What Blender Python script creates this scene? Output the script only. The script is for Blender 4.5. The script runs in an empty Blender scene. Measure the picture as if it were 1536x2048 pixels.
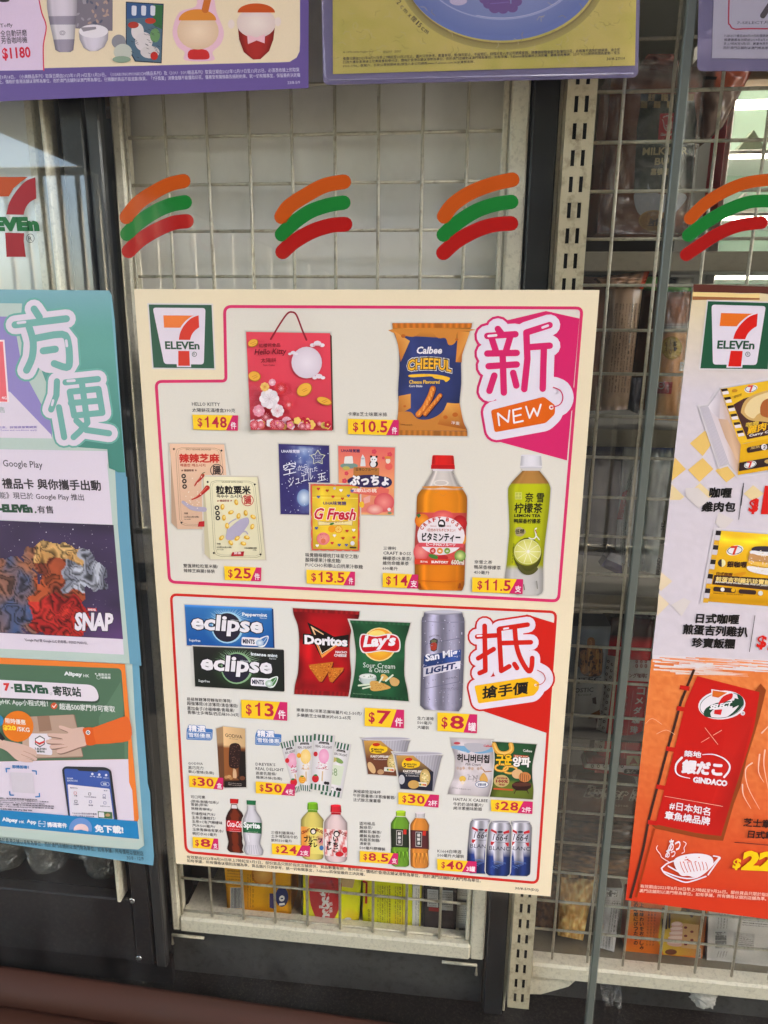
import bpy, math, random
from math import sin, cos, pi, radians, sqrt, atan2
from mathutils import Vector, Matrix, Euler, geometry
random.seed(7)
sc = bpy.context.scene
COL = sc.collection

# ------------------------------------------------------------------ camera
F_PX = 1400.0                                  # focal length in pixels of the 1536 x 2048 photograph
CAM_ROT = Euler((1.32620912, -0.00968979, 0.10751462))
CAM_LOC = Vector((0.11281063, -0.78584372, 0.32862516))
cam_d = bpy.data.cameras.new('camera')
cam = bpy.data.objects.new('camera', cam_d)
COL.objects.link(cam)
cam.location = CAM_LOC
cam.rotation_euler = CAM_ROT
cam_d.sensor_fit = 'VERTICAL'
cam_d.sensor_height = 36.0
cam_d.lens = 36.0 * F_PX / 2048.0
cam_d.clip_start = 0.01
cam_d.clip_end = 600
cam_d.dof.use_dof = True
cam_d.dof.focus_distance = 0.86
cam_d.dof.aperture_fstop = 16.0
sc.camera = cam

# ------------------------------------------------------------------ sky, sun, exposure
world = bpy.data.worlds.new('World')
sc.world = world
world.use_nodes = True
wn = world.node_tree
bg = wn.nodes['Background']
sky = wn.nodes.new('ShaderNodeTexSky')
sky.sky_type = 'NISHITA'
sky.sun_disc = False
SUN_EL, SUN_AZ = radians(50), radians(100)      # sun along the street: the shop front lies in open shade
sky.sun_elevation = SUN_EL
sky.sun_rotation = SUN_AZ
sky.air_density = 1.0
sky.dust_density = 2.5
sky.ozone_density = 1.0
wn.links.new(sky.outputs[0], bg.inputs[0])
bg.inputs[1].default_value = 0.15
sun_d = bpy.data.lights.new('sun', 'SUN')
sun_d.energy = 3.2
sun_d.angle = radians(0.5)
sun_d.color = (1.0, 0.95, 0.88)
sun = bpy.data.objects.new('sun', sun_d)
COL.objects.link(sun)
sun.location = (2, -6, 8)
# sky azimuth: rotation 0 puts the sun towards +Y, increasing clockwise seen from above
sdir = Vector((sin(SUN_AZ) * cos(SUN_EL), cos(SUN_AZ) * cos(SUN_EL), sin(SUN_EL)))
sun.rotation_euler = sdir.to_track_quat('Z', 'Y').to_euler()
sc.view_settings.view_transform = 'Standard'
sc.view_settings.look = 'None'
sc.view_settings.gamma = 1.0
sc.view_settings.exposure = 3.74
sc.view_settings.use_white_balance = True     # camera balanced for open shade
sc.view_settings.white_balance_temperature = 7250
sc.render.engine = 'CYCLES'
sc.cycles.max_bounces = 10
sc.cycles.transparent_max_bounces = 24
sc.cycles.diffuse_bounces = 5
sc.cycles.glossy_bounces = 4
sc.cycles.caustics_reflective = False
sc.cycles.caustics_refractive = False
sc.cycles.sample_clamp_indirect = 6.0
sc.cycles.use_denoising = True

# ------------------------------------------------------------------ photo point -> point on the plane Y = const
M3 = CAM_ROT.to_matrix()
def G(u, v, Y=0.0):
    d = M3 @ Vector(((u - 768) / F_PX, -(v - 1024) / F_PX, -1.0))
    return CAM_LOC + d * ((Y - CAM_LOC.y) / d.y)
M3T = M3.transposed()
def PX(p):
    q = M3T @ (Vector(p) - CAM_LOC)
    return (768 + F_PX * q.x / -q.z, 1024 - F_PX * q.y / -q.z)

# ------------------------------------------------------------------ colours and materials
def lin(c):
    return tuple(((x / 255.0) / 12.92 if x <= 10.31 else ((x / 255.0 + 0.055) / 1.055) ** 2.4) for x in c)
MATS = {}
def mat(name, color=(128, 128, 128), rough=0.5, metal=0.0, spec=0.5, noise=0.0, nscale=40.0, bump=0.0, bscale=200.0,
        emit=None, estr=0.0, alpha=1.0, coat=0.0, dirt=None, dirt_scale=30.0, dirt_amt=0.5, linear=False, stretch=None):
    m = bpy.data.materials.new(name)
    m.use_nodes = True
    nt = m.node_tree
    b = nt.nodes['Principled BSDF']
    c = color if linear else lin(color)
    b.inputs['Base Color'].default_value = (*c, 1)
    b.inputs['Roughness'].default_value = rough
    b.inputs['Metallic'].default_value = metal
    b.inputs['Specular IOR Level'].default_value = spec
    b.inputs['Coat Weight'].default_value = coat
    b.inputs['Alpha'].default_value = alpha
    if emit:
        b.inputs['Emission Color'].default_value = (*lin(emit), 1)
        b.inputs['Emission Strength'].default_value = estr
    tc = None
    if noise or bump or dirt:
        tc = nt.nodes.new('ShaderNodeTexCoord')
        src = tc.outputs['Object']
        if stretch:
            mp = nt.nodes.new('ShaderNodeMapping')
            mp.inputs['Scale'].default_value = stretch
            nt.links.new(src, mp.inputs[0]); src = mp.outputs[0]
    col_out = None
    if noise:
        n = nt.nodes.new('ShaderNodeTexNoise'); n.inputs['Scale'].default_value = nscale; n.inputs['Detail'].default_value = 6
        nt.links.new(src, n.inputs['Vector'])
        r = nt.nodes.new('ShaderNodeMix'); r.data_type = 'RGBA'
        r.inputs[6].default_value = (*[x * (1 - noise) for x in c], 1)
        r.inputs[7].default_value = (*[min(1, x * (1 + noise)) for x in c], 1)
        nt.links.new(n.outputs[0], r.inputs[0]); col_out = r.outputs[2]
    if dirt:
        n = nt.nodes.new('ShaderNodeTexNoise'); n.inputs['Scale'].default_value = dirt_scale; n.inputs['Detail'].default_value = 8
        n.inputs['Roughness'].default_value = 0.7
        nt.links.new(src, n.inputs['Vector'])
        rp = nt.nodes.new('ShaderNodeValToRGB')
        rp.color_ramp.elements[0].position = 0.50 ; rp.color_ramp.elements[1].position = 0.72
        rp.color_ramp.elements[0].color = (0, 0, 0, 1); rp.color_ramp.elements[1].color = (dirt_amt,) * 3 + (1,)
        nt.links.new(n.outputs[0], rp.inputs[0])
        r = nt.nodes.new('ShaderNodeMix'); r.data_type = 'RGBA'
        r.inputs[6].default_value = (*c, 1); r.inputs[7].default_value = (*lin(dirt), 1)
        if col_out: nt.links.new(col_out, r.inputs[6])
        nt.links.new(rp.outputs[0], r.inputs[0]); col_out = r.outputs[2]
    if col_out:
        nt.links.new(col_out, b.inputs['Base Color'])
    if bump:
        n = nt.nodes.new('ShaderNodeTexNoise'); n.inputs['Scale'].default_value = bscale; n.inputs['Detail'].default_value = 5
        nt.links.new(src, n.inputs['Vector'])
        bp = nt.nodes.new('ShaderNodeBump'); bp.inputs['Strength'].default_value = bump; bp.inputs['Distance'].default_value = 0.002
        nt.links.new(n.outputs[0], bp.inputs['Height']); nt.links.new(bp.outputs[0], b.inputs['Normal'])
    MATS[name] = m
    return m

def printed(name, rough=0.42, spec=0.4, relief=0.0, wscale=6.0, grain=0.03, gscale=900.0, nb=0.0, nbs=300.0, coat=0.0):
    """printed matter: colour comes with the print itself (colour attribute), paper gives gloss and slow waves"""
    m = bpy.data.materials.new(name); m.use_nodes = True
    nt = m.node_tree; b = nt.nodes['Principled BSDF']
    b.inputs['Roughness'].default_value = rough; b.inputs['Specular IOR Level'].default_value = spec
    b.inputs['Coat Weight'].default_value = coat
    a = nt.nodes.new('ShaderNodeVertexColor'); a.layer_name = 'Col'
    tc = nt.nodes.new('ShaderNodeTexCoord')
    n = nt.nodes.new('ShaderNodeTexNoise'); n.inputs['Scale'].default_value = gscale; n.inputs['Detail'].default_value = 3
    nt.links.new(tc.outputs['Object'], n.inputs['Vector'])
    mr = nt.nodes.new('ShaderNodeMapRange'); mr.inputs[3].default_value = 1 - grain * 2; mr.inputs[4].default_value = 1 + grain
    nt.links.new(n.outputs[0], mr.inputs[0])
    mx = nt.nodes.new('ShaderNodeVectorMath'); mx.operation = 'SCALE'
    nt.links.new(a.outputs[0], mx.inputs[0]); nt.links.new(mr.outputs[0], mx.inputs[3])
    nt.links.new(mx.outputs[0], b.inputs['Base Color'])
    if relief or nb:
        n2 = nt.nodes.new('ShaderNodeTexNoise'); n2.inputs['Scale'].default_value = wscale if relief else nbs; n2.inputs['Detail'].default_value = 1.5 if relief else 4
        nt.links.new(tc.outputs['Object'], n2.inputs['Vector'])
        bp = nt.nodes.new('ShaderNodeBump'); bp.inputs['Strength'].default_value = relief or nb; bp.inputs['Distance'].default_value = 0.02 if relief else 0.001
        nt.links.new(n2.outputs[0], bp.inputs['Height']); nt.links.new(bp.outputs[0], b.inputs['Normal'])
    MATS[name] = m
    return m

def clear(name, tint=(255, 255, 255), refl=0.04, rough=0.0, body=0.0, body_col=(255, 255, 255), bump=0.0, bscale=20.0, bdist=0.01, smear=0.0):
    """thin clear sheet: lets light through, mirrors at grazing angles (Schlick), a little milky body"""
    m = bpy.data.materials.new(name); m.use_nodes = True
    nt = m.node_tree; nt.nodes.clear()
    out = nt.nodes.new('ShaderNodeOutputMaterial')
    tr = nt.nodes.new('ShaderNodeBsdfTransparent'); tr.inputs[0].default_value = (*lin(tint), 1)
    gl = nt.nodes.new('ShaderNodeBsdfGlossy'); gl.inputs['Roughness'].default_value = rough
    lw = nt.nodes.new('ShaderNodeLayerWeight'); lw.inputs[0].default_value = 0.5
    p = nt.nodes.new('ShaderNodeMath'); p.operation = 'POWER'; p.inputs[1].default_value = 5
    nt.links.new(lw.outputs['Facing'], p.inputs[0])
    mr = nt.nodes.new('ShaderNodeMapRange'); mr.inputs[3].default_value = refl; mr.inputs[4].default_value = 1.0
    nt.links.new(p.outputs[0], mr.inputs[0])
    mx = nt.nodes.new('ShaderNodeMixShader')
    nt.links.new(mr.outputs[0], mx.inputs[0]); nt.links.new(tr.outputs[0], mx.inputs[1]); nt.links.new(gl.outputs[0], mx.inputs[2])
    last = mx.outputs[0]
    if body:
        df = nt.nodes.new('ShaderNodeBsdfDiffuse'); df.inputs[0].default_value = (*lin(body_col), 1)
        m2 = nt.nodes.new('ShaderNodeMixShader'); m2.inputs[0].default_value = body
        nt.links.new(tr.outputs[0], m2.inputs[1]); nt.links.new(df.outputs[0], m2.inputs[2])
        nt.links.new(m2.outputs[0], mx.inputs[1])
        if smear:
            tc2 = nt.nodes.new('ShaderNodeTexCoord'); mp = nt.nodes.new('ShaderNodeMapping'); mp.inputs['Scale'].default_value = (3, 3, 1.2); mp.inputs['Rotation'].default_value = (0, .5, 0)
            n2 = nt.nodes.new('ShaderNodeTexNoise'); n2.inputs['Scale'].default_value = 2.6; n2.inputs['Detail'].default_value = 9; n2.inputs['Roughness'].default_value = .72
            nt.links.new(tc2.outputs['Object'], mp.inputs[0]); nt.links.new(mp.outputs[0], n2.inputs['Vector'])
            r2 = nt.nodes.new('ShaderNodeMapRange'); r2.inputs[1].default_value = .46; r2.inputs[2].default_value = .78; r2.inputs[3].default_value = body; r2.inputs[4].default_value = body + smear
            nt.links.new(n2.outputs[0], r2.inputs[0]); nt.links.new(r2.outputs[0], m2.inputs[0])
    if bump:
        tc = nt.nodes.new('ShaderNodeTexCoord')
        n = nt.nodes.new('ShaderNodeTexNoise'); n.inputs['Scale'].default_value = bscale; n.inputs['Detail'].default_value = 4; n.inputs['Distortion'].default_value = 1.5
        nt.links.new(tc.outputs['Object'], n.inputs['Vector'])
        bp = nt.nodes.new('ShaderNodeBump'); bp.inputs['Strength'].default_value = bump; bp.inputs['Distance'].default_value = bdist
        nt.links.new(n.outputs[0], bp.inputs['Height']); nt.links.new(bp.outputs[0], gl.inputs['Normal'])
    nt.links.new(last, out.inputs[0])
    MATS[name] = m
    return m

# ------------------------------------------------------------------ objects
def link(o, parent=None):
    COL.objects.link(o)
    if parent is not None:
        o.parent = parent
    return o
def tag(o, label, cat, group=None):
    o['label'] = label; o['category'] = cat
    if group: o['group'] = group
    return o
def thing(name, label, cat, loc=(0, 0, 0), group=None):
    o = bpy.data.objects.new(name, None); o.empty_display_size = 0.05; o.location = loc
    link(o); return tag(o, label, cat, group)
class MB:
    """collects geometry (world coordinates), builds ONE mesh object, placed relative to its thing"""
    def __init__(s): s.v = []; s.f = []; s.c = []; s.sm = []
    def add(s, vs, fs, cols=None, smooth=False):
        n = len(s.v); s.v += [Vector(x) for x in vs]; s.f += [[i + n for i in f] for f in fs]
        s.c += (cols if cols is not None else [(0.8, 0.8, 0.8)] * len(vs)); s.sm += [smooth] * len(fs)
        return s
    def box(s, x0, x1, y0, y1, z0, z1, col=None, rot=None, bev=0.0):
        if bev > 0:
            b = min(bev, (x1-x0)/2.01, (y1-y0)/2.01, (z1-z0)/2.01)
            P = []
            for (sx, sy, sz) in [(a, c, d) for a in (0, 1) for c in (0, 1) for d in (0, 1)]:
                X = (x0, x1)[sx]; Y = (y0, y1)[sy]; Z = (z0, z1)[sz]
                dx = b if sx == 0 else -b; dy = b if sy == 0 else -b; dz = b if sz == 0 else -b
                P += [(X, Y+dy, Z+dz), (X+dx, Y, Z+dz), (X+dx, Y+dy, Z)]
            def I(a, c, d, k): return ((a*2+c)*2+d)*3+k
            fs = []
            for a in (0, 1): fs.append([I(a,0,0,0), I(a,1,0,0), I(a,1,1,0), I(a,0,1,0)])
            for c in (0, 1): fs.append([I(0,c,0,1), I(1,c,0,1), I(1,c,1,1), I(0,c,1,1)])
            for d in (0, 1): fs.append([I(0,0,d,2), I(1,0,d,2), I(1,1,d,2), I(0,1,d,2)])
            for c in (0, 1):
                for d in (0, 1): fs.append([I(0,c,d,1), I(1,c,d,1), I(1,c,d,2), I(0,c,d,2)])
            for a in (0, 1):
                for d in (0, 1): fs.append([I(a,0,d,0), I(a,1,d,0), I(a,1,d,2), I(a,0,d,2)])
            for a in (0, 1):
                for c in (0, 1): fs.append([I(a,c,0,0), I(a,c,1,0), I(a,c,1,1), I(a,c,0,1)])
            for a in (0, 1):
                for c in (0, 1):
                    for d in (0, 1): fs.append([I(a,c,d,0), I(a,c,d,1), I(a,c,d,2)])
            cen = Vector(((x0+x1)/2, (y0+y1)/2, (z0+z1)/2))
            fx = []
            for f in fs:
                a, bb, cc = [Vector(P[i]) for i in f[:3]]
                nrm = (bb-a).cross(cc-a); m_ = sum((Vector(P[i]) for i in f), Vector())/len(f)
                fx.append(f if nrm.dot(m_-cen) > 0 else f[::-1])
            fs = fx
        else:
            P = [(x0,y0,z0),(x1,y0,z0),(x1,y1,z0),(x0,y1,z0),(x0,y0,z1),(x1,y0,z1),(x1,y1,z1),(x0,y1,z1)]
            fs = [[0,3,2,1],[4,5,6,7],[0,1,5,4],[1,2,6,5],[2,3,7,6],[3,0,4,7]]
        if rot is not None: P = [rot @ Vector(p) for p in P]
        return s.add(P, fs, [col] * len(P) if col else None)
    def tube(s, pts, r, n=8, col=None, caps=True):
        pts = [Vector(p) for p in pts]; vs = []; fs = []
        rr = r if isinstance(r, (list, tuple)) else [r] * len(pts)
        for i, p in enumerate(pts):
            t = (pts[min(i+1, len(pts)-1)] - pts[max(i-1, 0)]).normalized()
            a = t.cross(Vector((0.13, 0.31, 0.94)) if abs(t.z) < 0.9 else Vector((1, 0.1, 0))).normalized(); b = t.cross(a)
            for k in range(n):
                w = 2*pi*k/n; vs.append(p + (a*cos(w) + b*sin(w)) * rr[i])
        for i in range(len(pts)-1):
            for k in range(n):
                fs.append([i*n+k, i*n+(k+1) % n, (i+1)*n+(k+1) % n, (i+1)*n+k])
        if caps: fs += [list(range(n))[::-1], [(len(pts)-1)*n+k for k in range(n)]]
        return s.add(vs, fs, [col]*len(vs) if col else None, True)
    def lathe(s, cx, cy, prof, n=24, col=None, axis='Z', smooth=True):
        vs = []; fs = []; m = len(prof)
        for (r, z) in prof:
            for k in range(n):
                w = 2*pi*k/n
                vs.append((cx + r*cos(w), cy + r*sin(w), z) if axis == 'Z' else (cx + r*cos(w), z, cy + r*sin(w)))
        for i in range(m-1):
            for k in range(n): 
                f = [i*n+k, i*n+(k+1) % n, (i+1)*n+(k+1) % n, (i+1)*n+k]
                fs.append(f if axis == 'Z' else f[::-1])
        return s.add(vs, fs, [col]*len(vs) if col else None, smooth)
    def build(s, name, material, parent=None, kind=None, label=None):
        off = parent.matrix_basis.translation.copy() if parent is not None else Vector()
        p = parent
        while p is not None and p.parent is not None:
            p = p.parent; off += p.matrix_basis.translation
        me = bpy.data.meshes.new(name)
        me.from_pydata([tuple(v - off) for v in s.v], [], s.f)
        ca = me.color_attributes.new('Col', 'FLOAT_COLOR', 'POINT')
        flat = []
        for c in s.c: flat += [c[0], c[1], c[2], 1.0]
        ca.data.foreach_set('color', flat)
        me.polygons.foreach_set('use_smooth', s.sm)
        me.materials.append(MATS[material] if isinstance(material, str) else material)
        me.update()
        o = bpy.data.objects.new(name, me); link(o, parent)
        if kind: o['kind'] = kind
        if label: o['label'] = label
        return o
# ================================================================== materials of the place
mat('paving', (62, 60, 57), 0.85, noise=0.2, nscale=3.0, bump=0.3, bscale=60)
mat('shop_wall', (88, 84, 80), 0.7, noise=0.15, nscale=5, bump=0.2)
mat('interior_wall', (66, 58, 50), 0.8, noise=0.06, nscale=3)
mat('interior_floor', (140, 134, 124), 0.4, noise=0.1, nscale=2)
mat('ceiling_paint', (196, 194, 188), 0.9, noise=0.04)
mat('bronze_metal', (58, 32, 22), 0.62, noise=0.25, nscale=10, spec=.3, bump=0.05, bscale=400, dirt=(48, 38, 32), dirt_scale=14, dirt_amt=0.5, stretch=(0.15, 1, 1))
mat('cream_metal', (226, 220, 200), 0.38, noise=0.04, nscale=20, dirt=(112, 102, 86), dirt_scale=210, dirt_amt=0.45, bump=0.08, bscale=300)
mat('wire_paint', (200, 193, 174), 0.35, metal=0.1, noise=0.14, nscale=70, dirt=(104, 92, 76), dirt_scale=120, dirt_amt=0.7)
mat('back_panel', (236, 234, 228), 0.55, noise=0.04, nscale=6, dirt=(150, 146, 138), dirt_scale=30, dirt_amt=0.14, bump=0.05, bscale=15)
mat('cabinet_black', (30, 30, 33), 0.36, noise=0.15, nscale=12, bump=0.10, bscale=900, dirt=(80, 78, 74), dirt_scale=160, dirt_amt=0.35)
mat('cabinet_dark', (17, 17, 19), 0.5, noise=0.2, nscale=10)
mat('pillar_grey', (60, 61, 62), 0.32, metal=0.2, noise=0.08, nscale=9, dirt=(60, 58, 56), dirt_scale=40, dirt_amt=0.4)
mat('kick_grey', (70, 71, 70), 0.4, noise=0.12, nscale=8, dirt=(42, 40, 38), dirt_scale=85, dirt_amt=0.85, bump=0.1, bscale=60)
mat('black_floor', (15, 14, 13), 0.5, noise=0.3, nscale=30, dirt=(96, 88, 78), dirt_scale=260, dirt_amt=0.4, bump=0.4, bscale=260)
mat('upright_beige', (202, 190, 162), 0.35, noise=0.06, nscale=30, dirt=(92, 70, 48), dirt_scale=70, dirt_amt=0.75, bump=0.05)
mat('lip_metal', (128, 120, 102), 0.4, noise=0.08, nscale=14, dirt=(80, 72, 60), dirt_scale=120, dirt_amt=0.3)
mat('board_metal', (78, 72, 62), 0.5, noise=0.1)
mat('slot_dark', (14, 13, 12), 0.9)
mat('chrome', (200, 202, 206), 0.12, metal=1.0, bump=0.5, bscale=30)
mat('screw_steel', (185, 188, 190), 0.25, metal=0.9)
mat('rail_paint', (232, 226, 206), 0.5, noise=0.05)
mat('concrete', (74, 73, 72), 0.85, noise=0.12, nscale=1.5, bump=0.2, bscale=8)
mat('fridge_white', (228, 232, 230), 0.35, noise=0.03)
mat('wood_board', (170, 128, 84), 0.6, noise=0.2, nscale=8, stretch=(1, 1, 12))
mat('lamp_white', (255, 255, 255), 0.5, emit=(255, 250, 240), estr=1.6)
mat('steel_post', (140, 148, 146), 0.28, metal=0.6, noise=0.12, nscale=30, dirt=(86, 84, 76), dirt_scale=50, dirt_amt=0.5)
mat('facade_tile', (176, 170, 160), 0.7, noise=0.12, nscale=2)
mat('dark_glass', (34, 40, 44), 0.08, spec=0.8)
mat('leaf', (52, 82, 38), 0.6, noise=0.3, nscale=10)
mat('bark', (84, 70, 56), 0.9, noise=0.2)
clear('window_glass', tint=(250, 250, 248), refl=0.032, body=0.004, body_col=(200, 200, 200), smear=0.03)
clear('glass_edge', tint=(120, 136, 128), refl=0.05, rough=0.35, body=0.62, body_col=(112, 118, 110))
clear('sleeve_film', tint=(248, 246, 252), refl=0.045, rough=0.08, body=0.03, body_col=(200, 196, 220), bump=.15, bscale=9, bdist=.02)
clear('sleeve_plastic', tint=(226, 222, 238), refl=0.07, rough=0.12, body=0.40, body_col=(172, 166, 194))
clear('film', tint=(252, 252, 252), refl=0.13, rough=0.05, body=0.02, bump=1.0, bscale=34, bdist=0.05)
clear('bottle_plastic', tint=(222, 226, 224), refl=0.16, rough=0.05, body=0.20, body_col=(176, 180, 176), bump=0.8, bscale=22, bdist=0.03)

ZG = -1.15                                       # pavement level
def struct(name, mb, m): return mb.build(name, m, kind='structure')
def plank(name, x0, x1, y0, y1, z0, z1, m, bev=0.0, parent=None, label=None, kind=None):
    return MB().box(x0, x1, y0, y1, z0, z1, bev=bev).build(name, m, parent, kind, label)

# ground and shell
struct('pavement', MB().add([(-300, -300, ZG), (300, -300, ZG), (300, 0.3, ZG), (-300, 0.3, ZG)], [[0, 1, 2, 3]]), 'paving')
struct('shop_floor', MB().box(-2.6, 3.2, 0.3, 6.0, ZG, ZG + 0.02), 'interior_floor')
struct('shop_ceiling', MB().box(-2.6, 3.2, 0.0, 6.0, 1.80, 1.85), 'ceiling_paint')
w = MB(); w.box(-2.65, -2.6, 0.0, 6.0, ZG, 1.85); w.box(3.2, 3.25, 0.0, 6.0, ZG, 1.85); w.box(-2.6, 3.2, 6.0, 6.05, ZG, 1.85)
struct('interior_wall', w, 'interior_wall')
w = MB(); w.box(-6, -1.5, -0.12, -0.0, ZG, 5.2); w.box(1.9, 6, -0.12, -0.0, ZG, 5.2); w.box(-1.5, 1.9, -0.12, 0.0, 1.25, 5.2); w.box(-6, 6, 0.001, 6.0, 1.86, 5.2); w.box(-1.5, 1.9, -0.10, 0.0, ZG, -0.82)
struct('shop_wall', w, 'shop_wall')

# window: two panes, seal, bronze ledge below
t = thing('glass_pane', 'large clear window pane that the cream and teal posters hang on', 'window pane', (-0.6, 0, -0.72))
MB().box(-1.5, 0.3115, -0.006, -0.0005, -0.78, 1.25).build('pane', 'window_glass', t)
MB().box(0.3125, 0.3215, -0.0065, 0.004, -0.78, 1.25, bev=0.001).build('edge_strip', 'glass_edge', t, label='grey green edge strip where the two window panes meet')
t = thing('glass_pane', 'clear window pane over the orange poster at the right', 'window pane', (1.1, 0, -0.72))
MB().box(0.3225, 1.9, -0.006, -0.0005, -0.78, 1.25).build('pane', 'window_glass', t)
t = thing('window_ledge', 'reddish brown metal ledge along the bottom of the window', 'window ledge', (0, -0.1, -0.82))
def ledge(prof, m, name, tilt):
    # smooth extruded moulding; prof = (Y, Z) points, running slightly downhill to the right as in the photograph
    mb = MB(); xs_ = (-1.6, -.6, 0.0, .6, 2.0); n = len(prof); vs = []; fs = []
    for x in xs_:
        for (y, z) in prof: vs.append((x, y, z - .012 - tilt * (x + .52)))
    for i in range(len(xs_)-1):
        for k in range(n-1): fs.append([i*n+k, i*n+k+1, (i+1)*n+k+1, (i+1)*n+k])
    mb.add(vs, fs, smooth=True); return mb.build(name, m, t)
ledge([(-.0095, -.70), (-.0095, -.566)] + [(-.0095 - .030*sin(radians(a_)), -.596 + .030*cos(radians(a_))) for a_ in range(8, 90, 8)] + [(-.0400, -.602), (-.0405, -.613), (-.0402, -.70)], 'bronze_metal', 'upper_rail', .045)
ledge([(-.0410, -.70), (-.0410, -.606)] + [(-.062 - .05*sin(radians(a_)), -.646 + .05*cos(radians(a_))) for a_ in range(-24, 60, 8)] + [(-.14, -.632), (-.34, -.640), (-.36, -.66), (-.36, -.82)], 'bronze_metal', 'ledge_board', .045)

# black base the showcase stands on, behind the glass
struct('display_plinth', MB().box(-1.5, 1.9, 0.0075, 1.2, -0.80, -0.640), 'black_floor')

# ------------------------------------------------------------------ cream wire showcase in the middle
SY = 0.05
t = thing('wire_showcase', 'cream framed wire mesh showcase with pale back panel behind the cream poster', 'display rack', (-0.06, 0.1, -0.62))
for (a, b, c, d, nm) in ((-0.291, -0.2785, -0.545, 1.2, 'frame_post'), (0.156, 0.176, -0.545, 1.2, 'frame_post')):
    plank(nm, a, b, SY, SY + 0.028, c, d, 'cream_metal', 0.0025, t)
plank('frame_lip', 0.1485, 0.1545, SY + 0.004, SY + 0.018, -0.515, 1.2, 'cream_metal', 0.001, t)
plank('frame_rail', -0.2785, 0.156, SY - 0.002, SY + 0.028, -0.545, -0.519, 'cream_metal', 0.003, t)
plank('shelf_floor', -0.2785, 0.156, SY + 0.028, 0.30, -0.535, -0.528, 'cream_metal', 0.0, t)
plank('back_panel', -0.292, 0.158, 0.088, 0.094, -0.40, 1.2, 'back_panel', 0.0, t)
plank('side_panel', 0.178, 0.184, 0.08, 0.30, -0.55, 1.2, 'pillar_grey', 0.0, t)
plank('side_panel', -0.300, -0.294, 0.08, 0.30, -0.55, 1.2, 'pillar_grey', 0.0, t)
plank('lower_back_panel', -0.292, 0.156, 0.30, 0.306, -0.53, -0.40, 'pillar_grey', 0.0, t)
WR = 0.0019
for k in range(-4, 4):
    x = -0.035 + 0.0487 * k
    MB().tube([(x, 0.0565, -0.522), (x, 0.0565, 1.2)], WR, 8).build('upright_wire', 'wire_paint', t)
for k in range(-13, 22):
    z = -0.4585 + 0.0503 * k if k >= 0 else None
    if z is None: continue
    MB().tube([(-0.2785, 0.0605, z), (0.150, 0.0605, z)], WR, 8).build('cross_wire', 'wire_paint', t)
MB().tube([(-0.2785, 0.0605, -0.5165), (0.150, 0.0605, -0.5165)], WR, 8).build('cross_wire', 'wire_paint', t)
MB().tube([(-0.2762, 0.0565, -0.522), (-0.2762, 0.0565, 1.2)], WR, 8).build('upright_wire', 'wire_paint', t)
# little hooks under the frame corners
for sx, dx in ((-0.29, 1), (0.166, -1)):
    MB().tube([(sx + dx*0.05, SY-0.004, -0.549), (sx, SY-0.004, -0.549), (sx, SY-0.004, -0.566)], 0.0022, 6).build('corner_hook', 'wire_paint', t)
# grey base panel under it
t = thing('base_panel', 'scratched grey metal base panel under the wire showcase', 'panel', (-0.06, 0.07, -0.638))
plank('panel_sheet', -0.300, 0.176, 0.066, 0.075, -0.638, -0.5455, 'kick_grey', 0.001, t)
plank('end_plate', -0.318, -0.300, 0.060, 0.075, -0.638, -0.5455, 'cabinet_dark', 0.001, t)

# grey upright profile between showcase and bread shelf
t = thing('grey_pillar', 'tall dark grey metal pillar left of the slotted post', 'pillar', (0.19, 0.08, -0.638))
plank('pillar_face', 0.179, 0.2065, 0.048, 0.0795, -0.638, 1.2, 'pillar_grey', 0.002, t)
plank('pillar_return', 0.2070, 0.2110, 0.056, 0.076, -0.638, 1.2, 'cream_metal', 0.001, t)
t = thing('foil_wrapped_edge', 'thin strip of shiny crumpled plastic beside the slotted post', 'plastic strip', (0.214, 0.06, -0.40))
m = MB()
N = 90
vs = []; fs = []
for i in range(N + 1):
    z = -0.40 + 1.6 * i / N
    for k in range(4):
        vs.append((0.2118 + 0.0022 * k + random.uniform(-.0010, .0010), 0.036 + 0.004 * (k % 2) + random.uniform(-.002, .002), z + random.uniform(-.004, .004)))
for i in range(N):
    for k in range(3): fs.append([i*4+k, i*4+k+1, (i+1)*4+k+1, (i+1)*4+k])
m.add(vs, fs); m.build('crumpled_film', 'chrome', t)

# slotted post: a real channel with slots cut through
t = thing('slotted_post', 'beige steel shelf post with paired slots', 'shelf post', (0.23, 0.03, -0.60))
PY = 0.030
x0, x1 = 0.2115, 0.2415
def slotted(x0, x1, z0, z1, pitch, sw, sh, ph, cx):
    """front face with two columns of slots, built as strips round the openings"""
    m = MB(); L = (x0 + x1) / 2 - cx - sw / 2; R_ = (x0 + x1) / 2 + cx - sw / 2
    th = 0.0016
    def b(a, c, d, e): m.box(a, c, PY, PY + th, d, e)
    b(x0, L, z0, z1); b(L + sw, R_, z0, z1); b(R_ + sw, x1, z0, z1)
    for cx0 in (L, R_):
        z = z0 + ph; last = z0
        while z + sh < z1:
            b(cx0, cx0 + sw, last, z); last = z + sh; z += pitch
        b(cx0, cx0 + sw, last, z1)
    return m
slotted(x0, x1, -0.600, 1.2, 0.02545, 0.0040, 0.0155, 0.0103, 0.0052).build('slotted_face', 'upright_beige', t)
m = MB(); m.box(x0, x0 + 0.0016, PY + 0.0017, PY + 0.03, -0.60, 1.2); m.box(x1 - 0.0016, x1, PY + 0.0017, PY + 0.03, -0.60, 1.2)
m.build('channel_side', 'upright_beige', t)
plank('channel_back', x0 + 0.002, x1 - 0.002, PY + 0.03, PY + 0.032, -0.60, 1.2, 'slot_dark', 0, t)

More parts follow.
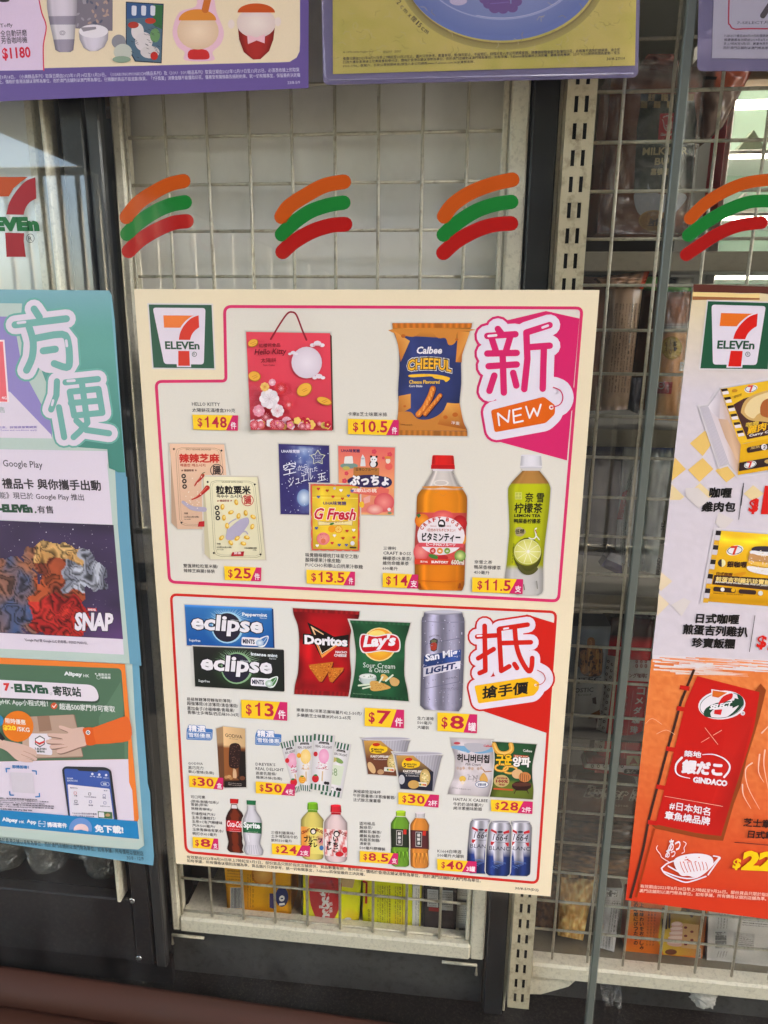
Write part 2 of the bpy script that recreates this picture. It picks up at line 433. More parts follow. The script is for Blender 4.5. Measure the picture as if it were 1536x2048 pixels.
# ------------------------------------------------------------------ black cabinet at the left
CY = 0.03
t = thing('black_cabinet', 'black metal cabinet with screws holding clear bottles behind the teal poster', 'cabinet', (-0.6, 0.2, -0.638))
plank('base_door', -1.4, -0.341, CY, CY + 0.02, -0.588, -0.478, 'cabinet_black', 0.002, t)
plank('cabinet_floor', -1.4, -0.341, CY + 0.021, 0.30, -0.486, -0.479, 'cabinet_dark', 0, t)
plank('cabinet_side', -0.352, -0.3455, CY + 0.0215, 0.30, -0.4785, 1.2, 'cabinet_dark', 0, t)
plank('corner_profile', -0.340, -0.313, CY - 0.002, CY + 0.02, -0.590, 1.2, 'cabinet_black', 0.002, t)
plank('corner_groove', -0.3125, -0.300, CY + 0.012, CY + 0.03, -0.590, 1.2, 'cabinet_dark', 0.0, t)
plank('outer_profile', -0.3085, -0.2925, CY - 0.004, CY + 0.008, -0.590, 1.2, 'pillar_grey', 0.002, t)
plank('foot_panel', -1.4, -0.2925, CY + 0.012, CY + 0.022, -0.638, -0.5905, 'cabinet_dark', 0.0, t)
plank('cabinet_back', -1.4, -0.353, 0.22, 0.226, -0.478, -0.30, 'kick_grey', 0, t)
plank('white_profile', -0.3595, -0.3545, CY - 0.006, CY + 0.018, -0.478, 1.2, 'cream_metal', 0.001, t)
for (u, v) in ((263, 1803), (277, 1918)):
    p = G(u, v, CY - 0.004)
    m = MB(); m.lathe(p.x, p.z, [(0.0046, CY - 0.0022), (0.0046, CY - 0.0032), (0.0036, CY - 0.0042), (0.002, CY - 0.0044), (0.0004, CY - 0.0036)], 16, axis='Y')
    s_ = m.build('screw', 'screw_steel', t)
# pale inner door behind the glass at the upper left
t = thing('inner_door', 'pale grey inner door panel at the upper left behind the window', 'door', (-0.7, 0.1, -0.47))
plank('door_panel', -1.35, -0.3685, 0.07, 0.085, -0.36, 1.2, 'fridge_white', 0.002, t)
plank('door_stile', -0.3965, -0.385, 0.055, 0.0695, -0.36, 1.2, 'cream_metal', 0.002, t)
# shop end wall behind the cabinet
struct('partition', MB().box(-1.5, 0.176, 0.42, 0.45, ZG, 1.6), 'cabinet_dark')
t = thing('reflection_board', 'brown board in place of a warm reflection high above the dark cabinet', 'board', (-0.30, 0.2, 0.6))  # brown board put in for a reflection seen there
plank('board_face', -0.345, -0.2950, 0.09, 0.12, 0.585, 0.602, 'wood_board', 0.001, t)
plank('board_edge', -0.345, -0.2950, 0.084, 0.0895, 0.588, 0.598, 'wood_board', 0.001, t)

# ------------------------------------------------------------------ bread shelf at the right
SH = [0.428, 0.222, 0.005, -0.205, -0.372]        # tops of the shelf boards
t = thing('bread_shelf', 'cream metal shelf rack with wire front holding bread and snacks at the right', 'shelf rack', (0.8, 0.2, -0.62))
for k in range(24):
    x = 0.2730 + 0.0493 * k
    MB().tube([(x, 0.0565, -0.535), (x, 0.0565, 1.2)], WR, 8).build('upright_wire', 'wire_paint', t)
for k in range(-12, 23):
    z = 0.5825 - 0.0487 * k
    MB().tube([(0.2465, 0.0605, z), (1.45, 0.0605, z)], WR, 8).build('cross_wire', 'wire_paint', t)
plank('bottom_rail', 0.2435, 1.45, 0.050, 0.076, -0.566, -0.541, 'cream_metal', 0.003, t)
plank('bottom_board', 0.2435, 1.45, 0.0765, 0.34, -0.553, -0.545, 'lip_metal', 0.0, t)
# triangular bracket under the rail
m = MB()
P = [(0.2436, -0.567), (0.312, -0.567), (0.300, -0.583), (0.262, -0.602), (0.2436, -0.604)]
vs = [(x, 0.058, z) for x, z in P] + [(x, 0.060, z) for x, z in P]
n = len(P); fs = [list(range(n))[::-1], [n + i for i in range(n)]] + [[i, (i+1) % n, n + (i+1) % n, n + i] for i in range(n)]
m.add(vs, fs); m.build('bracket', 'cream_metal', t)
for z in SH[:3]:
    plank('shelf_lip', 0.250, 1.45, 0.100, 0.103, z - 0.022, z, 'lip_metal', 0.001, t)
    plank('shelf_board', 0.250, 1.45, 0.1035, 0.36, z - 0.004, z - 0.001, 'board_metal', 0.0, t)
for z in SH[3:]:
    plank('shelf_board', 0.250, 1.45, 0.1035, 0.36, z - 0.004, z - 0.001, 'pillar_grey', 0.0, t)
plank('inner_liner', 0.2465, 0.2495, 0.08, 0.36, 0.30, 1.2, 'chrome', 0.0, t)
# grey base wall below
t = thing('base_panel', 'grey base panel under the bread shelf with a crumpled ball on it', 'panel', (0.8, 0.08, -0.638))
plank('panel_sheet', 0.2436, 1.45, 0.090, 0.10, -0.638, -0.5665, 'kick_grey', 0.001, t)

# ------------------------------------------------------------------ lit chiller far inside the shop
mat('mint_panel', (176, 206, 192), .5, noise=.1, nscale=9)
t = thing('open_chiller', 'brightly lit open chiller cabinet seen deep inside the shop at upper right', 'chiller', (1.15, 1.9, ZG + 0.02))
X0 = 0.86
plank('chiller_back', X0, X0 + 1.3, 1.86, 1.88, ZG + 0.02, 1.25, 'mint_panel', 0, t)
plank('chiller_side', X0 - 0.03, X0 - 0.002, 1.50, 1.88, ZG + 0.02, 1.25, 'fridge_white', 0.004, t)
plank('wooden_fascia', X0, X0 + 1.3, 1.44, 1.52, 1.02, 1.09, 'wood_board', 0.004, t)
plank('light_tube', X0 + 0.02, X0 + 1.28, 1.60, 1.64, 1.00, 1.015, 'lamp_white', 0, t)
for k in range(6):
    z = 0.86 - 0.17 * k
    plank('chiller_shelf', X0, X0 + 1.3, 1.56, 1.855, z, z + 0.012, 'fridge_white', 0.002, t)
    plank('shelf_light', X0 + 0.02, X0 + 1.28, 1.565, 1.58, z - 0.008, z - 0.0005, 'lamp_white', 0, t)
mat('rice_ball', (206, 208, 200), 0.6); mat('wrap_green', (128, 140, 122), 0.5); mat('label_orange', (206, 120, 80), 0.5); mat('sign_red', (204, 40, 52), 0.5)
src = None
cnt = 0
for k in range(5):
    for i in range(7):
        z = 0.86 - 0.17 * k + 0.0125
        x = X0 + 0.09 + i * 0.17
        m = MB(); a = 0.046
        vs = [(x - a, 1.60, z), (x + a, 1.60, z), (x, 1.60, z + 0.062), (x - a, 1.64, z), (x + a, 1.64, z), (x, 1.64, z + 0.062)]
        m.add(vs, [[0, 1, 2], [5, 4, 3], [0, 3, 4, 1], [1, 4, 5, 2], [2, 5, 3, 0]])
        lab = '%s triangular rice ball pack %s on the %s chiller shelf from the top' % (('green', 'white', 'orange')[(k+2*i) % 3], ('leftmost', 'second from left', 'third from left', 'fourth from left', 'third from right', 'second from right', 'rightmost')[i], ('first', 'second', 'third', 'fourth', 'fifth')[k])
        o = m.build('rice_ball_pack', ('wrap_green', 'rice_ball', 'label_orange')[(k + 2 * i) % 3])
        tag(o, lab, 'rice ball', 'rice balls in the chiller')
t2 = thing('red_sign', 'narrow red sign panel at the left edge of the lit chiller', 'sign', (0.80, 1.44, 0.70))
plank('sign_panel', 0.785, 0.822, 1.44, 1.448, 0.66, 0.96, 'sign_red', 0.001, t2)
# unseen ceiling lamps, added to light the shop interior
for i, (x, y) in enumerate(((0.4, 2.6), (2.2, 2.6))):
    t = thing('added_ceiling_lamp', ('unseen long white ceiling lamp added inside the shop left of the chiller', 'unseen long white ceiling lamp added inside the shop above the chiller')[i], 'lamp', (x, y, 1.79))
    plank('lamp_housing', x - 0.08, x + 0.08, y - 0.6, y + 0.6, 1.765, 1.799, 'ceiling_paint', 0.004, t)
    plank('lamp_tube', x - 0.06, x + 0.06, y - 0.58, y + 0.58, 1.755, 1.7645, 'lamp_white', 0, t)

# ================================================================== the street behind the photographer (seen in the glass)
t = thing('street_railing', 'tall cream railing of vertical bars along the pavement across the street side', 'railing', (0, -3.5, ZG))
plank('top_rail', -7, 7, -3.53, -3.47, 1.245, 1.285, 'rail_paint', 0.004, t)
plank('bottom_rail', -7, 7, -3.52, -3.48, -0.95, -0.91, 'rail_paint', 0.004, t)
base = None
for k in range(121):
    x = -6.9 + 0.115 * k
    if base is None:
        base = MB().box(-0.011, 0.011, -3.511, -3.489, -0.91, 1.245).build('bar', 'rail_paint', t)
        base.location = (x, 0, 0)
    else:
        o = base.copy(); COL.objects.link(o); o.parent = t; o.location = (x, 0, 0)
p0 = G(338, 395, 3.0); p1 = G(388, 600, 3.0)
mat('notice_white', (226, 224, 220), .4); mat('notice_red', (190, 40, 44), .4)
t = thing('notice_board', 'tall narrow white notice board standing on the pavement behind the photographer', 'notice board', (p0.x+.04, -3.0, ZG))
plank('board_face', p0.x, p0.x+.10, -3.02, -2.99, .15, p0.z, 'notice_white', .003, t); plank('board_post', p0.x+.04, p0.x+.06, -3.05, -3.021, ZG, p0.z, 'concrete', 0, t)
p2 = G(418, 478, 3.0)
t = thing('round_sign', 'round red and white sign on a thin post behind the photographer', 'sign', (p2.x, -3.0, ZG))
MB().lathe(p2.x, p2.z, [(.001, -2.985), (.062, -2.985), (.064, -2.99), (.064, -3.0)], 28, axis='Y').build('sign_rim', 'notice_red', t); MB().lathe(p2.x, p2.z, [(.001, -2.981), (.036, -2.981), (.037, -2.9845)], 24, axis='Y').build('sign_face', 'notice_white', t)
MB().tube([(p2.x, -3.01, ZG), (p2.x, -3.01, p2.z+.05)], .012, 8).build('sign_post', 'steel_post', t)
# sloping footbridge ramp over the pavement
t = thing('footbridge_ramp', 'grey walled footbridge ramp sloping down over the pavement behind the photographer', 'footbridge', (0, -3.1, ZG))
def slope(x): return 1.346 - (x + 2.32) * 0.40
m = MB()
xs = (-9.0, 3.5)
vs = []
for yy in (-3.2, -2.2):
    for x in xs: vs += [(x, yy, slope(x)), (x, yy, slope(x) + 2.6)]
m.add(vs, [[0, 2, 3, 1], [4, 5, 7, 6], [0, 4, 6, 2], [1, 3, 7, 5], [0, 1, 5, 4], [2, 6, 7, 3]])
m.build('ramp_slab', 'concrete', t)
for yy in (-3.2, -2.2):
    m = MB(); m.add([(xs[0], yy, slope(xs[0]) + 2.7), (xs[1], yy, slope(xs[1]) + 2.7), (xs[1], yy, slope(xs[1]) + 2.74), (xs[0], yy, slope(xs[0]) + 2.74),
                     (xs[0], yy+0.04, slope(xs[0]) + 2.7), (xs[1], yy+0.04, slope(xs[1]) + 2.7), (xs[1], yy+0.04, slope(xs[1]) + 2.74), (xs[0], yy+0.04, slope(xs[0]) + 2.74)],
                    [[0,1,2,3],[7,6,5,4],[0,4,5,1],[3,2,6,7]]); m.build('handrail', 'rail_paint', t)
for x in (-7.5, -5.0):
    MB().box(x - 0.2, x + 0.2, -2.9, -2.5, ZG, slope(x) + 0.1).build('column', 'concrete', t)
# canopy over the shop front
t = thing('shop_canopy', 'flat grey canopy over the shop front', 'canopy', (0, -0.8, 2.4))
plank('canopy_slab', -6, 6, -1.25, -0.125, 2.35, 2.5, 'concrete', 0.01, t)
plank('canopy_edge', -6, 6, -1.31, -1.2505, 2.30, 2.55, 'rail_paint', 0.006, t)
# dark road, with trees and a block added to keep the reflections dark
mat('asphalt', (62, 62, 64), 0.9, noise=0.2, nscale=4, bump=0.3, bscale=80)
struct('road', MB().add([(-300, -300, ZG + 0.004), (300, -300, ZG + 0.004), (300, -3.8, ZG + 0.004), (-300, -3.8, ZG + 0.004)], [[0, 1, 2, 3]]), 'asphalt')
random.seed(21)
def leaf_mesh(n, rx, rz):
    m = MB(); vs = []; fs = []
    for i in range(n):
        c = Vector((random.gauss(0, 1), random.gauss(0, 1), random.gauss(0, 1))).normalized() * (random.random() ** .4)
        q = vn(c.x*3+9, c.z*3+5)
        c = Vector((c.x*rx*(.7+.6*q), c.y*rx*(.7+.6*q), c.z*rz*(.75+.5*q)))
        d1 = Vector((random.uniform(-1, 1), random.uniform(-1, 1), random.uniform(-1, 1))).normalized(); d2 = d1.orthogonal().normalized()
        s_ = random.uniform(.10, .2); k = len(vs); vs += [c, c+d1*s_+d2*s_*.3, c+d1*s_*1.6, c+d1*s_-d2*s_*.3]; fs.append([k, k+1, k+2, k+3])
    return vs, fs
def vn(x, y):
    def h(i, j): q = sin(i*127.1+j*311.7)*43758.5453; return q-math.floor(q)
    xi, yi = math.floor(x), math.floor(y); fx, fy = x-xi, y-yi
    a = h(xi, yi)*(1-fx)+h(xi+1, yi)*fx; b = h(xi, yi+1)*(1-fx)+h(xi+1, yi+1)*fx; return a*(1-fy)+b*fy
mat('block_wall', (58, 57, 56), 0.8, noise=.12, nscale=1)
t = thing('added_block', 'dark grey block added behind the trees across the street', 'building', (8, -16, ZG))  # added to shut the sky out of the window reflections
plank('wall', -8.2, 24, -22, -15, ZG, 14, 'block_wall', 0, t)
for r in range(4):
    for c in range(11):
        x = -7.2 + c*2.8; z = ZG + 3.4 + r*3.1
        f = plank('window', x, x+1.4, -14.995, -14.93, z, z+1.4, 'concrete', 0, t)
        MB().box(x+.07, x+1.33, -14.929, -14.915, z+.07, z+1.33).build('window_pane', 'dark_glass', f)
VS, FS = leaf_mesh(5200, 2.3, 1.5)
cm = None
for i, (tx, ty, lab) in enumerate(((-2.4, -10.4, 'added dark green tree opposite the left of the window'),
                                   (1.2, -9.6, 'added dark green tree opposite the middle of the window'), (4.8, -10.3, 'added dark green tree opposite the right of the window'), (8.4, -9.8, 'rightmost added dark green tree across the street'))):
    t = thing('added_tree', lab, 'tree', (tx, ty, ZG), 'trees added across the street')  # trees added as a dark ground for the window reflections
    MB().tube([(tx, ty, ZG), (tx+.1, ty, ZG+1.0), (tx-.05, ty+.1, ZG+2.2)], [.16, .12, .07], 8).build('trunk', 'bark', t)
    if cm is None:
        cr = MB().add([v + Vector((tx, ty, ZG+1.75)) for v in VS], FS).build('crown', 'leaf', t); cm = cr
    else:
        cr = cm.copy(); COL.objects.link(cr); cr.parent = t; cr.rotation_euler = (0, 0, i*1.3); cr.location = (0, 0, 0)
# ================================================================== print kit: flat printed artwork as thin sheets
# artwork is given in points of the photograph and unprojected onto the sheet it is printed on
EPS = 0.00002
YP = -0.0082            # the posters hang on the street side of the glass
GLY = {}
def glyphs(s, bold=0.0, res=2, shear=0.0):
    k = (s, bold, res, shear)
    if k in GLY: return GLY[k]
    c = bpy.data.curves.new('lettering', 'FONT'); c.body = s; c.resolution_u = res; c.offset = bold; c.shear = shear
    o = bpy.data.objects.new('lettering', c); COL.objects.link(o)
    e = o.evaluated_get(bpy.context.evaluated_depsgraph_get()); m = e.to_mesh()
    vs = [(v.co.x, v.co.y) for v in m.vertices]; fs = [list(p.vertices) for p in m.polygons]
    e.to_mesh_clear(); bpy.data.objects.remove(o); bpy.data.curves.remove(c)
    if not vs: vs = [(0, 0), (1, 0), (0, 1)]; fs = []
    xs = [v[0] for v in vs]; ys = [v[1] for v in vs]
    GLY[k] = (vs, fs, min(xs), max(xs), min(ys), max(ys)); return GLY[k]
def lc(c): return c if (len(c) == 4) else lin(c)
def mixc(a, b, t): return tuple(a[i] + (b[i] - a[i]) * t for i in range(3))

class Art:
    """one printed part: shapes stacked in layers on the sheet at depth Y (towards the viewer = smaller Y)"""
    def __init__(s, view=(0, 0, 1), layer=1, Y=None, Yf=None):
        s.mb = MB(); s.Y = YP if Y is None else Y; s.k = layer; s.vw = view; s.Yf = Yf
    def pt(s, p): return G(s.vw[0] + p[0] / s.vw[2], s.vw[1] + p[1] / s.vw[2], (s.Yf(p[0], p[1]) if s.Yf else s.Y) - s.k * EPS)
    def up(s, n=1): s.k += n; return s
    def raw(s, P, fs, cols):
        if s.Yf:
            lim = 9 * s.vw[2]; P = list(P); cols = list(cols); out = []
            for f in fs:
                if len(f) > 3: T_ = [[f[i] for i in t] for t in geometry.tessellate_polygon([[Vector((P[i][0], P[i][1], 0)) for i in f]])]
                else: T_ = [list(f)]
                while T_:
                    t = T_.pop(); e = [(Vector(P[t[i]]) - Vector(P[t[(i+1) % 3]])).length for i in range(3)]; j = e.index(max(e))
                    if e[j] <= lim: out.append(t); continue
                    p, q, r = t[j], t[(j+1) % 3], t[(j+2) % 3]; m = len(P)
                    P.append(((P[p][0]+P[q][0])/2, (P[p][1]+P[q][1])/2)); cols.append(mixc(cols[p], cols[q], .5)); T_ += [[p, m, r], [m, q, r]]
            fs = out
        s.mb.add([s.pt(p) for p in P], fs, cols); return s
    def poly(s, P, c):
        if c is None: return s
        area = sum(P[i][0] * P[(i+1) % len(P)][1] - P[(i+1) % len(P)][0] * P[i][1] for i in range(len(P)))
        if area > 0: P = P[::-1]
        cc = lin(c); s.raw(P, [list(range(len(P)))], [cc] * len(P)); s.k += 1; return s
    def gpoly(s, P, cs):
        s.raw(P, [list(range(len(P)))], [lin(c) for c in cs]); s.k += 1; return s
    def disc(s, x, y, rx, ry=None, c=(0, 0, 0), n=28, rot=0.0, a0=0, a1=360):
        ry = rx if ry is None else ry
        P = []
        full = abs(a1 - a0) >= 360
        for i in range(n if full else n + 1):
            w = radians(a0 + (a1 - a0) * i / n); X = rx * cos(w); Y = ry * sin(w)
            P.append((x + X * cos(rot) - Y * sin(rot), y + X * sin(rot) + Y * cos(rot)))
        if not full: P.append((x, y))
        return s.poly(P, c)
    def gdisc(s, x, y, rx, ry, c0, c1, n=24, pw=1.0, rings=4):
        P = [(x, y)]; C = [lin(c0)]; fs = []
        for r in range(1, rings + 1):
            for i in range(n):
                w = 2*pi*i/n; P.append((x + rx * cos(w) * r / rings, y + ry * sin(w) * r / rings)); C.append(mixc(lin(c0), lin(c1), (r / rings) ** pw))
        for i in range(n): fs.append([0, 1 + i, 1 + (i+1) % n])
        for r in range(1, rings):
            for i in range(n):
                a = 1 + (r-1)*n; b = 1 + r*n
                fs.append([a+i, b+i, b+(i+1) % n, a+(i+1) % n])
        s.raw(P, fs, C); s.k += 1; return s
    def line(s, P, w, c, cap=True, closed=False, w1=None):
        """thick stroke: one ribbon per smooth run, round joints at sharp corners, round ends"""
        cc = lin(c); Q = P + [P[0]] if closed else list(P); n = len(Q); tot = max(1, n-1)
        W = [(w if w1 is None else w+(w1-w)*i/tot)/2 for i in range(n)]
        D = []
        for i in range(n-1):
            dx, dy = Q[i+1][0]-Q[i][0], Q[i+1][1]-Q[i][1]; L = sqrt(dx*dx+dy*dy) or 1e-6; D.append((dx/L, dy/L))
        runs = []; st = 0
        for i in range(1, n-1):
            if D[i-1][0]*D[i][0]+D[i-1][1]*D[i][1] < .80: runs.append((st, i)); st = i
        runs.append((st, n-1))
        round_ = cap and w / s.vw[2] > 1.0; m = 7
        for (i0, i1) in runs:
            V = []; F = []
            for i in range(i0, i1+1):
                a_ = D[i-1] if i > i0 else D[i]; b_ = D[i] if i < i1 else D[i-1]
                nx, ny = -(a_[1]+b_[1]), a_[0]+b_[0]; q = sqrt(nx*nx+ny*ny) or 1; nx /= q; ny /= q
                f = 1/max(.6, -a_[1]*nx+a_[0]*ny); V += [(Q[i][0]+nx*W[i]*f, Q[i][1]+ny*W[i]*f), (Q[i][0]-nx*W[i]*f, Q[i][1]-ny*W[i]*f)]
            for k in range(i1-i0): F.append([2*k, 2*k+2, 2*k+3, 2*k+1])
            if round_:
                for (i, d, sg, e0, e1) in ((i0, D[i0], -1, 0, 1), (i1, D[i1-1], 1, 2*(i1-i0), 2*(i1-i0)+1)):
                    ring = []
                    for j in range(1, m):
                        t_ = pi*j/m; ox = -d[1]*cos(t_)*W[i]+sg*d[0]*sin(t_)*W[i]; oy = d[0]*cos(t_)*W[i]+sg*d[1]*sin(t_)*W[i]
                        ring.append(len(V)); V.append((Q[i][0]+ox, Q[i][1]+oy))
                    f = [e0]+ring+[e1]; F.append(f if sg > 0 else f[::-1])
            s.raw(V, F, [cc]*len(V)); s.k += .06
        s.k += .94; return s
    def rrect(s, P, r, c, n=5):
        """rounded quad, P = 4 corners in order"""
        return s.poly(rounded(P, r, n), c)
    def frame(s, P, w, c):
        """outline ring along closed polygon P (centre line)"""
        cc = lin(c); n = len(P); O = offset_poly(P, w/2); I = offset_poly(P, -w/2)
        s.raw(O + I, [[i, (i+1) % n, n + (i+1) % n, n + i] for i in range(n)], [cc]*(2*n)); s.k += 1; return s
    def halo(s, P, w, c_in, c_out, dx=0, dy=0):
        n = len(P); O = offset_poly(P, w)
        area = sum(P[i][0] * P[(i+1) % n][1] - P[(i+1) % n][0] * P[i][1] for i in range(n))
        P2 = [(p[0]+dx, p[1]+dy) for p in P]; O = [(p[0]+dx, p[1]+dy) for p in O]
        M = [((p[0]*2+o[0])/3, (p[1]*2+o[1])/3) for p, o in zip(P2, O)]
        ci, co = lin(c_in), lin(c_out); cm = mixc(ci, co, 0.55)
        s.raw(P2 + M + O, [[i, (i+1) % n, n+(i+1) % n, n+i] for i in range(n)] + [[n+i, n+(i+1) % n, 2*n+(i+1) % n, 2*n+i] for i in range(n)],
              [ci]*n + [cm]*n + [co]*n); s.k += 1; return s
    def sheet(s, Pq, nx, ny, f, mask=None):
        """bilinear grid over quad tl,tr,br,bl; f(u,v) -> sRGB colour"""
        V = []; C = []; F = []
        (ax, ay), (bx, by), (cx, cy), (dx, dy) = Pq
        for j in range(ny + 1):
            v = j / ny
            for i in range(nx + 1):
                u = i / nx
                V.append(((ax*(1-u)+bx*u)*(1-v) + (dx*(1-u)+cx*u)*v, (ay*(1-u)+by*u)*(1-v) + (dy*(1-u)+cy*u)*v)); C.append(lin(f(u, v)))
        for j in range(ny):
            for i in range(nx):
                if mask is None or mask((i+.5)/nx, (j+.5)/ny): F.append([j*(nx+1)+i, j*(nx+1)+i+1, (j+1)*(nx+1)+i+1, (j+1)*(nx+1)+i])
        s.raw(V, F, C); s.k += 1; return s
    def loft(s, L, Rr, nx, f, sub=1):
        """shape between a left and a right outline (same number of points); f(u,v)"""
        V = []; C = []; F = []
        LL = resample(L, sub); RR = resample(Rr, sub); m = len(LL)
        acc = [0.0]
        for j in range(1, m): acc.append(acc[-1] + sqrt((LL[j][0]-LL[j-1][0])**2+(LL[j][1]-LL[j-1][1])**2) + sqrt((RR[j][0]-RR[j-1][0])**2+(RR[j][1]-RR[j-1][1])**2))
        for j in range(m):
            for i in range(nx + 1):
                u = i / nx; V.append((LL[j][0]*(1-u)+RR[j][0]*u, LL[j][1]*(1-u)+RR[j][1]*u)); C.append(lin(f(u, acc[j]/acc[-1])))
        for j in range(m-1):
            for i in range(nx): F.append([j*(nx+1)+i, j*(nx+1)+i+1, (j+1)*(nx+1)+i+1, (j+1)*(nx+1)+i])
        s.raw(V, F, C); s.k += 1; return s
    def txt(s, t, p0, p1, h, c, bold=0.0, res=2, lean=None, vec=None, arc=0.0, shear=0.0, center=False):
        """lettering whose ink box has bottom-left p0, bottom-right p1, height h (photo points)"""
        strike = [(0, 0)]
        if bold > 0.004 and any(ord(ch) > 0x2E80 for ch in t):
            b = bold; bold = 0.0
            strike = [(b, 0), (-b, 0), (0, b), (0, -b)] if b < .03 else [(b*cos(pi*i/4), b*sin(pi*i/4)) for i in range(8)]
            if b > .05: strike += [(b*.5*cos(pi*i/2+.4), b*.5*sin(pi*i/2+.4)) for i in range(4)]
        vs, fs, xa, xb, ya, yb = glyphs(t, bold, res, shear)
        dx, dy = p1[0]-p0[0], p1[1]-p0[1]; L = sqrt(dx*dx+dy*dy)
        if vec is None:
            if lean is None:
                ox, oy = s.vw[0] + p0[0]/s.vw[2], s.vw[1] + p0[1]/s.vw[2]; g = G(ox, oy, s.Y); q = PX((g.x, g.y, g.z + 0.02)); vx, vy = q[0]-ox, q[1]-oy; n = sqrt(vx*vx+vy*vy); vec = (vx/n, vy/n)
            else: vec = (sin(lean), -cos(lean))
        for si, (ex, ey) in enumerate(strike):
            V = []
            for x, y in vs:
                u = (x+ex-xa)/(xb-xa); v = (y+ey-ya)/(yb-ya)*h
                lift = arc * (1 - (2*u-1)**2)
                V.append((p0[0]+dx*u+vec[0]*(v+lift), p0[1]+dy*u+vec[1]*(v+lift)))
            s.raw(V, fs, [lin(c)]*len(V)); s.k += .12
        s.k += .88; return s
    def otxt(s, t, p0, p1, h, c, oc, ow=0.05, bold=0.0, **k):
        """outlined lettering"""
        cjk = any(ord(ch) > 0x2E80 for ch in t)
        vs, fs, xa, xb, ya, yb = glyphs(t, 0.0 if cjk else bold, 2, k.get('shear', 0.0))
        if cjk:
            s.txt(t, p0, p1, h, oc, bold=bold+ow, **k); return s.txt(t, p0, p1, h, c, bold=bold, **k)
        g = ow * h / (yb - ya); gx = ow * sqrt((p1[0]-p0[0])**2+(p1[1]-p0[1])**2) / (xb - xa)
        dx, dy = p1[0]-p0[0], p1[1]-p0[1]; L = sqrt(dx*dx+dy*dy) or 1; ux, uy = dx/L, dy/L
        s.txt(t, (p0[0]-ux*gx-uy*g*-0, p0[1]-uy*gx+g), (p1[0]+ux*gx, p1[1]+uy*gx+g), h+2*g, oc, bold=bold+ow, **k)
        return s.txt(t, p0, p1, h, c, bold=bold, **k)
    def lines(s, rows, c, bold=0.0, res=1):
        """rows = [(text, x0, y0, x1, y1, h)]"""
        for r in rows: s.txt(r[0], (r[1], r[2]), (r[3], r[4]), r[5], c, bold=bold, res=res); s.k -= 1
        s.k += 1; return s
    def build(s, name, m, parent, label=None):
        # print colours are paper reflectances, a touch under what the lit picture shows
        s.mb.c = [tuple(x * PRINT_GAIN for x in c[:3]) for c in s.mb.c]
        return s.mb.build(name, m, parent, label=label)
PRINT_GAIN = 0.92

def rounded(P, r, n=5):
    out = []; m = len(P)
    for i in range(m):
        a, b, c = Vector(P[i-1]), Vector(P[i]), Vector(P[(i+1) % m])
        ra = r[i] if isinstance(r, (list, tuple)) else r
        if ra <= 0: out.append(tuple(b)); continue
        d1 = (a-b); d2 = (c-b); q = min(ra, d1.length*0.48, d2.length*0.48)
        s0 = b + d1.normalized()*q; s1 = b + d2.normalized()*q
        for k in range(n+1):
            t = k/n; out.append(tuple(s0*(1-t)**2 + b*2*t*(1-t) + s1*t*t))
    return out
def offset_poly(P, w):
    n = len(P); area = sum(P[i][0] * P[(i+1) % n][1] - P[(i+1) % n][0] * P[i][1] for i in range(n))
    sg = 1 if area > 0 else -1; out = []
    for i in range(n):
        a, b, c = P[i-1], P[i], P[(i+1) % n]
        e1 = Vector((b[0]-a[0], b[1]-a[1])); e2 = Vector((c[0]-b[0], c[1]-b[1]))
        if e1.length < 1e-6: e1 = e2
        if e2.length < 1e-6: e2 = e1
        n1 = Vector((e1.y, -e1.x)).normalized()*sg; n2 = Vector((e2.y, -e2.x)).normalized()*sg
        m = n1 + n2
        if m.length < 1e-5: m = n1
        m.normalize(); k = w / max(0.45, m.dot(n1)); out.append((b[0]+m.x*k, b[1]+m.y*k))
    return out
def resample(P, sub):
    out = []
    for i in range(len(P)-1):
        for k in range(sub):
            t = k/sub; out.append((P[i][0]*(1-t)+P[i+1][0]*t, P[i][1]*(1-t)+P[i+1][1]*t))
    out.append(P[-1]); return out
def spl(P, n=6, closed=False):
    """smooth curve through points (Catmull-Rom)"""
    out = []; m = len(P)
    for i in range(m if closed else m-1):
        if closed: p = [P[(i-1) % m], P[i], P[(i+1) % m], P[(i+2) % m]]
        else: p = [P[max(i-1, 0)], P[i], P[i+1], P[min(i+2, m-1)]]
        for k in range(n):
            t = k/n
            out.append(tuple(0.5*((2*p[1][d]) + (-p[0][d]+p[2][d])*t + (2*p[0][d]-5*p[1][d]+4*p[2][d]-p[3][d])*t*t + (-p[0][d]+3*p[1][d]-3*p[2][d]+p[3][d])*t**3) for d in (0, 1)))
    if not closed: out.append(tuple(P[-1]))
    return out
def shade(c, k): return tuple(max(0, min(255, x*k)) for x in c)
def hsh(i, j=0): 
    x = sin(i*127.1 + j*311.7) * 43758.5453; return x - math.floor(x)
def vn(x, y):
    xi, yi = math.floor(x), math.floor(y); fx, fy = x-xi, y-yi; fx = fx*fx*(3-2*fx); fy = fy*fy*(3-2*fy)
    a = hsh(xi, yi)*(1-fx)+hsh(xi+1, yi)*fx; b = hsh(xi, yi+1)*(1-fx)+hsh(xi+1, yi+1)*fx; return a*(1-fy*1)+b*fy if False else a*(1-fy)+b*fy

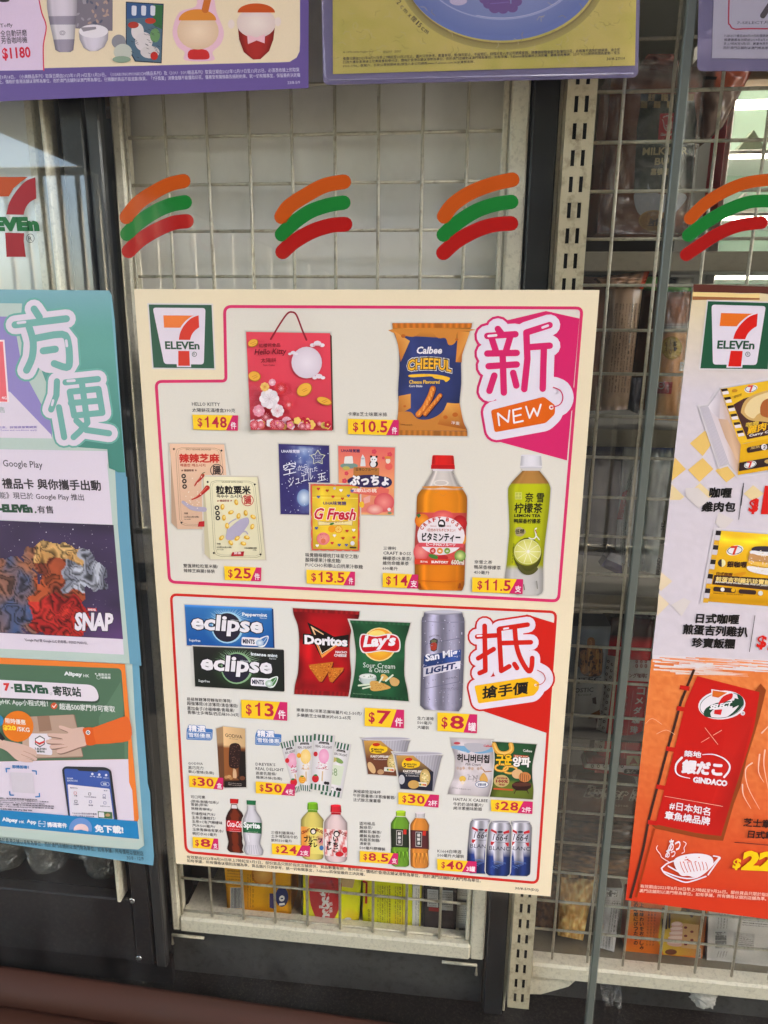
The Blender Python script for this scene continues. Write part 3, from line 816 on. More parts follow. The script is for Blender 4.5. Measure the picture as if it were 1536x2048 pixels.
# 7-shaped shop emblem; O = corners tl,tr,br,bl of its square in photo points
def emblem(art, Q, green=(52, 92, 72), white=(232, 218, 230), org=(246, 128, 62), red=(224, 62, 48), dark=(50, 84, 66), square=True, reg=True):
    def q(u, v):
        (ax, ay), (bx, by), (cx, cy), (dx, dy) = Q
        return ((ax*(1-u)+bx*u)*(1-v)+(dx*(1-u)+cx*u)*v, (ay*(1-u)+by*u)*(1-v)+(dy*(1-u)+cy*u)*v)
    def qq(L): return [q(*p) for p in L]
    if square:
        art.poly(qq([(-.02, -.02), (1.02, -.02), (1.02, 1.02), (-.02, 1.02)]), (222, 214, 214))
        art.poly(qq([(0, 0), (1, 0), (1, 1), (0, 1)]), green)
        L = abs(Q[1][0]-Q[0][0])
        art.poly(rounded(qq([(.06, .05), (.90, .05), (.83, .94), (.18, .94)]), L*.05), white)
        art.poly(qq([(.385, .90), (.62, .90), (.62, .985), (.385, .985)]), white)
    art.poly(qq([(.22, .17), (.73, .17), (.60, .235), (.49, .365), (.22, .365)]), org)
    outer = spl([(.785, .165), (.66, .215), (.54, .33), (.47, .45), (.445, .555)], 5)
    inner = spl([(.625, .555), (.66, .47), (.72, .40), (.785, .355)], 5)
    wo = spl([(.80, .15), (.66, .190), (.52, .31), (.445, .44), (.415, .555)], 5)
    if square: art.poly(qq(wo + inner), white)
    art.poly(qq(outer + inner), red)
    art.poly(qq([(.425, .73), (.605, .73), (.60, .965), (.41, .965)]), red)
    b0 = q(.215, .705); b1 = q(.775, .705)
    h = sqrt((q(.2, .70)[0]-q(.2, .575)[0])**2+(q(.2, .70)[1]-q(.2, .575)[1])**2)
    if square: pass
    vx, vy = q(.5, .5)[0]-q(.5, .6)[0], q(.5, .5)[1]-q(.5, .6)[1]; n = sqrt(vx*vx+vy*vy)
    art.txt('ELEVEn', b0, b1, h, dark, bold=0.034, vec=(vx/n, vy/n))
    if reg:
        c = q(.685, .78); r = L*.035 if square else abs(Q[1][0]-Q[0][0])*.035
        P = [(c[0]+r*cos(2*pi*i/16), c[1]+r*sin(2*pi*i/16)) for i in range(16)]
        art.frame(P, abs(Q[1][0]-Q[0][0])*.009, dark); art.txt('R', (c[0]-r*.42, c[1]+r*.5), (c[0]+r*.45, c[1]+r*.5), r*1.05, dark)
    return art

YEL, MAG, REDTX = (255, 206, 48), (216, 40, 104), (196, 34, 66)
def price(art, Q, price_t, unit, cut=.80, uh=None, ps=.07, digits=None):
    """yellow and magenta price flash; Q = tl,tr,br,bl"""
    def q(u, v):
        (ax, ay), (bx, by), (cx, cy), (dx, dy) = Q
        return ((ax*(1-u)+bx*u)*(1-v)+(dx*(1-u)+cx*u)*v, (ay*(1-u)+by*u)*(1-v)+(dy*(1-u)+cy*u)*v)
    art.poly([q(0, 0), q(1, 0), q(1, 1), q(0, 1)], YEL)
    art.poly([q(cut+.08, 0), q(1, 0), q(1, 1), q(cut-.07, 1)], MAG)
    H = sqrt((q(0, 1)[0]-q(0, 0)[0])**2+(q(0, 1)[1]-q(0, 0)[1])**2)
    art.txt('$', q(.10, .86), q(.10 + .26*H/abs(Q[1][0]-Q[0][0])*1.3, .86), H*.64, REDTX, bold=.018)
    x0 = .10 + .40*H/abs(Q[1][0]-Q[0][0])
    W_ = {'.': .36}; tot = sum(W_.get(ch, 1.0) for ch in price_t); u = x0; du = (cut-.03-x0)/tot
    for ch in price_t:
        w_ = W_.get(ch, 1.0)*du
        if ch == '1':
            def r(a_, b_): return q(u+w_*a_, .84-(.84-.84+.74*b_))
            art.poly([r(.44, 0), r(.66, 0), r(.66, 1), r(.52, 1), r(.44, .86), r(.18, .76), r(.18, .64), r(.44, .70)], REDTX); art.k -= .5
        elif ch == '.': art.poly([q(u+w_*.2, .84), q(u+w_*.8, .84), q(u+w_*.8, .73), q(u+w_*.2, .73)], REDTX); art.k -= .5
        else: art.txt(ch, q(u+w_*.07, .84), q(u+w_*.93, .84), H*.74, REDTX, bold=.022); art.k -= .5
        u += w_
    art.txt(unit, q(cut+.045, .90), q(.965, .90), uh or H*.46, (246, 236, 240), bold=.02)
    return art
mat('spare_black', (20, 20, 20), 0.5)
printed('print_gloss', rough=0.40, spec=0.26, relief=0.30, wscale=4.0, grain=0.03)
printed('print_rough', rough=0.55, spec=0.3, relief=0.08, wscale=5.0, grain=0.03)
printed('decal_vinyl', rough=0.35, spec=0.15, grain=0.05)
printed('sticker_vinyl', rough=0.06, spec=0.5, grain=0.04)
printed('pack_film', rough=0.25, spec=0.55, grain=0.05, nb=0.8, nbs=55.0, gscale=300)
printed('pack_card', rough=0.5, spec=0.4, grain=0.06, nb=0.15, nbs=80.0)

# a hanging paper sheet: real thickness, slight curl at its free corners
def paper_sheet(name, Q, Y, c, parent, m='print_gloss', nx=1, ny=1, th=0.0003):
    P = [G(p[0], p[1], Y) for p in Q]; n = len(P)
    mb = MB(); B = [Vector((p.x, p.y + th, p.z)) for p in P]
    cc = tuple(x * PRINT_GAIN for x in lin(c))
    mb.add(P + B, [list(range(n))[::-1], list(range(n, 2*n))] + [[i, (i+1) % n, n+(i+1) % n, n+i] for i in range(n)], [cc]*(2*n))
    return mb.build(name, m, parent)
# ================================================================== cream price poster in the middle
Z1, Z2, Z3, Z4 = (260, 570, 3.339), (680, 570, 2.844), (320, 870, 3.491), (740, 880, 3.84)
Z5, Z6, Z7, Z8 = (330, 1190, 3.84), (700, 1190, 3.491), (350, 1440, 4.042), (690, 1450, 3.572)
POST = thing('promotion_poster', 'large cream poster of pink and red framed snack offers in mid window', 'poster', (0, 0.0025, -0.378))
Q0 = [(268, 578), (1199, 580), (1101, 1793), (352, 1727)]
paper_sheet('paper', Q0, YP, (240, 222, 190), POST)
BODY = (229, 221, 209); TXC = (58, 52, 54); CR = (240, 222, 190)
a = Art(layer=2)
pinkP = [(449, 613), (1164, 616), (1117, 1202), (339, 1164), (312, 763), (452, 762)]
redP = [(342, 1189), (1112, 1224), (1075, 1766), (372, 1704)]
R1_ = rounded(pinkP, [14, 12, 12, 12, 12, 8]); R2_ = rounded(redP, [12, 12, 12, 14])
a.poly(R1_, BODY); a.k -= 1; a.poly(R2_, (227, 223, 216))
a.build('printed_panel', 'print_gloss', POST)
a = Art(layer=5); a.poly([(1092, 622), (1159, 637), (1134, 921), (1000, 884), (985, 870), (975, 650)], (222, 40, 106)); a.frame(R1_, 6, (226, 50, 106))
a.build('pink_border', 'print_gloss', POST)
a = Art(layer=5); a.poly([(1054, 1229), (1109, 1246), (1096, 1467), (960, 1420), (950, 1260)], (214, 34, 26)); a.frame(R2_, 5.2, (214, 38, 32))
a.build('red_border', 'print_gloss', POST)
a = Art(Z1, 3); emblem(a, [(125, 130), (545, 133), (563, 557), (157, 552)], green=(52, 92, 72)); a.build('shop_emblem', 'print_gloss', POST)

def bubble(view, strokes, sw, ow, mw, col, tagP, arc, layer=8, hl=()):
    A_ = Art(view, layer)
    for w, c in ((mw, col), (ow, (233, 222, 234))):
        for st in strokes + [arc]:
            A_.line(st, w, c); A_.k -= 0.9
        A_.k += 1
        A_.poly(offset_poly(rounded(tagP, 20), (w - sw) * .5 + 4), c)
        cx = sum(p[0] for s_ in strokes for p in s_) / sum(len(s_) for s_ in strokes); cy = sum(p[1] for s_ in strokes for p in s_) / sum(len(s_) for s_ in strokes)
        A_.disc(cx, cy + 20, ow * 1.05, ow * 1.35, c)
    A_.k += 1
    for st in strokes: A_.line(st, sw, col); A_.k -= 0.9
    A_.k += 1
    for h in hl: A_.line(h, sw * .38, (240, 230, 238))
    return A_
xin = [[(898, 250), (925, 285)], [(838, 290), (998, 280)], [(862, 300), (885, 372)], [(968, 295), (945, 372)], [(838, 390), (1005, 386)], [(845, 462), (1005, 452)],
       [(925, 392), (932, 612)], [(878, 515), (850, 602)], [(985, 500), (1003, 572)], [(1192, 228), (1060, 270)], [(1060, 275), (1066, 420), (1048, 592)], [(1076, 354), (1193, 345)], [(1160, 356), (1153, 590)]]
tagP = [(858, 712), (1160, 635), (1224, 684), (1222, 735), (1170, 785), (880, 838)]
a = bubble(Z2, xin, 37, 122, 150, (222, 40, 106), tagP, spl([(1213, 582), (1252, 600), (1268, 640), (1250, 680), (1205, 697)], 4), hl=([(845, 290), (888, 286)], [(1152, 242), (1182, 231)]))
a.poly(rounded(tagP, 14), (232, 100, 24)); a.disc(1202, 696, 13, c=(240, 226, 230)); a.disc(1202, 696, 6, c=(232, 100, 24))
a.line(spl([(1213, 582), (1252, 600), (1268, 640), (1250, 680), (1200, 697)], 5), 6, (216, 44, 96))
for st in ([(906, 798), (898, 730), (956, 779), (964, 714)], [(1030, 701), (984, 712), (990, 784), (1040, 773)], [(990, 747), (1028, 738)], [(1058, 692), (1078, 756), (1102, 702), (1122, 744), (1142, 680)]):
    a.line(st, 10, (246, 236, 240)); a.k -= .9
a.build('new_badge', 'print_gloss', POST)
di = [[(888, 291), (1020, 282)], [(940, 215), (945, 528), (905, 545)], [(895, 442), (1003, 378)], [(1240, 207), (1045, 236)], [(1040, 240), (1056, 530), (1112, 498)], [(1058, 336), (1262, 330)],
      spl([(1150, 222), (1160, 340), (1185, 430), (1228, 510), (1256, 532), (1270, 490), (1272, 440)], 3), [(1148, 482), (1166, 510)]]
tag2 = [(868, 634), (1262, 572), (1322, 612), (1318, 660), (1282, 702), (896, 758)]
a = bubble(Z6, di, 33, 112, 138, (214, 34, 26), tag2, spl([(1308, 525), (1350, 550), (1362, 590), (1335, 622), (1295, 630)], 4), hl=([(890, 286), (918, 284)], [(1075, 236), (1105, 231)]))
a.poly(rounded(tag2, 14), (250, 186, 34)); a.disc(1296, 629, 9, c=(240, 226, 230))
a.line(spl([(1308, 525), (1350, 550), (1362, 590), (1335, 622), (1295, 630)], 5), 5, (206, 40, 46))
a.txt('搶手價', (925, 724), (1240, 688), 84, (30, 26, 26), bold=.03)
a.build('bargain_badge', 'print_gloss', POST)

SHD = (176, 168, 158)
def bag_f(c, seed=0, edge=.22, amp=.25, hi=.16):
    def f(u, v):
        k = 1 - edge * abs(2*u-1)**3 - .10*(abs(2*v-1)**6)
        k += (vn(u*6+seed, v*9+seed*2) - .5) * amp * (abs(2*u-1)**1.5 + .25)
        k += hi * max(0, 1 - abs(u-.22)*9) * vn(seed+3, v*7)
        cc = c(u, v) if callable(c) else c
        return shade(cc, k)
    return f
def seal(art, P4, c, n=26):
    """ribbed end seal of a bag"""
    art.sheet(P4, n, 2, lambda u, v: shade(c, .86 + .26 * (int(u*n) % 2)))

# 1 gift bag
a = Art(Z1, 8)
a.halo([(775, 313), (1336, 322), (1357, 972), (806, 968)], 16, SHD, BODY)
a.poly([(1330, 322), (1347, 340), (1359, 965), (1345, 974)], (70, 44, 34))
a.sheet([(775, 313), (1336, 322), (1350, 972), (806, 968)], 12, 14, lambda u, v: shade((226, 68, 86), 1.04 - .10*v + .05*vn(u*5, v*5)))
def fan(cx, cy, r, c, c2, n=14):
    a.disc(cx, cy, r, c=c); 
    for i in range(n): a.line([(cx, cy), (cx + r*.92*cos(2*pi*i/n), cy + r*.92*sin(2*pi*i/n))], 2.2, c2, cap=False); a.k -= .3
def seig(x, y):   # wave pattern
    for r in (26, 17, 8): a.line([(x + r*cos(radians(180+18*i)), y + r*sin(radians(180+18*i))) for i in range(11)], 1.6, (238, 112, 128), cap=False); a.k -= .33
for j in range(5):
    for i in range(5): seig(826 + i*52 + (26 if j % 2 else 0), 700 + j*34)
for (x, y, rx, ry, rt) in ((1165, 700, 55, 42, -.6), (822, 388, 36, 26, -.4), (832, 610, 42, 34, .2), (1298, 775, 52, 26, .3)):
    a.disc(x, y, rx, ry, (190, 120, 40), rot=rt); a.disc(x-2, y-2, rx-4, ry-4, (244, 178, 70), rot=rt); a.line([(x-18, y+4), (x+14, y-10)], 3, (204, 130, 46)); a.line([(x-8, y+14), (x+20, y)], 3, (204, 130, 46))
a.gdisc(1180, 518, 102, 106, (240, 226, 236), (222, 204, 216))
for (x, y, k) in ((1090, 456, 1), (1252, 396, 1.5), (1262, 614, 1.3)):
    for dx, dy, r in ((-22, 4, 12), (0, -4, 17), (20, 4, 12)): a.disc(x+dx*k, y+dy*k, r*k, r*k*.7, (238, 222, 230)); a.k -= .9
a.k += 2
a.txt('花餅禮盒', (1222, 412), (1276, 412), 14, (216, 60, 80))
a.txt('紅櫻花食品', (862, 417), (1003, 413), 25, (124, 30, 40), bold=.01)
a.txt('Hello Kitty', (832, 478), (1046, 472), 50, (116, 24, 38), shear=.2, bold=.012)
a.txt('太陽餅', (873, 520), (976, 517), 32, (124, 30, 40)); a.txt('Sun Cake', (890, 541), (966, 541), 12, (124, 30, 40))
random.seed(5)
for i in range(46):
    x = 815 + random.random()*520; y = 905 + random.random()*58 - 40*max(0, 1-abs(x-905)/60); r = 16 + random.random()*18
    if x + r > 1345: x = 1345 - r
    if y + r > 966: y = 966 - r
    c = random.choice([(244, 190, 206), (226, 60, 76), (248, 210, 110), (240, 225, 232), (238, 130, 150), (200, 40, 60)])
    if i % 3 == 0: fan(x, y, r, c, shade(c, .8) if c[1] > 100 else (250, 180, 190))
    else:
        for q_ in range(5): a.disc(x + r*.5*cos(q_*1.257), y + r*.5*sin(q_*1.257), r*.48, c=c, n=10); a.k -= .95
        a.k += .3; a.disc(x, y, r*.25, c=(248, 214, 120), n=8)
for (x, y, r, c, c2) in ((930, 760, 66, (238, 226, 230), (214, 190, 196)), (1010, 690, 40, (214, 50, 60), (246, 170, 180)), (860, 840, 40, (240, 150, 170), (250, 220, 226)), (985, 840, 44, (238, 222, 226), (230, 160, 170)), (900, 680, 30, (246, 200, 110), (226, 140, 60)), (1060, 800, 30, (226, 70, 80), (250, 190, 196)), (950, 650, 24, (240, 170, 186), (250, 224, 228))):
    for q_ in range(8): a.disc(x + r*.6*cos(q_*.785), y + r*.6*sin(q_*.785), r*.42, c=shade(c, .97 if q_ % 2 else 1.03), n=12); a.k -= .9
    a.k += 1; fan(x, y, r*.55, c, c2, 10)
a.line(spl([(940, 362), (1000, 262), (1050, 192), (1083, 181), (1112, 202), (1150, 300), (1178, 366)], 5), 12, (146, 26, 42))
a.build('printed_gift_bag', 'print_gloss', POST)

# 2 cheese corn sticks bag
a = Art(Z2, 8)
Lp = [(297, 220), (303, 262), (331, 345), (338, 460), (330, 600), (333, 700), (320, 800), (316, 852)]
Rp = [(750, 220), (736, 272), (692, 400), (690, 560), (680, 680), (700, 775), (722, 822), (724, 858)]
Lp, Rp = spl(Lp, 3), spl(Rp, 3)
a.halo(Lp + Rp[::-1], 14, SHD, BODY)
a.loft(Lp, Rp, 22, bag_f((54, 64, 118), 2))
a.loft(Lp[:5], Rp[:5], 22, bag_f((214, 134, 58), 5, amp=.2))
a.poly(spl([(330, 280), (400, 294), (430, 290), (468, 262), (520, 268), (558, 302), (600, 302), (615, 338), (640, 340), (660, 318), (668, 268), (735, 262), (738, 250), (303, 250), (312, 275)], 3, True), (216, 136, 60))
a.gpoly([(308, 262), (398, 318), (345, 438), (328, 330)], [(232, 150, 70), (240, 170, 90), (200, 112, 44), (214, 130, 56)])
a.gpoly([(672, 262), (738, 268), (694, 398), (692, 440), (658, 438)], [(216, 130, 56), (236, 160, 80), (186, 98, 40), (170, 90, 36), (226, 146, 66)])
a.gpoly([(334, 632), (402, 618), (402, 700), (330, 740)], [(206, 130, 60), (232, 162, 84), (220, 146, 70), (170, 100, 44)])
bp_ = spl([(332, 722), (400, 722), (440, 760), (500, 765), (560, 740), (600, 700), (620, 676)], 4)
a.poly(bp_ + [(680, 672), (700, 775), (722, 830), (318, 826)], (206, 130, 58))
a.gpoly([(555, 792), (610, 670), (678, 676), (702, 778), (716, 822)], [(190, 104, 40), (240, 170, 84), (230, 150, 70), (180, 96, 40), (160, 84, 34)])
for x, y, r in ((655, 738, 16), (600, 752, 13), (640, 782, 11), (360, 290, 13), (368, 690, 8), (664, 310, 9)): a.disc(x, y, r, r*.8, (196, 100, 36)); a.k -= .9
a.k += 1
seal(a, [(298, 216), (751, 217), (749, 243), (301, 244)], (208, 116, 42)); seal(a, [(318, 826), (722, 832), (724, 860), (316, 854)], (190, 116, 50))
a.txt('Calbee', (436, 392), (580, 392), 42, (240, 232, 238), bold=.03, shear=.2)
a.otxt('CHEEFUL', (384, 492), (632, 497), 64, (240, 232, 232), (240, 232, 232), ow=.11, bold=.03, arc=16); a.k -= 1
a.otxt('CHEEFUL', (384, 492), (632, 497), 64, (248, 182, 62), (40, 24, 20), ow=.06, bold=.03, arc=16)
a.poly(spl([(392, 512), (450, 506), (540, 508), (622, 526), (615, 545), (600, 552), (590, 540), (540, 532), (520, 520), (470, 522), (400, 524)], 3, True), (248, 190, 60))
a.txt('Cheese Flavoured', (393, 562), (567, 562), 22, (246, 196, 84), bold=.025); a.txt('Corn Sticks', (393, 581), (468, 581), 13, (236, 230, 232), bold=.02)
def stick(P, w):
    a.line([(x+4, y+5) for x, y in P], w, (30, 30, 60)); a.line(P, w, (200, 98, 34)); a.line([(x-3, y-2) for x, y in P], w*.62, (232, 136, 56))
    for i, (x, y) in enumerate(P): a.disc(x + 6*sin(i*2.1), y, w*.16, c=(246, 166, 84), n=8); a.k -= .9
    a.k += 1
stick(spl([(528, 590), (515, 630), (500, 660), (478, 700), (446, 736)], 4), 34); stick(spl([(570, 628), (550, 655), (525, 685), (484, 735)], 4), 24)
a.txt('淨重', (632, 790), (680, 797), 18, (238, 228, 220)); a.txt('corn snack', (345, 797), (412, 799), 9, (80, 50, 30))
a.build('printed_snack_bag', 'print_gloss', POST)

# 3 sausage pouches
def pouch(view, P, c, layer, side_c):
    A_ = Art(view, layer)
    A_.halo(P, 14, SHD, BODY)
    A_.sheet([P[0], P[1], P[2], P[3]], 8, 10, lambda u, v: shade(c, 1.03 - .08*v - .05*abs(2*u-1)))
    return A_
a = Art(Z3, 8)
O = [(62, 62), (450, 66), (490, 300), (490, 655), (122, 655), (80, 612)]
a.halo(O, 14, SHD, BODY); a.poly([(62, 62), (80, 160), (122, 655), (80, 612), (74, 160)], (196, 160, 134))
a.sheet([(66, 60), (448, 66), (490, 655), (122, 657)], 10, 12, lambda u, v: shade((238, 194, 164), 1.03-.08*v))
def octo(P, r, w, c): a.frame(rounded(P, r, 2), w, c)
octo([(108, 88), (425, 92), (476, 640), (140, 632)], 44, 2.2, (150, 110, 90)); octo([(122, 96), (412, 100), (462, 630), (152, 622)], 38, 1.4, (150, 110, 90))
for x, y in ((97, 98), (429, 109), (150, 612)): a.poly([(x-9, y), (x, y-9), (x+9, y), (x, y+9)], (50, 36, 32)); a.k -= .9
a.k += 1
a.txt('SPICY SESAME SAUSAGE', (180, 106), (355, 108), 12, (120, 84, 70)); a.otxt('辣辣芝麻', (138, 192), (414, 192), 60, (214, 48, 40), (214, 48, 40), ow=.02, bold=.02)
a.txt('매콤한 깨소시지', (142, 220), (316, 222), 20, (190, 50, 40), bold=.02); a.txt('★ 開袋即食 ★', (148, 256), (258, 254), 16, (120, 60, 50), bold=.02)
c_ = (396, 246); a.disc(*c_, 46, 44, (60, 46, 44)); a.disc(*c_, 41, 39, (236, 192, 164)); a.txt('腸', (370, 275), (424, 275), 58, (60, 46, 44), bold=.03)
for x, y in ((165, 287), (170, 322), (172, 360)): a.disc(x, y, 16, c=(46, 34, 34)); a.disc(x, y, 7, c=(226, 188, 162)); a.k -= 1
a.k += 1
for P, w in ((spl([(298, 282), (282, 305), (258, 330), (242, 356)], 4), 26), (spl([(330, 368), (300, 400), (262, 432), (222, 452)], 4), 34)): a.line(P, w, (196, 40, 34), w1=5); a.line([(x-4, y-3) for x, y in P], w*.25, (230, 110, 90), w1=2)
a.line(spl([(300, 282), (298, 268), (312, 262)], 3), 5, (84, 100, 50))
a.line(spl([(160, 468), (190, 490), (230, 512), (310, 520)], 4), 20, (184, 172, 192), w1=34)
for i in range(22): a.disc(150 + hsh(i)*150, 290 + hsh(i, 2)*230, 4, c=(246, 226, 204), n=7); a.k -= .98
a.k += 1
a.lines([('淨重', 168, 552, 195, 552, 11), ('150克(30克×5條)', 168, 580, 272, 580, 14), ('Net weight', 168, 593, 215, 593, 8)], (80, 60, 54), bold=.02)
a.poly([(272, 606), (310, 600), (310, 640), (264, 640)], (196, 36, 44))
a.build('printed_pouch', 'print_gloss', POST)
a = Art(Z3, 24)
O = [(302, 292), (680, 294), (690, 345), (736, 868), (352, 866), (314, 828)]
a.halo(O, 12, (190, 170, 150), BODY); a.poly([(302, 292), (352, 866), (314, 830), (300, 400)], (206, 194, 160))
a.sheet([(304, 290), (680, 294), (736, 870), (352, 868)], 10, 12, lambda u, v: shade((242, 232, 196), 1.02-.06*v-.04*abs(2*u-1)))
octo([(346, 318), (660, 322), (716, 856), (380, 846)], 44, 2.2, (130, 120, 90)); octo([(360, 326), (648, 330), (702, 846), (392, 836)], 38, 1.4, (130, 120, 90))
for x, y in ((333, 328), (662, 345), (376, 824), (702, 834)): a.poly([(x-9, y), (x, y-9), (x+9, y), (x, y+9)], (44, 36, 32)); a.k -= .9
a.k += 1
a.txt('SAUSAGE WITH CORN', (432, 334), (576, 336), 12, (110, 100, 76)); a.otxt('粒粒粟米', (394, 412), (632, 412), 56, (36, 30, 30), (36, 30, 30), ow=.02, bold=.02)
a.txt('옥수수 소시지', (396, 437), (570, 440), 22, (50, 42, 40), bold=.02); a.txt('★ 開袋即食 ★', (398, 468), (504, 466), 16, (170, 60, 50), bold=.02)
c_ = (612, 456); a.disc(*c_, 42, 41, (196, 50, 48)); a.disc(*c_, 37, 36, (240, 228, 192)); a.txt('腸', (588, 482), (638, 482), 54, (196, 50, 48), bold=.03)
for x, y in ((397, 508), (402, 545), (404, 580)): a.disc(x, y, 16, c=(40, 34, 34)); a.disc(x, y, 7, c=(240, 228, 192)); a.k -= 1
a.k += 1
a.poly(spl([(460, 720), (470, 670), (510, 628), (560, 590), (612, 576), (622, 610), (600, 650), (560, 700), (520, 728), (480, 735)], 4, True), (182, 172, 196))
a.line(spl([(470, 690), (480, 620), (530, 586)], 4), 8, (182, 172, 196)); a.line(spl([(540, 700), (590, 672), (612, 690)], 4), 9, (182, 172, 196))
random.seed(11)
for x, y in ((532, 470), (436, 502), (495, 540), (598, 545), (446, 578), (548, 566), (650, 572), (468, 634), (644, 640), (430, 718), (606, 716), (494, 752), (582, 758), (538, 722)):
    rt = random.random()*3; a.disc(x, y, 21, 14, (236, 178, 52), rot=rt, n=12); a.disc(x+3, y-3, 12, 8, (250, 220, 130), rot=rt, n=10); a.k -= 1.9
a.k += 2
a.lines([('淨重', 398, 765, 424, 765, 11), ('150克(30克×5條)', 398, 792, 500, 792, 14), ('Net weight', 398, 805, 446, 805, 8), ('內含5條獨立包裝', 590, 795, 676, 796, 13), ('(5條)', 648, 808, 676, 808, 8)], (80, 72, 60), bold=.02)
a.poly([(506, 818), (588, 812), (582, 846), (494, 846)], (186, 30, 44)); a.txt('雙匯', (516, 834), (566, 832), 16, (240, 220, 220), bold=.02)
a.build('printed_pouch', 'print_gloss', POST)

# 4 candy packs
a = Art(Z3, 8); QD = [(828, 62), (1180, 74), (1190, 560), (842, 552)]
a.halo(QD, 12, SHD, BODY)
random.seed(3)
a.sheet(QD, 26, 32, lambda u, v: mixc((52, 44, 104), mixc((88, 112, 176), (196, 214, 240), min(1, 1.4*vn(u*14, v*16)**3)), max(0, 1.25 - 3.2*sqrt((u-.52)**2+(v-.15)**2)) * .8 + .75*max(0, 1-3.4*sqrt((u-.55)**2+((v-.80)*1.1)**2)) + .10*vn(u*30, v*40)))
a.frame([(832, 68), (1176, 78), (1186, 556), (846, 548)], 9, (58, 48, 108))
a.gdisc(1005, 438, 48, 60, (226, 236, 246), (110, 140, 190))
for i in range(80): a.disc(850 + hsh(i, 7)*325, 85 + hsh(i, 9)*460, 1.6+2.2*hsh(i, 4), c=(222, 228, 246), n=6); a.k -= .98
a.k += 1
a.txt('UHA味覚糖', (848, 124), (975, 126), 23, (224, 220, 240), bold=.03)
wh = (238, 236, 246)
for tx, x0, y0, x1, y1, h in (('空', 862, 282, 950, 262, 82), ('から', 962, 250, 1030, 236, 36), ('こぼれた', 985, 276, 1100, 252, 34), ('ジュエル', 898, 362, 1070, 308, 60), ('玉', 1098, 326, 1160, 312, 52)): a.txt(tx, (x0, y0), (x1, y1), h, wh)
st = []
for i in range(10): w = radians(-90 + 36*i); r = 52 if i % 2 == 0 else 30; st.append((1102 + r*cos(w), 158 + r*sin(w)))
a.frame(st, 4, (226, 226, 190)); a.lines([('星くずの', 1080, 150, 1128, 150, 12), ('われた', 1084, 168, 1122, 168, 11), ('ソーダ味', 1082, 186, 1124, 186, 11)], wh)
a.build('printed_candy_pack', 'print_gloss', POST)
a = Art((320, 870, 3.491), 8); QP = [(1244, 76), (1640, 88), (1632, 560), (1250, 552)]
a.halo(QP, 12, SHD, BODY)
a.sheet(QP, 14, 20, lambda u, v: mixc(mixc((236, 104, 100), (246, 166, 110), min(1, v*1.7)), (240, 120, 116), max(0, (v-.62)*2.4)) if v < .97 else (250, 190, 120))
a.txt('UHA味覚糖', (1266, 120), (1395, 122), 23, (60, 40, 84), bold=.03)
for x, y, r in ((1495, 116, 17), (1302, 268, 14), (1288, 320, 17), (1604, 136, 17), (1560, 160, 10), (1600, 330, 10)):
    for q_ in range(5): a.disc(x+r*.6*cos(q_*1.257), y+r*.6*sin(q_*1.257), r*.5, c=(226, 70, 90), n=8); a.k -= .95
    a.k += .4
a.disc(1320, 215, 62, 20, (120, 150, 140)); a.disc(1300, 232, 26, 14, (196, 180, 90)); a.rrect([(1290, 150), (1344, 146), (1350, 200), (1284, 200)], 8, (236, 226, 220))
a.poly([(1398, 218), (1403, 160), (1415, 134), (1430, 160), (1436, 218)], (226, 222, 220)); a.disc(1416, 165, 12, 6, (180, 180, 190))
a.disc(1492, 202, 30, 26, (36, 30, 36)); a.disc(1492, 170, 24, 22, (238, 232, 232)); a.disc(1488, 205, 20, 20, (238, 232, 232)); a.disc(1474, 150, 8, c=(36, 30, 36)); a.disc(1512, 152, 8, c=(36, 30, 36)); a.disc(1483, 170, 4, c=(36, 30, 36)); a.disc(1500, 171, 4, c=(36, 30, 36))
a.disc(1598, 220, 26, 24, (238, 100, 90)); a.disc(1592, 180, 16, 20, (240, 214, 196)); a.disc(1592, 158, 24, 10, (226, 140, 60))
a.poly([(1352, 224), (1530, 230), (1530, 300), (1350, 290)], (190, 120, 60)); a.txt('日本🌸フルーツ'.replace('🌸', '○'), (1368, 250), (1516, 254), 22, (50, 30, 40), bold=.02)
a.disc(1456, 322, 148, 44, (50, 40, 84)); a.disc(1560, 330, 60, 40, (50, 40, 84)); a.txt('ぷっちょ', (1326, 350), (1594, 350), 66, (244, 238, 240), bold=.06)
a.poly([(1330, 372), (1512, 378), (1540, 360), (1600, 380), (1590, 436), (1330, 404)], (236, 110, 96)); a.txt('和歌山の桃', (1340, 398), (1512, 402), 26, (248, 226, 214), bold=.03)
a.gdisc(1565, 470, 70, 66, (250, 150, 140), (226, 84, 92)); a.gdisc(1500, 520, 58, 36, (250, 196, 180), (236, 120, 116)); a.disc(1408, 486, 18, 22, (250, 196, 60)); a.poly([(1420, 440), (1470, 420), (1466, 468), (1425, 480)], (240, 170, 160))
a.disc(1600, 520, 12, c=(236, 226, 226)); a.disc(1604, 545, 14, 8, (120, 150, 110))
a.build('printed_candy_pack', 'print_gloss', POST)
a = Art(Z3, 26)
QY = [(1052, 344), (1394, 350), (1390, 810), (1058, 804)]
sc_ = []
for i in range(4):
    p, q = QY[i], QY[(i+1) % 4]
    for k in range(12): 
        t = k/12; w = 3 if k % 2 else -2
        n_ = (q[1]-p[1], -(q[0]-p[0])); L_ = sqrt(n_[0]**2+n_[1]**2); sc_.append((p[0]+(q[0]-p[0])*t + n_[0]/L_*w, p[1]+(q[1]-p[1])*t + n_[1]/L_*w))
a.halo(QY, 12, (150, 120, 110), BODY); a.poly(sc_, (226, 92, 70))
a.sheet([(1062, 354), (1384, 360), (1380, 800), (1068, 795)], 14, 18, bag_f((248, 206, 62), 4, edge=.1, amp=.14))
a.line([(1064, 424), (1384, 428)], 4, (226, 170, 40)); a.line([(1064, 438), (1384, 442)], 3, (255, 232, 120))
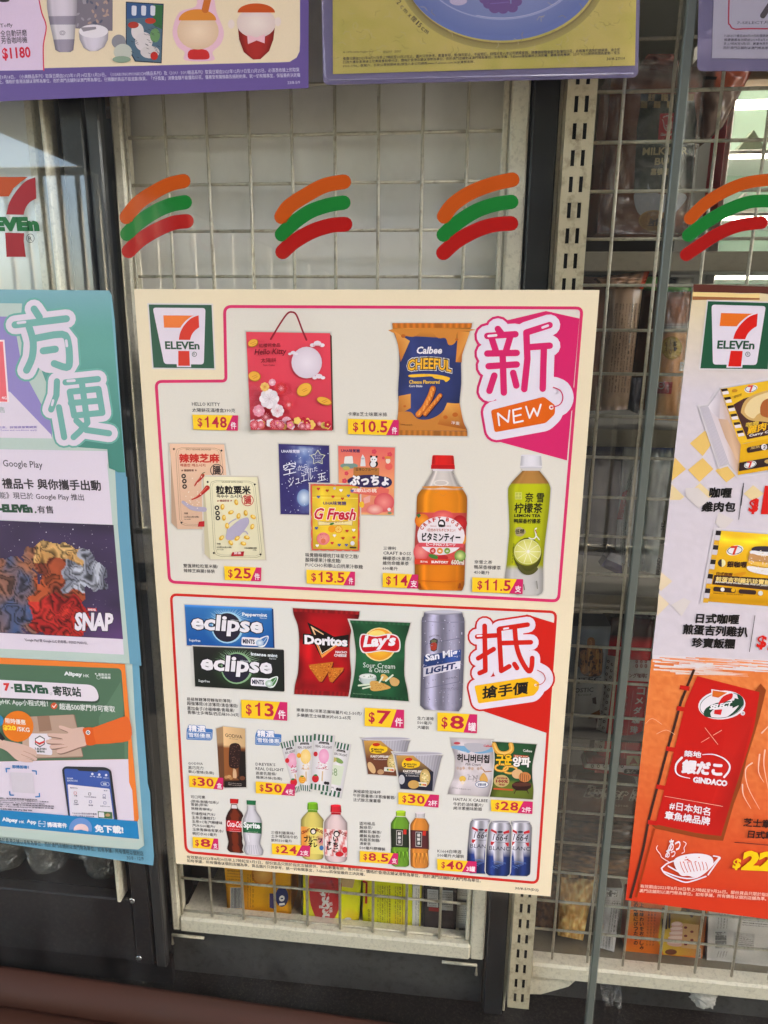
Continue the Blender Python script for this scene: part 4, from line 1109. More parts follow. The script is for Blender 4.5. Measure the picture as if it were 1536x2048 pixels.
a.disc(1218, 372, 9, c=(190, 190, 200))
a.txt('UHA味覚糖', (1140, 488), (1300, 490), 26, (86, 66, 110), bold=.03)
a.otxt('G Fresh', (1078, 590), (1368, 596), 82, (214, 40, 62), (250, 240, 236), ow=.04, bold=.03, shear=.3)
a.poly([(1100, 598), (1150, 606), (1300, 604), (1345, 592), (1342, 632), (1298, 628), (1150, 630), (1104, 632)], (244, 222, 160)); a.frame([(1104, 600), (1150, 606), (1300, 604), (1343, 594), (1341, 630), (1298, 627), (1150, 629), (1105, 630)], 2, (160, 90, 40)); a.txt('CANDY 果汁グミ', (1150, 616), (1290, 616), 12, (150, 70, 50))
a.disc(1200, 656, 26, 25, (246, 160, 40)); a.disc(1246, 658, 28, 27, (240, 150, 30)); a.disc(1246, 658, 23, 22, (252, 214, 110))
for i in range(8): a.line([(1246, 658), (1246+22*cos(i*pi/4), 658+21*sin(i*pi/4))], 2, (240, 150, 30), cap=False); a.k -= .3
a.disc(1200, 620, 17, 7, (60, 130, 60), rot=-.3); a.gdisc(1140, 724, 46, 44, (250, 170, 150), (240, 120, 130)); a.disc(1140, 740, 17, 18, (236, 120, 90)); a.lines([('果汁たっぷり', 1118, 702, 1166, 702, 10), ('グミ', 1122, 720, 1148, 718, 9)], (180, 40, 70))
def heart(x, y, r, c): 
    a.disc(x-r*.45, y-r*.2, r*.55, c=c, n=9); a.k -= .98; a.disc(x+r*.45, y-r*.2, r*.55, c=c, n=9); a.k -= .98; a.poly([(x-r*.95, y), (x, y+r), (x+r*.95, y)], c); a.k -= .5
for x, y, c in ((1106, 376, 0), (1168, 388, 1), (1264, 386, 2), (1342, 390, 3), (1208, 430, 0), (1274, 444, 1), (1316, 424, 3), (1106, 432, 3), (1092, 650, 3), (1306, 670, 0), (1352, 664, 2), (1218, 702, 2), (1278, 720, 1), (1202, 754, 0), (1252, 768, 3), (1302, 768, 3), (1354, 716, 0), (1098, 772, 2)):
    heart(x, y, 12, ((216, 60, 60), (196, 70, 40), (246, 238, 240), (90, 100, 160))[c])
a.k += 1; a.disc(1344, 756, 15, c=(226, 222, 226)); a.line([(1330, 785), (1366, 786)], 12, (80, 60, 40))
a.build('printed_candy_pouch', 'print_gloss', POST)

# 5 fruit tea bottle
def cyl(c, hl=.25, sp=.10, e=.35):
    def f(u, v):
        k = 1 - e*abs(2*u-1)**2.4
        k += hl*math.exp(-((u-sp-.08)/.05)**2) + hl*.5*math.exp(-((u-.86)/.04)**2)
        return shade(c(u, v) if callable(c) else c, k)
    return f
a = Art(Z4, 8)
L_ = [(478, 232), (472, 258), (428, 330), (405, 368), (366, 420), (358, 480), (356, 600), (346, 780), (342, 1080), (346, 1110), (372, 1145), (385, 1152)]
R__ = [(640, 236), (645, 262), (680, 335), (705, 370), (742, 430), (746, 490), (742, 620), (735, 780), (726, 1080), (724, 1110), (712, 1148), (700, 1158)]
a.halo(L_ + R__[::-1], 16, SHD, BODY)
LL, RR = spl(L_, 3), spl(R__, 3)
a.loft(LL, RR, 26, cyl(lambda u, v: (218, 206, 200) if v < .165 else mixc((248, 150, 34), (222, 108, 24), .4*v + .2*vn(u*4, v*9)), hl=.22))
a.poly(spl([(406, 366), (480, 372), (560, 366), (640, 374), (708, 368), (700, 360), (560, 352), (414, 356)], 3, True), (226, 140, 50))
for x, y in ((505, 395), (560, 420), (610, 392)): a.line(spl([(x-22, y-6), (x, y+10), (x+22, y-6)], 3), 4, (226, 136, 50))
a.disc(545, 330, 60, 24, (232, 220, 212)); a.disc(545, 330, 46, 17, (212, 198, 192)); a.line([(470, 262), (430, 340)], 6, (170, 160, 156)); a.line([(642, 266), (678, 340)], 6, (180, 170, 166))
a.rrect([(480, 116), (642, 118), (650, 218), (470, 218)], 12, (224, 34, 34)); a.rrect([(470, 190), (650, 192), (652, 224), (468, 222)], 5, (196, 24, 28)); a.loft([(484, 124), (478, 186)], [(640, 124), (644, 186)], 14, cyl((226, 36, 34), e=.25, hl=.12))
a.poly([(484, 222), (634, 224), (634, 240), (484, 238)], (226, 216, 216))
# label
a.loft([(356, 556), (352, 660), (344, 780), (342, 955)], [(742, 560), (738, 660), (734, 780), (728, 962)], 20, cyl(lambda u, v: (226, 84, 78), e=.25, hl=.05))
a.gdisc(400, 620, 56, 54, (250, 160, 50), (226, 110, 30)); a.gdisc(560, 580, 80, 40, (244, 120, 110), (226, 80, 86)); a.gdisc(690, 640, 56, 62, (220, 50, 50), (170, 24, 34)); a.gdisc(392, 860, 58, 70, (248, 150, 140), (226, 84, 90)); a.gdisc(692, 890, 44, 44, (226, 232, 150), (90, 140, 50)); a.gdisc(716, 760, 22, 44, (246, 180, 60), (230, 130, 40)); a.poly([(356, 575), (380, 562), (392, 580), (372, 600)], (70, 110, 60))
a.disc(545, 735, 182, 148, (240, 228, 232)); a.poly(rounded([(372, 788), (722, 796), (716, 826), (374, 820)], 3), (226, 80, 92))
a.txt('ビーチMIXフルーツ'.replace('ビ', 'ピ'), (432, 812), (655, 816), 22, (246, 232, 234), bold=.03)
for wd, a0_, st_ in (('CRAFT', -152, 14.5), ('BOSS', -72, 15.5)):
    for i, ch in enumerate(wd):
        w = radians(a0_ + i*st_); x, y = 545 + 152*cos(w), 742 + 122*sin(w); tx, ty = -sin(w)*152, cos(w)*122; q_ = sqrt(tx*tx+ty*ty); tx /= q_; ty /= q_
        a.txt(ch, (x-tx*12, y-ty*12), (x+tx*12, y+ty*12), 30, (206, 52, 36), bold=.04, vec=(ty, -tx)); a.k -= .9
a.k += 1
a.disc(550, 640, 28, 30, (36, 28, 28)); a.disc(548, 644, 18, 20, (240, 228, 230)); a.line([(535, 650), (562, 655)], 7, (36, 28, 28)); a.poly([(522, 650), (580, 652), (572, 668), (530, 668)], (36, 28, 28))
a.txt('Since', (464, 666), (510, 666), 12, (190, 60, 40)); a.txt('1992', (580, 668), (620, 668), 12, (190, 60, 40))
a.txt('1日分のマルチビタミン!', (438, 702), (654, 706), 24, (200, 80, 40), bold=.02); a.otxt('ビタミンティー', (400, 776), (692, 780), 62, (28, 24, 26), (28, 24, 26), ow=.02, bold=.02)
for x, c, tt in ((482, (214, 50, 44), 'C'), (537, (240, 140, 40), 'B6'), (593, (120, 160, 50), 'mix')): a.disc(x, 851, 23, c=c); a.txt(tt, (x-10, 861), (x+10, 861), 18, (246, 236, 230), bold=.03)
a.disc(488, 895, 40, 16, (70, 130, 60), rot=.3); a.disc(560, 905, 40, 22, (196, 40, 46))
a.poly([(344, 912), (616, 916), (614, 960), (342, 954)], (222, 66, 44)); a.txt('果汁9%', (386, 942), (442, 944), 16, (246, 230, 224), bold=.03); a.txt('SUNTORY', (470, 946), (602, 950), 20, (246, 236, 230), bold=.05); a.txt('600ml', (624, 956), (722, 960), 38, (244, 240, 224), bold=.02)
for x in (380, 545, 690): a.poly([(x-6, 1100), (x+6, 1100), (x+16, 1140), (x-16, 1140)], (150, 70, 20)) if x != 545 else None
a.line([(346, 1078), (560, 1090), (724, 1080)], 4, (206, 100, 30))
a.build('printed_bottle', 'print_gloss', POST)

# 6 lemon tea bottle
a = Art(Z4, 8)
L_ = [(1168, 225), (1168, 240), (1120, 290), (1085, 330), (1062, 370), (1060, 440), (1066, 560), (1070, 700), (1060, 820), (1048, 960), (1035, 1060), (1060, 1150), (1090, 1175), (1130, 1188)]
R__ = [(1302, 225), (1304, 240), (1345, 290), (1372, 330), (1386, 370), (1382, 440), (1372, 560), (1354, 700), (1340, 820), (1330, 960), (1330, 1060), (1328, 1150), (1318, 1176), (1290, 1192)]
a.halo(L_ + R__[::-1], 16, SHD, BODY)
a.loft(spl(L_, 3), spl(R__, 3), 24, cyl(lambda u, v: (186, 130, 66) if v < .135 else ((194, 196, 30) if v < .765 else (206, 200, 196)), e=.28, hl=.10))
a.rrect([(1160, 112), (1316, 112), (1322, 206), (1152, 206)], 14, (226, 220, 226)); a.loft([(1162, 122), (1154, 198)], [(1314, 122), (1320, 198)], 14, cyl((232, 226, 232), e=.22, hl=.05))
a.poly([(1150, 206), (1324, 206), (1318, 220), (1156, 220)], (206, 200, 204)); a.poly([(1168, 220), (1304, 220), (1304, 236), (1168, 236)], (214, 206, 200))
a.rrect([(1114, 402), (1166, 402), (1166, 456), (1114, 456)], 2, (214, 214, 110)); a.txt('奈雪', (1118, 426), (1162, 426), 20, (150, 150, 40)); a.txt('的茶', (1118, 452), (1162, 452), 20, (150, 150, 40))
dk = (42, 40, 22)
a.otxt('奈 雪', (1190, 478), (1334, 480), 74, dk, dk, ow=.01, bold=.01); a.otxt('柠檬茶', (1108, 560), (1322, 562), 76, dk, dk, ow=.01, bold=.01)
a.txt('LEMON TEA', (1108, 592), (1310, 594), 24, dk, bold=.035); a.txt('鸭屎香柠檬茶', (1106, 640), (1310, 642), 36, dk, bold=.02)
a.poly(rounded([(1112, 680), (1150, 664), (1204, 700), (1168, 744), (1118, 735)], 20), (176, 160, 120)); a.txt('低糖', (1116, 722), (1184, 718), 36, dk, bold=.02)
a.gdisc(1210, 880, 108, 130, (110, 104, 34), (70, 70, 24)); a.disc(1206, 862, 108, 102, (160, 160, 40), rot=-.1); a.gdisc(1210, 858, 103, 97, (236, 232, 150), (206, 200, 90), pw=2)
for i in range(10):
    w = 2*pi*i/10; a.line([(1212, 858), (1212+97*cos(w), 858+90*sin(w))], 4, (244, 240, 206), cap=False); a.k -= .3
a.frame([(1210+100*cos(2*pi*i/28), 858+94*sin(2*pi*i/28)) for i in range(28)], 6, (226, 222, 150)); a.disc(1216, 856, 10, 12, (246, 242, 226))
a.line(spl([(1150, 980), (1190, 1018), (1240, 1018), (1275, 990)], 4), 30, (84, 82, 40)); a.line(spl([(1222, 752), (1250, 760), (1275, 740), (1268, 690), (1278, 678)], 4), 9, (236, 234, 220)); a.line([(1280, 740), (1300, 765)], 7, (236, 234, 220)); a.line([(1268, 690), (1280, 715)], 6, (190, 60, 40))
a.txt('淨含量450毫升', (1098, 950), (1108, 790), 10, dk, vec=(-.95, -.1)); a.line([(1180, 1110), (1186, 1150)], 5, (70, 66, 60)); a.line([(1280, 1085), (1286, 1140)], 8, (140, 136, 130))
a.build('printed_bottle', 'print_gloss', POST)

# 7 mint packs
def mints(view, Q, c1, c2, glow, flav, layer, off=(0, 0)):
    A_ = Art(view, layer); ox, oy = off
    A_.halo(Q, 10, SHD, (226, 222, 215))
    A_.sheet(Q, 24, 14, lambda u, v: mixc(mixc(c1, c2, v), glow, max(0, .95-1.9*sqrt(((u-.48)*1.7)**2+((v-.45)*.9)**2)) if True else 0) if v > .06 else shade(c1, 1.35))
    def p(x, y): return (x+ox, y+oy)
    rays = 26
    for i in range(rays):
        w = radians(186 + i*6.6); r = 160 + 60*hsh(i, 3)
        x1, y1 = 480 + r*cos(w), 240 + min(r, 158)*sin(w)*.98
        if y1 < 108: y1 = 108
        A_.poly([p(480+100*cos(w-.02), 240+100*sin(w-.02)), p(480+100*cos(w+.02), 240+100*sin(w+.02)), p(x1, y1)], mixc(glow, (240, 244, 246), .6)); A_.k -= .9
    A_.k += 2
    A_.gdisc(*p(480, 250), 122, 122, (240, 240, 240), mixc(glow, (235, 238, 240), .35)); A_.disc(*p(476, 250), 108, 111, (38, 34, 52))
    A_.otxt('eclipse', p(206, 300), p(756, 332), 160 - 0, (240, 234, 240), (32, 28, 42), ow=.04, bold=.035, shear=.12)
    A_.txt('Peppermint' if flav == 0 else 'Intense mint', p(594, 168) if flav == 0 else p(588, 152), p(784, 176) if flav == 0 else p(792, 168), 34 if flav == 0 else 26, (232, 238, 244), bold=.035)
    A_.txt('Flavour', p(730, 182), p(784, 184), 12, (232, 238, 244)); A_.txt("WRIGLEY'S", p(505, 196), p(575, 204), 10, (232, 238, 244))
    A_.txt('Sugarfree', p(186, 360), p(272, 366), 24, (236, 240, 244), bold=.01)
    A_.rrect([p(590, 322), p(730, 330), p(730, 392), p(586, 384)], 14, (240, 236, 242)); A_.txt('MINTS', p(598, 372), p(690, 378), 36, (30, 28, 60), bold=.04)
    cl = (70, 120, 180) if flav == 0 else (70, 130, 70)
    A_.poly(spl([p(698, 352), p(730, 330), p(790, 312), p(792, 345), p(762, 396), p(718, 396)], 4, True), (236, 238, 240)); A_.poly(spl([p(740, 340), p(784, 320), p(784, 350), p(758, 386), p(738, 375)], 4, True), cl); A_.line([p(745, 378), p(782, 326)], 3, (220, 230, 236))
    A_.gdisc(*p(728, 368), 30, 26, (236, 240, 246), mixc(cl, (236, 240, 246), .5))
    return A_
a = mints(Z5, [(150, 74), (820, 102), (832, 420), (168, 386)], (48, 116, 182), (18, 84, 160), (120, 190, 226), 0, 8)
a.poly([(820, 102), (832, 108), (842, 414), (832, 420)], (24, 60, 110)); a.build('printed_mint_pack', 'print_gloss', POST)
a = mints(Z5, [(215, 394), (905, 420), (910, 742), (232, 702)], (34, 34, 34), (28, 34, 30), (76, 140, 66), 1, 30, off=(72, 312))
a.poly([(905, 420), (914, 426), (918, 736), (910, 742)], (20, 20, 22)); a.build('printed_mint_pack', 'print_gloss', POST)

# 8 chips bags
a = Art(Z5, 8); IN2 = (226, 222, 215)
L_ = spl([(982, 102), (988, 150), (1018, 230), (1030, 330), (1028, 480), (1020, 600), (998, 690), (992, 760)], 3); R__ = spl([(1494, 128), (1486, 180), (1440, 250), (1420, 340), (1420, 480), (1430, 600), (1420, 700), (1420, 780)], 3)
a.halo(L_ + R__[::-1], 13, SHD, IN2); a.loft(L_, R__, 26, bag_f(lambda u, v: mixc((196, 22, 30), (150, 14, 26), abs(v-.45)*1.2), 9, edge=.3, amp=.5))
seal(a, [(982, 100), (1494, 126), (1492, 152), (986, 128)], (150, 26, 30)); seal(a, [(996, 724), (1424, 750), (1420, 780), (992, 762)], (150, 26, 30))
a.poly([(1092, 208), (1300, 320), (1412, 304), (1408, 402), (1290, 392), (1202, 488), (1148, 380), (1056, 378), (1060, 296), (1125, 300)], (26, 14, 14))
a.poly([(1118, 236), (1220, 300), (1215, 306), (1140, 262), (1160, 306), (1146, 304)], (250, 200, 150)); a.poly([(1168, 372), (1206, 458), (1356, 352), (1362, 360), (1205, 484), (1160, 376)], (250, 150, 70)); a.line([(1180, 385), (1206, 450), (1345, 362)], 4, (255, 236, 200))
a.txt('Doritos', (1072, 378), (1402, 398), 72, (242, 234, 240), bold=.05)
a.txt('NACHO', (1308, 446), (1398, 450), 18, (240, 230, 230), bold=.04, shear=.15); a.txt('CHEESE', (1298, 472), (1396, 476), 20, (240, 230, 230), bold=.04, shear=.15)
def chip(P, seed):
    a.poly([(x+8, y+8) for x, y in P], (110, 10, 16)); a.poly(P, (206, 116, 40))
    xs_ = [p[0] for p in P]; ys_ = [p[1] for p in P]
    def ins(x, y):
        c = False; j = len(P)-1
        for i in range(len(P)):
            if (P[i][1] > y) != (P[j][1] > y) and x < (P[j][0]-P[i][0])*(y-P[i][1])/(P[j][1]-P[i][1])+P[i][0]: c = not c
            j = i
        return c
    for i in range(150):
        x = min(xs_)+hsh(i, seed)*(max(xs_)-min(xs_)); y = min(ys_)+hsh(i, seed+5)*(max(ys_)-min(ys_))
        if ins(x, y) and ins(x+5, y+4) and ins(x-5, y): a.disc(x, y, 3+4*hsh(i, seed+9), 3, random.choice([(236, 160, 70), (176, 84, 26), (222, 120, 44), (150, 60, 20)]), n=6); a.k -= .985
    a.k += 1
chip([(1104, 536), (1290, 514), (1284, 545), (1205, 666), (1185, 664), (1110, 560)], 1); chip([(1268, 560), (1372, 558), (1368, 580), (1285, 672), (1266, 664), (1252, 610)], 2)
a.build('printed_chips_bag', 'print_gloss', POST)
a = Art(Z6, 30)
L_ = spl([(0, 178), (20, 240), (34, 330), (42, 420), (30, 560), (10, 660), (0, 715)], 3); R__ = spl([(422, 196), (408, 250), (385, 330), (382, 430), (380, 560), (400, 660), (410, 742)], 3)
a.halo(L_ + R__[::-1], 12, SHD, IN2); a.loft(L_, R__, 24, bag_f(lambda u, v: mixc((38, 100, 62), (26, 80, 50), abs(v-.4)), 14, edge=.2, amp=.4))
seal(a, [(0, 176), (422, 194), (418, 214), (4, 196)], (40, 92, 60)); seal(a, [(2, 694), (406, 720), (410, 742), (0, 716)], (26, 70, 44))
a.gdisc(205, 345, 118, 118, (250, 190, 60), (240, 214, 150), pw=2); a.gdisc(205, 345, 106, 110, (250, 196, 66), (238, 150, 40), pw=2); a.disc(190, 280, 60, 34, (252, 220, 120))
a.poly(spl([(70, 290), (95, 270), (180, 285), (270, 270), (330, 285), (352, 330), (346, 390), (300, 400), (220, 392), (130, 405), (85, 400), (66, 350)], 4, True), (236, 226, 226))
a.poly(spl([(78, 296), (98, 278), (180, 292), (270, 278), (325, 292), (344, 332), (338, 382), (300, 392), (220, 384), (130, 397), (92, 392), (74, 350)], 4, True), (206, 24, 36))
a.txt("Lay's", (90, 388), (320, 378), 108, (242, 236, 240), bold=.05, shear=.18)
a.txt('Sour Cream', (92, 505), (314, 516), 34, (226, 232, 226)); a.txt('& Onion', (132, 538), (272, 546), 32, (226, 232, 226))
a.gdisc(124, 590, 62, 26, (236, 236, 232), (190, 200, 196)); a.loft([(62, 565), (72, 605), (90, 622)], [(186, 570), (180, 605), (160, 622)], 8, cyl((196, 206, 204), e=.3)); a.gdisc(124, 568, 58, 19, (242, 240, 236), (214, 216, 212))
for i in range(14): a.disc(88+hsh(i, 1)*70, 560+hsh(i, 2)*16, 3, c=(90, 130, 70), n=6); a.k -= .98
a.k += 1
for P, c in ((spl([(140, 610), (165, 598), (215, 610), (285, 645), (240, 662), (170, 672), (140, 655)], 3, True), (216, 164, 88)), (spl([(215, 560), (240, 552), (268, 580), (240, 600), (222, 595)], 3, True), (222, 176, 100)), (spl([(276, 590), (305, 574), (345, 600), (330, 634), (290, 630)], 3, True), (210, 166, 104))): a.poly(P, c)
for i in range(26): a.disc(148+hsh(i, 3)*100, 615+hsh(i, 4)*42, 4, 2.5, (186, 126, 58), n=6); a.k -= .98
a.k += 1
for P in ([(60, 632), (135, 624)], [(90, 652), (140, 640)], [(205, 610), (228, 572)], [(250, 600), (298, 560)]): a.line(P, 12, (214, 224, 200)); a.k -= .9
a.txt('Flavoured Potato Chips', (22, 692), (150, 700), 8, (150, 180, 150))
a.build('printed_chips_bag', 'print_gloss', POST)

# 9 beer can
a = Art(Z6, 8)
L_ = [(518, 122), (512, 150), (500, 180), (498, 400), (490, 740), (492, 770), (510, 790), (522, 800)]; R__ = [(786, 128), (790, 150), (800, 186), (798, 400), (784, 740), (782, 776), (768, 798), (758, 812)]
a.halo(L_ + R__[::-1], 14, SHD, IN2)
def can_f(c):
    def f(u, v):
        k = .62 + .62*math.exp(-((u-.26)/.13)**2) + .42*math.exp(-((u-.72)/.16)**2) - .1*abs(2*u-1)**6 + .08*(vn(u*40, v*60)-.5)
        return shade(c(u, v) if callable(c) else c, k)
    return f
a.loft(spl(L_, 3), spl(R__, 3), 26, can_f((168, 162, 186)))
a.disc(652, 122, 134, 17, (150, 146, 160)); a.disc(652, 118, 128, 12, (196, 192, 204)); a.line([(500, 182), (650, 192), (800, 188)], 4, (126, 120, 144))
a.frame(rounded([(526, 345), (770, 300), (764, 605), (520, 655)], 14), 3, (96, 92, 120))
a.sheet([(516, 425), (776, 380), (772, 458), (512, 505)], 16, 2, lambda u, v: shade((46, 74, 140), .8+.4*math.exp(-((u-.8)/.2)**2)))
a.sheet([(512, 508), (772, 460), (770, 512), (512, 572)], 12, 2, lambda u, v: shade((226, 220, 232), .9+.15*u))
a.txt('San Mig', (528, 480), (752, 438), 66, (240, 236, 244), bold=.035, lean=-.05); a.txt('LIGHT.', (528, 556), (748, 512), 42, (34, 48, 100), bold=.045, shear=.12, lean=-.05)
a.txt('SINCE 1890', (552, 302), (624, 292), 12, (70, 60, 70), arc=8); a.poly([(558, 318), (586, 300), (614, 312), (606, 384), (586, 396), (564, 388)], (60, 56, 60)); a.poly(spl([(562, 345), (586, 330), (606, 340), (602, 376), (585, 388), (566, 378)], 3, True), (176, 60, 44)); a.disc(585, 322, 20, 10, (110, 110, 80))
a.txt('PALE PILSEN', (668, 592), (746, 578), 12, (90, 84, 104)); a.txt('Taste the difference', (640, 658), (762, 652), 9, (90, 84, 104)); a.txt('of San Mig Light', (680, 668), (762, 664), 8, (90, 84, 104))
for i in range(120): a.disc(506+hsh(i, 21)*282, 170+hsh(i, 22)*600, 2+2.6*hsh(i, 23), c=random.choice([(206, 200, 220), (122, 116, 142)]), n=6); a.k -= .985
a.k += 1
a.build('printed_can', 'print_gloss', POST)

# 10 ice cream badges, bars
for ox, oy in ((0, 0), (555, 42)):
    a = Art(Z7, 8); P = [(x+ox, y+oy) for x, y in ((110, 40), (240, 52), (248, 70), (306, 74), (302, 150), (288, 166), (92, 158), (94, 80))]
    a.poly(rounded(P, 10), (66, 120, 186)); a.frame(offset_poly(rounded([(x+ox, y+oy) for x, y in ((100, 92), (298, 100), (294, 158), (96, 152))], 8), -3), 2.5, (226, 232, 240))
    a.otxt('精選', (112+ox, 92+oy), (246+ox, 98+oy), 52, (244, 240, 246), (66, 120, 186), ow=.06, bold=.03); a.txt('雪糕優惠', (112+ox, 138+oy), (288+ox, 148+oy), 36, (240, 240, 246), bold=.015)
    a.build('printed_badge', 'print_gloss', POST)
a = Art(Z7, 8)
a.halo([(333, 70), (390, 52), (568, 72), (576, 546), (388, 546)], 12, SHD, IN2)
a.sheet([(333, 70), (388, 52), (402, 546), (360, 520)], 2, 12, lambda u, v: (176, 140, 104) if v < .3 else (110, 68, 44))
a.sheet([(388, 52), (566, 70), (576, 544), (402, 547)], 10, 20, lambda u, v: shade((232, 190, 140) if v < .32 else ((150, 88, 48) if (u < .62 or v < .36) and v < .9 else (34, 26, 26)), 1.05-.15*u))
a.txt('GODIVA', (406, 136), (544, 152), 28, (84, 60, 44), bold=.01); a.txt('BELGIUM 1926', (440, 154), (508, 160), 7, (84, 60, 44))
a.poly(spl([(438, 230), (452, 195), (490, 186), (522, 200), (532, 240), (520, 360), (500, 392), (458, 388), (436, 360)], 4, True), (48, 26, 26))
for i in range(60): a.disc(448+hsh(i, 31)*72, 205+hsh(i, 32)*170, 3.4, 2.6, random.choice([(110, 66, 52), (22, 12, 14), (150, 110, 90)]), n=6); a.k -= .985
a.k += 1; a.poly([(470, 392), (484, 394), (480, 470), (468, 468)], (214, 170, 120)); a.poly(spl([(470, 410), (490, 400), (498, 440), (494, 470), (470, 460)], 3, True), (222, 180, 140))
for x, y, r, c in ((415, 462, 16, (196, 140, 90)), (438, 458, 17, (206, 156, 104)), (452, 472, 14, (186, 130, 80)), (520, 466, 18, (70, 40, 30)), (545, 470, 22, (116, 66, 46))): a.disc(x, y, r, r*.8, c); a.k -= .9
a.k += 1; a.poly([(398, 500), (576, 486), (576, 544), (402, 547)], (30, 22, 24)); a.txt('dark chocolate ice cream bars', (430, 512), (540, 520), 8, (206, 190, 180)); a.txt('100% cocoa butter', (430, 526), (540, 534), 8, (206, 190, 180))
a.build('printed_ice_cream_box', 'print_gloss', POST)
a = Art(Z7, 8)
bars_ = [([(852, 185), (966, 160), (1024, 570), (968, 590)], (240, 160, 190), (214, 40, 50), 0), ([(1290, 175), (1422, 200), (1344, 630), (1176, 598)], (200, 206, 160), (90, 140, 70), 3),
         ([(964, 128), (1122, 124), (1100, 578), (1018, 568)], (246, 206, 120), (240, 160, 50), 1), ([(1124, 112), (1292, 130), (1252, 580), (1094, 558)], (240, 160, 196), (206, 40, 50), 2)]
for Q, cream, fr, kk in bars_:
    def qp(u, v, Q=Q):
        (ax, ay), (bx, by), (cx, cy), (dx, dy) = Q
        return ((ax*(1-u)+bx*u)*(1-v)+(dx*(1-u)+cx*u)*v, (ay*(1-u)+by*u)*(1-v)+(dy*(1-u)+cy*u)*v)
    a.halo(Q, 7, (190, 186, 180), IN2)
    a.sheet(Q, 6, 12, lambda u, v: shade((238, 232, 234), 1-.12*abs(2*u-1)))
    for i in range(5):
        a.poly([qp(.2*i, 0), qp(.2*i+.1, 0), qp(.2*i+.1, .115), qp(.2*i, .115)], (40, 96, 70)); a.k -= .9
        a.poly([qp(.2*i, .895), qp(.2*i+.1, .895), qp(.2*i+.1, 1), qp(.2*i, 1)], (40, 96, 70)); a.k -= .9
    a.k += 1
    a.poly([qp(.30, .125), qp(.72, .125), qp(.78, .165), qp(.24, .165)], (36, 26, 30)); a.txt("DREYER'S", qp(.32, .16), qp(.70, .16), 8, (236, 226, 226)); a.txt('REAL DELIGHT', qp(.12, .235), qp(.92, .235), 20, (60, 40, 50), bold=.01)
    if kk == 3:
        a.poly([qp(.15, .42), qp(.85, .42), qp(.85, .78), qp(.1, .78)], (216, 222, 200)); a.txt('88', qp(.2, .62), qp(.6, .62), 62, (130, 160, 110)); a.disc(*qp(.5, .33), 40, 18, (130, 160, 90), rot=.5); a.disc(*qp(.2, .33), 26, 20, (196, 180, 110)); a.txt('CREAM', qp(.1, .86), qp(.55, .86), 16, (40, 36, 40)); a.txt('BAR', qp(.1, .91), qp(.4, .91), 14, (40, 36, 40))
    else:
        a.gdisc(*qp(.55, .38), 42, 60, mixc(cream, (255, 245, 245), .3), cream)
        for i in range(26): 
            x, y = qp(.3+.5*hsh(i, kk), .48+.14*hsh(i, kk+40)); a.disc(x, y, 6, 3, random.choice([fr, (250, 240, 240), cream]), n=6); a.k -= .985
        a.k += 1; a.line([qp(.55, .66), qp(.56, .82)], 11, (222, 190, 150)); a.disc(*qp(.22, .80), 28, 32, fr); a.disc(*qp(.22, .80-.06), 14, 8, (70, 130, 60)); a.disc(*qp(.14, .36), 17, 20, fr)
        if kk == 1:
            for i in range(4): a.line([qp(.1, .74+.035*i), qp(.4, .72+.035*i)], 3, (250, 206, 110), cap=False)
        a.txt('yogurt bar', qp(.2, .62), qp(.85, .62), 12, shade(fr, .8))
    for dx in (-.06, .06): a.disc(*(lambda p: (p[0], p[1]))(qp(.80+dx, .855)), 13, 13, (40, 34, 40)) if kk in (2, 3) else None
a.build('printed_ice_bars', 'print_gloss', POST)

# 11 small bottles and tubs
def bottle(view, L_, R__, body, cap, capc, layer, label=None, hl=.2):
    A_ = Art(view, layer); A_.halo(L_ + R__[::-1], 9, SHD, IN2); A_.loft(spl(L_, 3), spl(R__, 3), 16, cyl(body, hl=hl, e=.4))
    A_.loft([cap[0], cap[3]], [cap[1], cap[2]], 10, cyl(capc, e=.3, hl=.15)); return A_
a = bottle(Z7, [(456, 680), (450, 715), (430, 745), (412, 790), (414, 830), (414, 895), (425, 950), (432, 990), (422, 1040), (445, 1066), (470, 1070)], [(500, 682), (508, 715), (540, 748), (556, 790), (550, 830), (550, 895), (546, 950), (544, 990), (562, 1040), (558, 1070), (530, 1076)],
           lambda u, v: (70, 26, 20) if v > .06 and abs(u-.5) > .12 + .2*vn(v*9, 3) else (120, 44, 24), [(444, 636), (514, 640), (510, 676), (446, 674)], (214, 30, 34), 8)
a.loft([(412, 808), (412, 895)], [(552, 820), (552, 908)], 14, cyl((216, 34, 44), e=.35)); a.otxt('Coca-Cola', (422, 862), (548, 872), 50, (244, 238, 242), (216, 34, 44), ow=0, bold=.02, shear=.35); a.txt('original taste', (446, 884), (520, 890), 7, (240, 226, 226)); a.line([(440, 898), (530, 903)], 3, (240, 200, 200))
a.poly([(460, 685), (498, 688), (502, 716), (456, 714)], (226, 220, 222)); a.build('printed_bottle', 'print_gloss', POST)
a = bottle(Z7, [(584, 690), (582, 730), (560, 780), (548, 810), (550, 915), (556, 960), (566, 1000), (554, 1050), (575, 1084), (600, 1088)], [(650, 692), (656, 735), (690, 785), (702, 825), (700, 920), (692, 965), (690, 1005), (714, 1055), (706, 1090), (680, 1094)],
           lambda u, v: (222, 216, 224), [(578, 648), (654, 652), (652, 688), (580, 684)], (34, 120, 74), 20, hl=.12)
a.loft([(548, 824), (550, 908)], [(702, 832), (700, 920)], 14, cyl((34, 104, 66), e=.35)); a.txt('Sprite', (554, 884), (690, 894), 62, (240, 240, 240), bold=.045); a.txt('lemon-lime', (590, 906), (670, 910), 6, (220, 236, 200))
for i in range(6): a.line([(575+i*22, 1084), (592+i*14, 1010)], 4, (176, 172, 184))
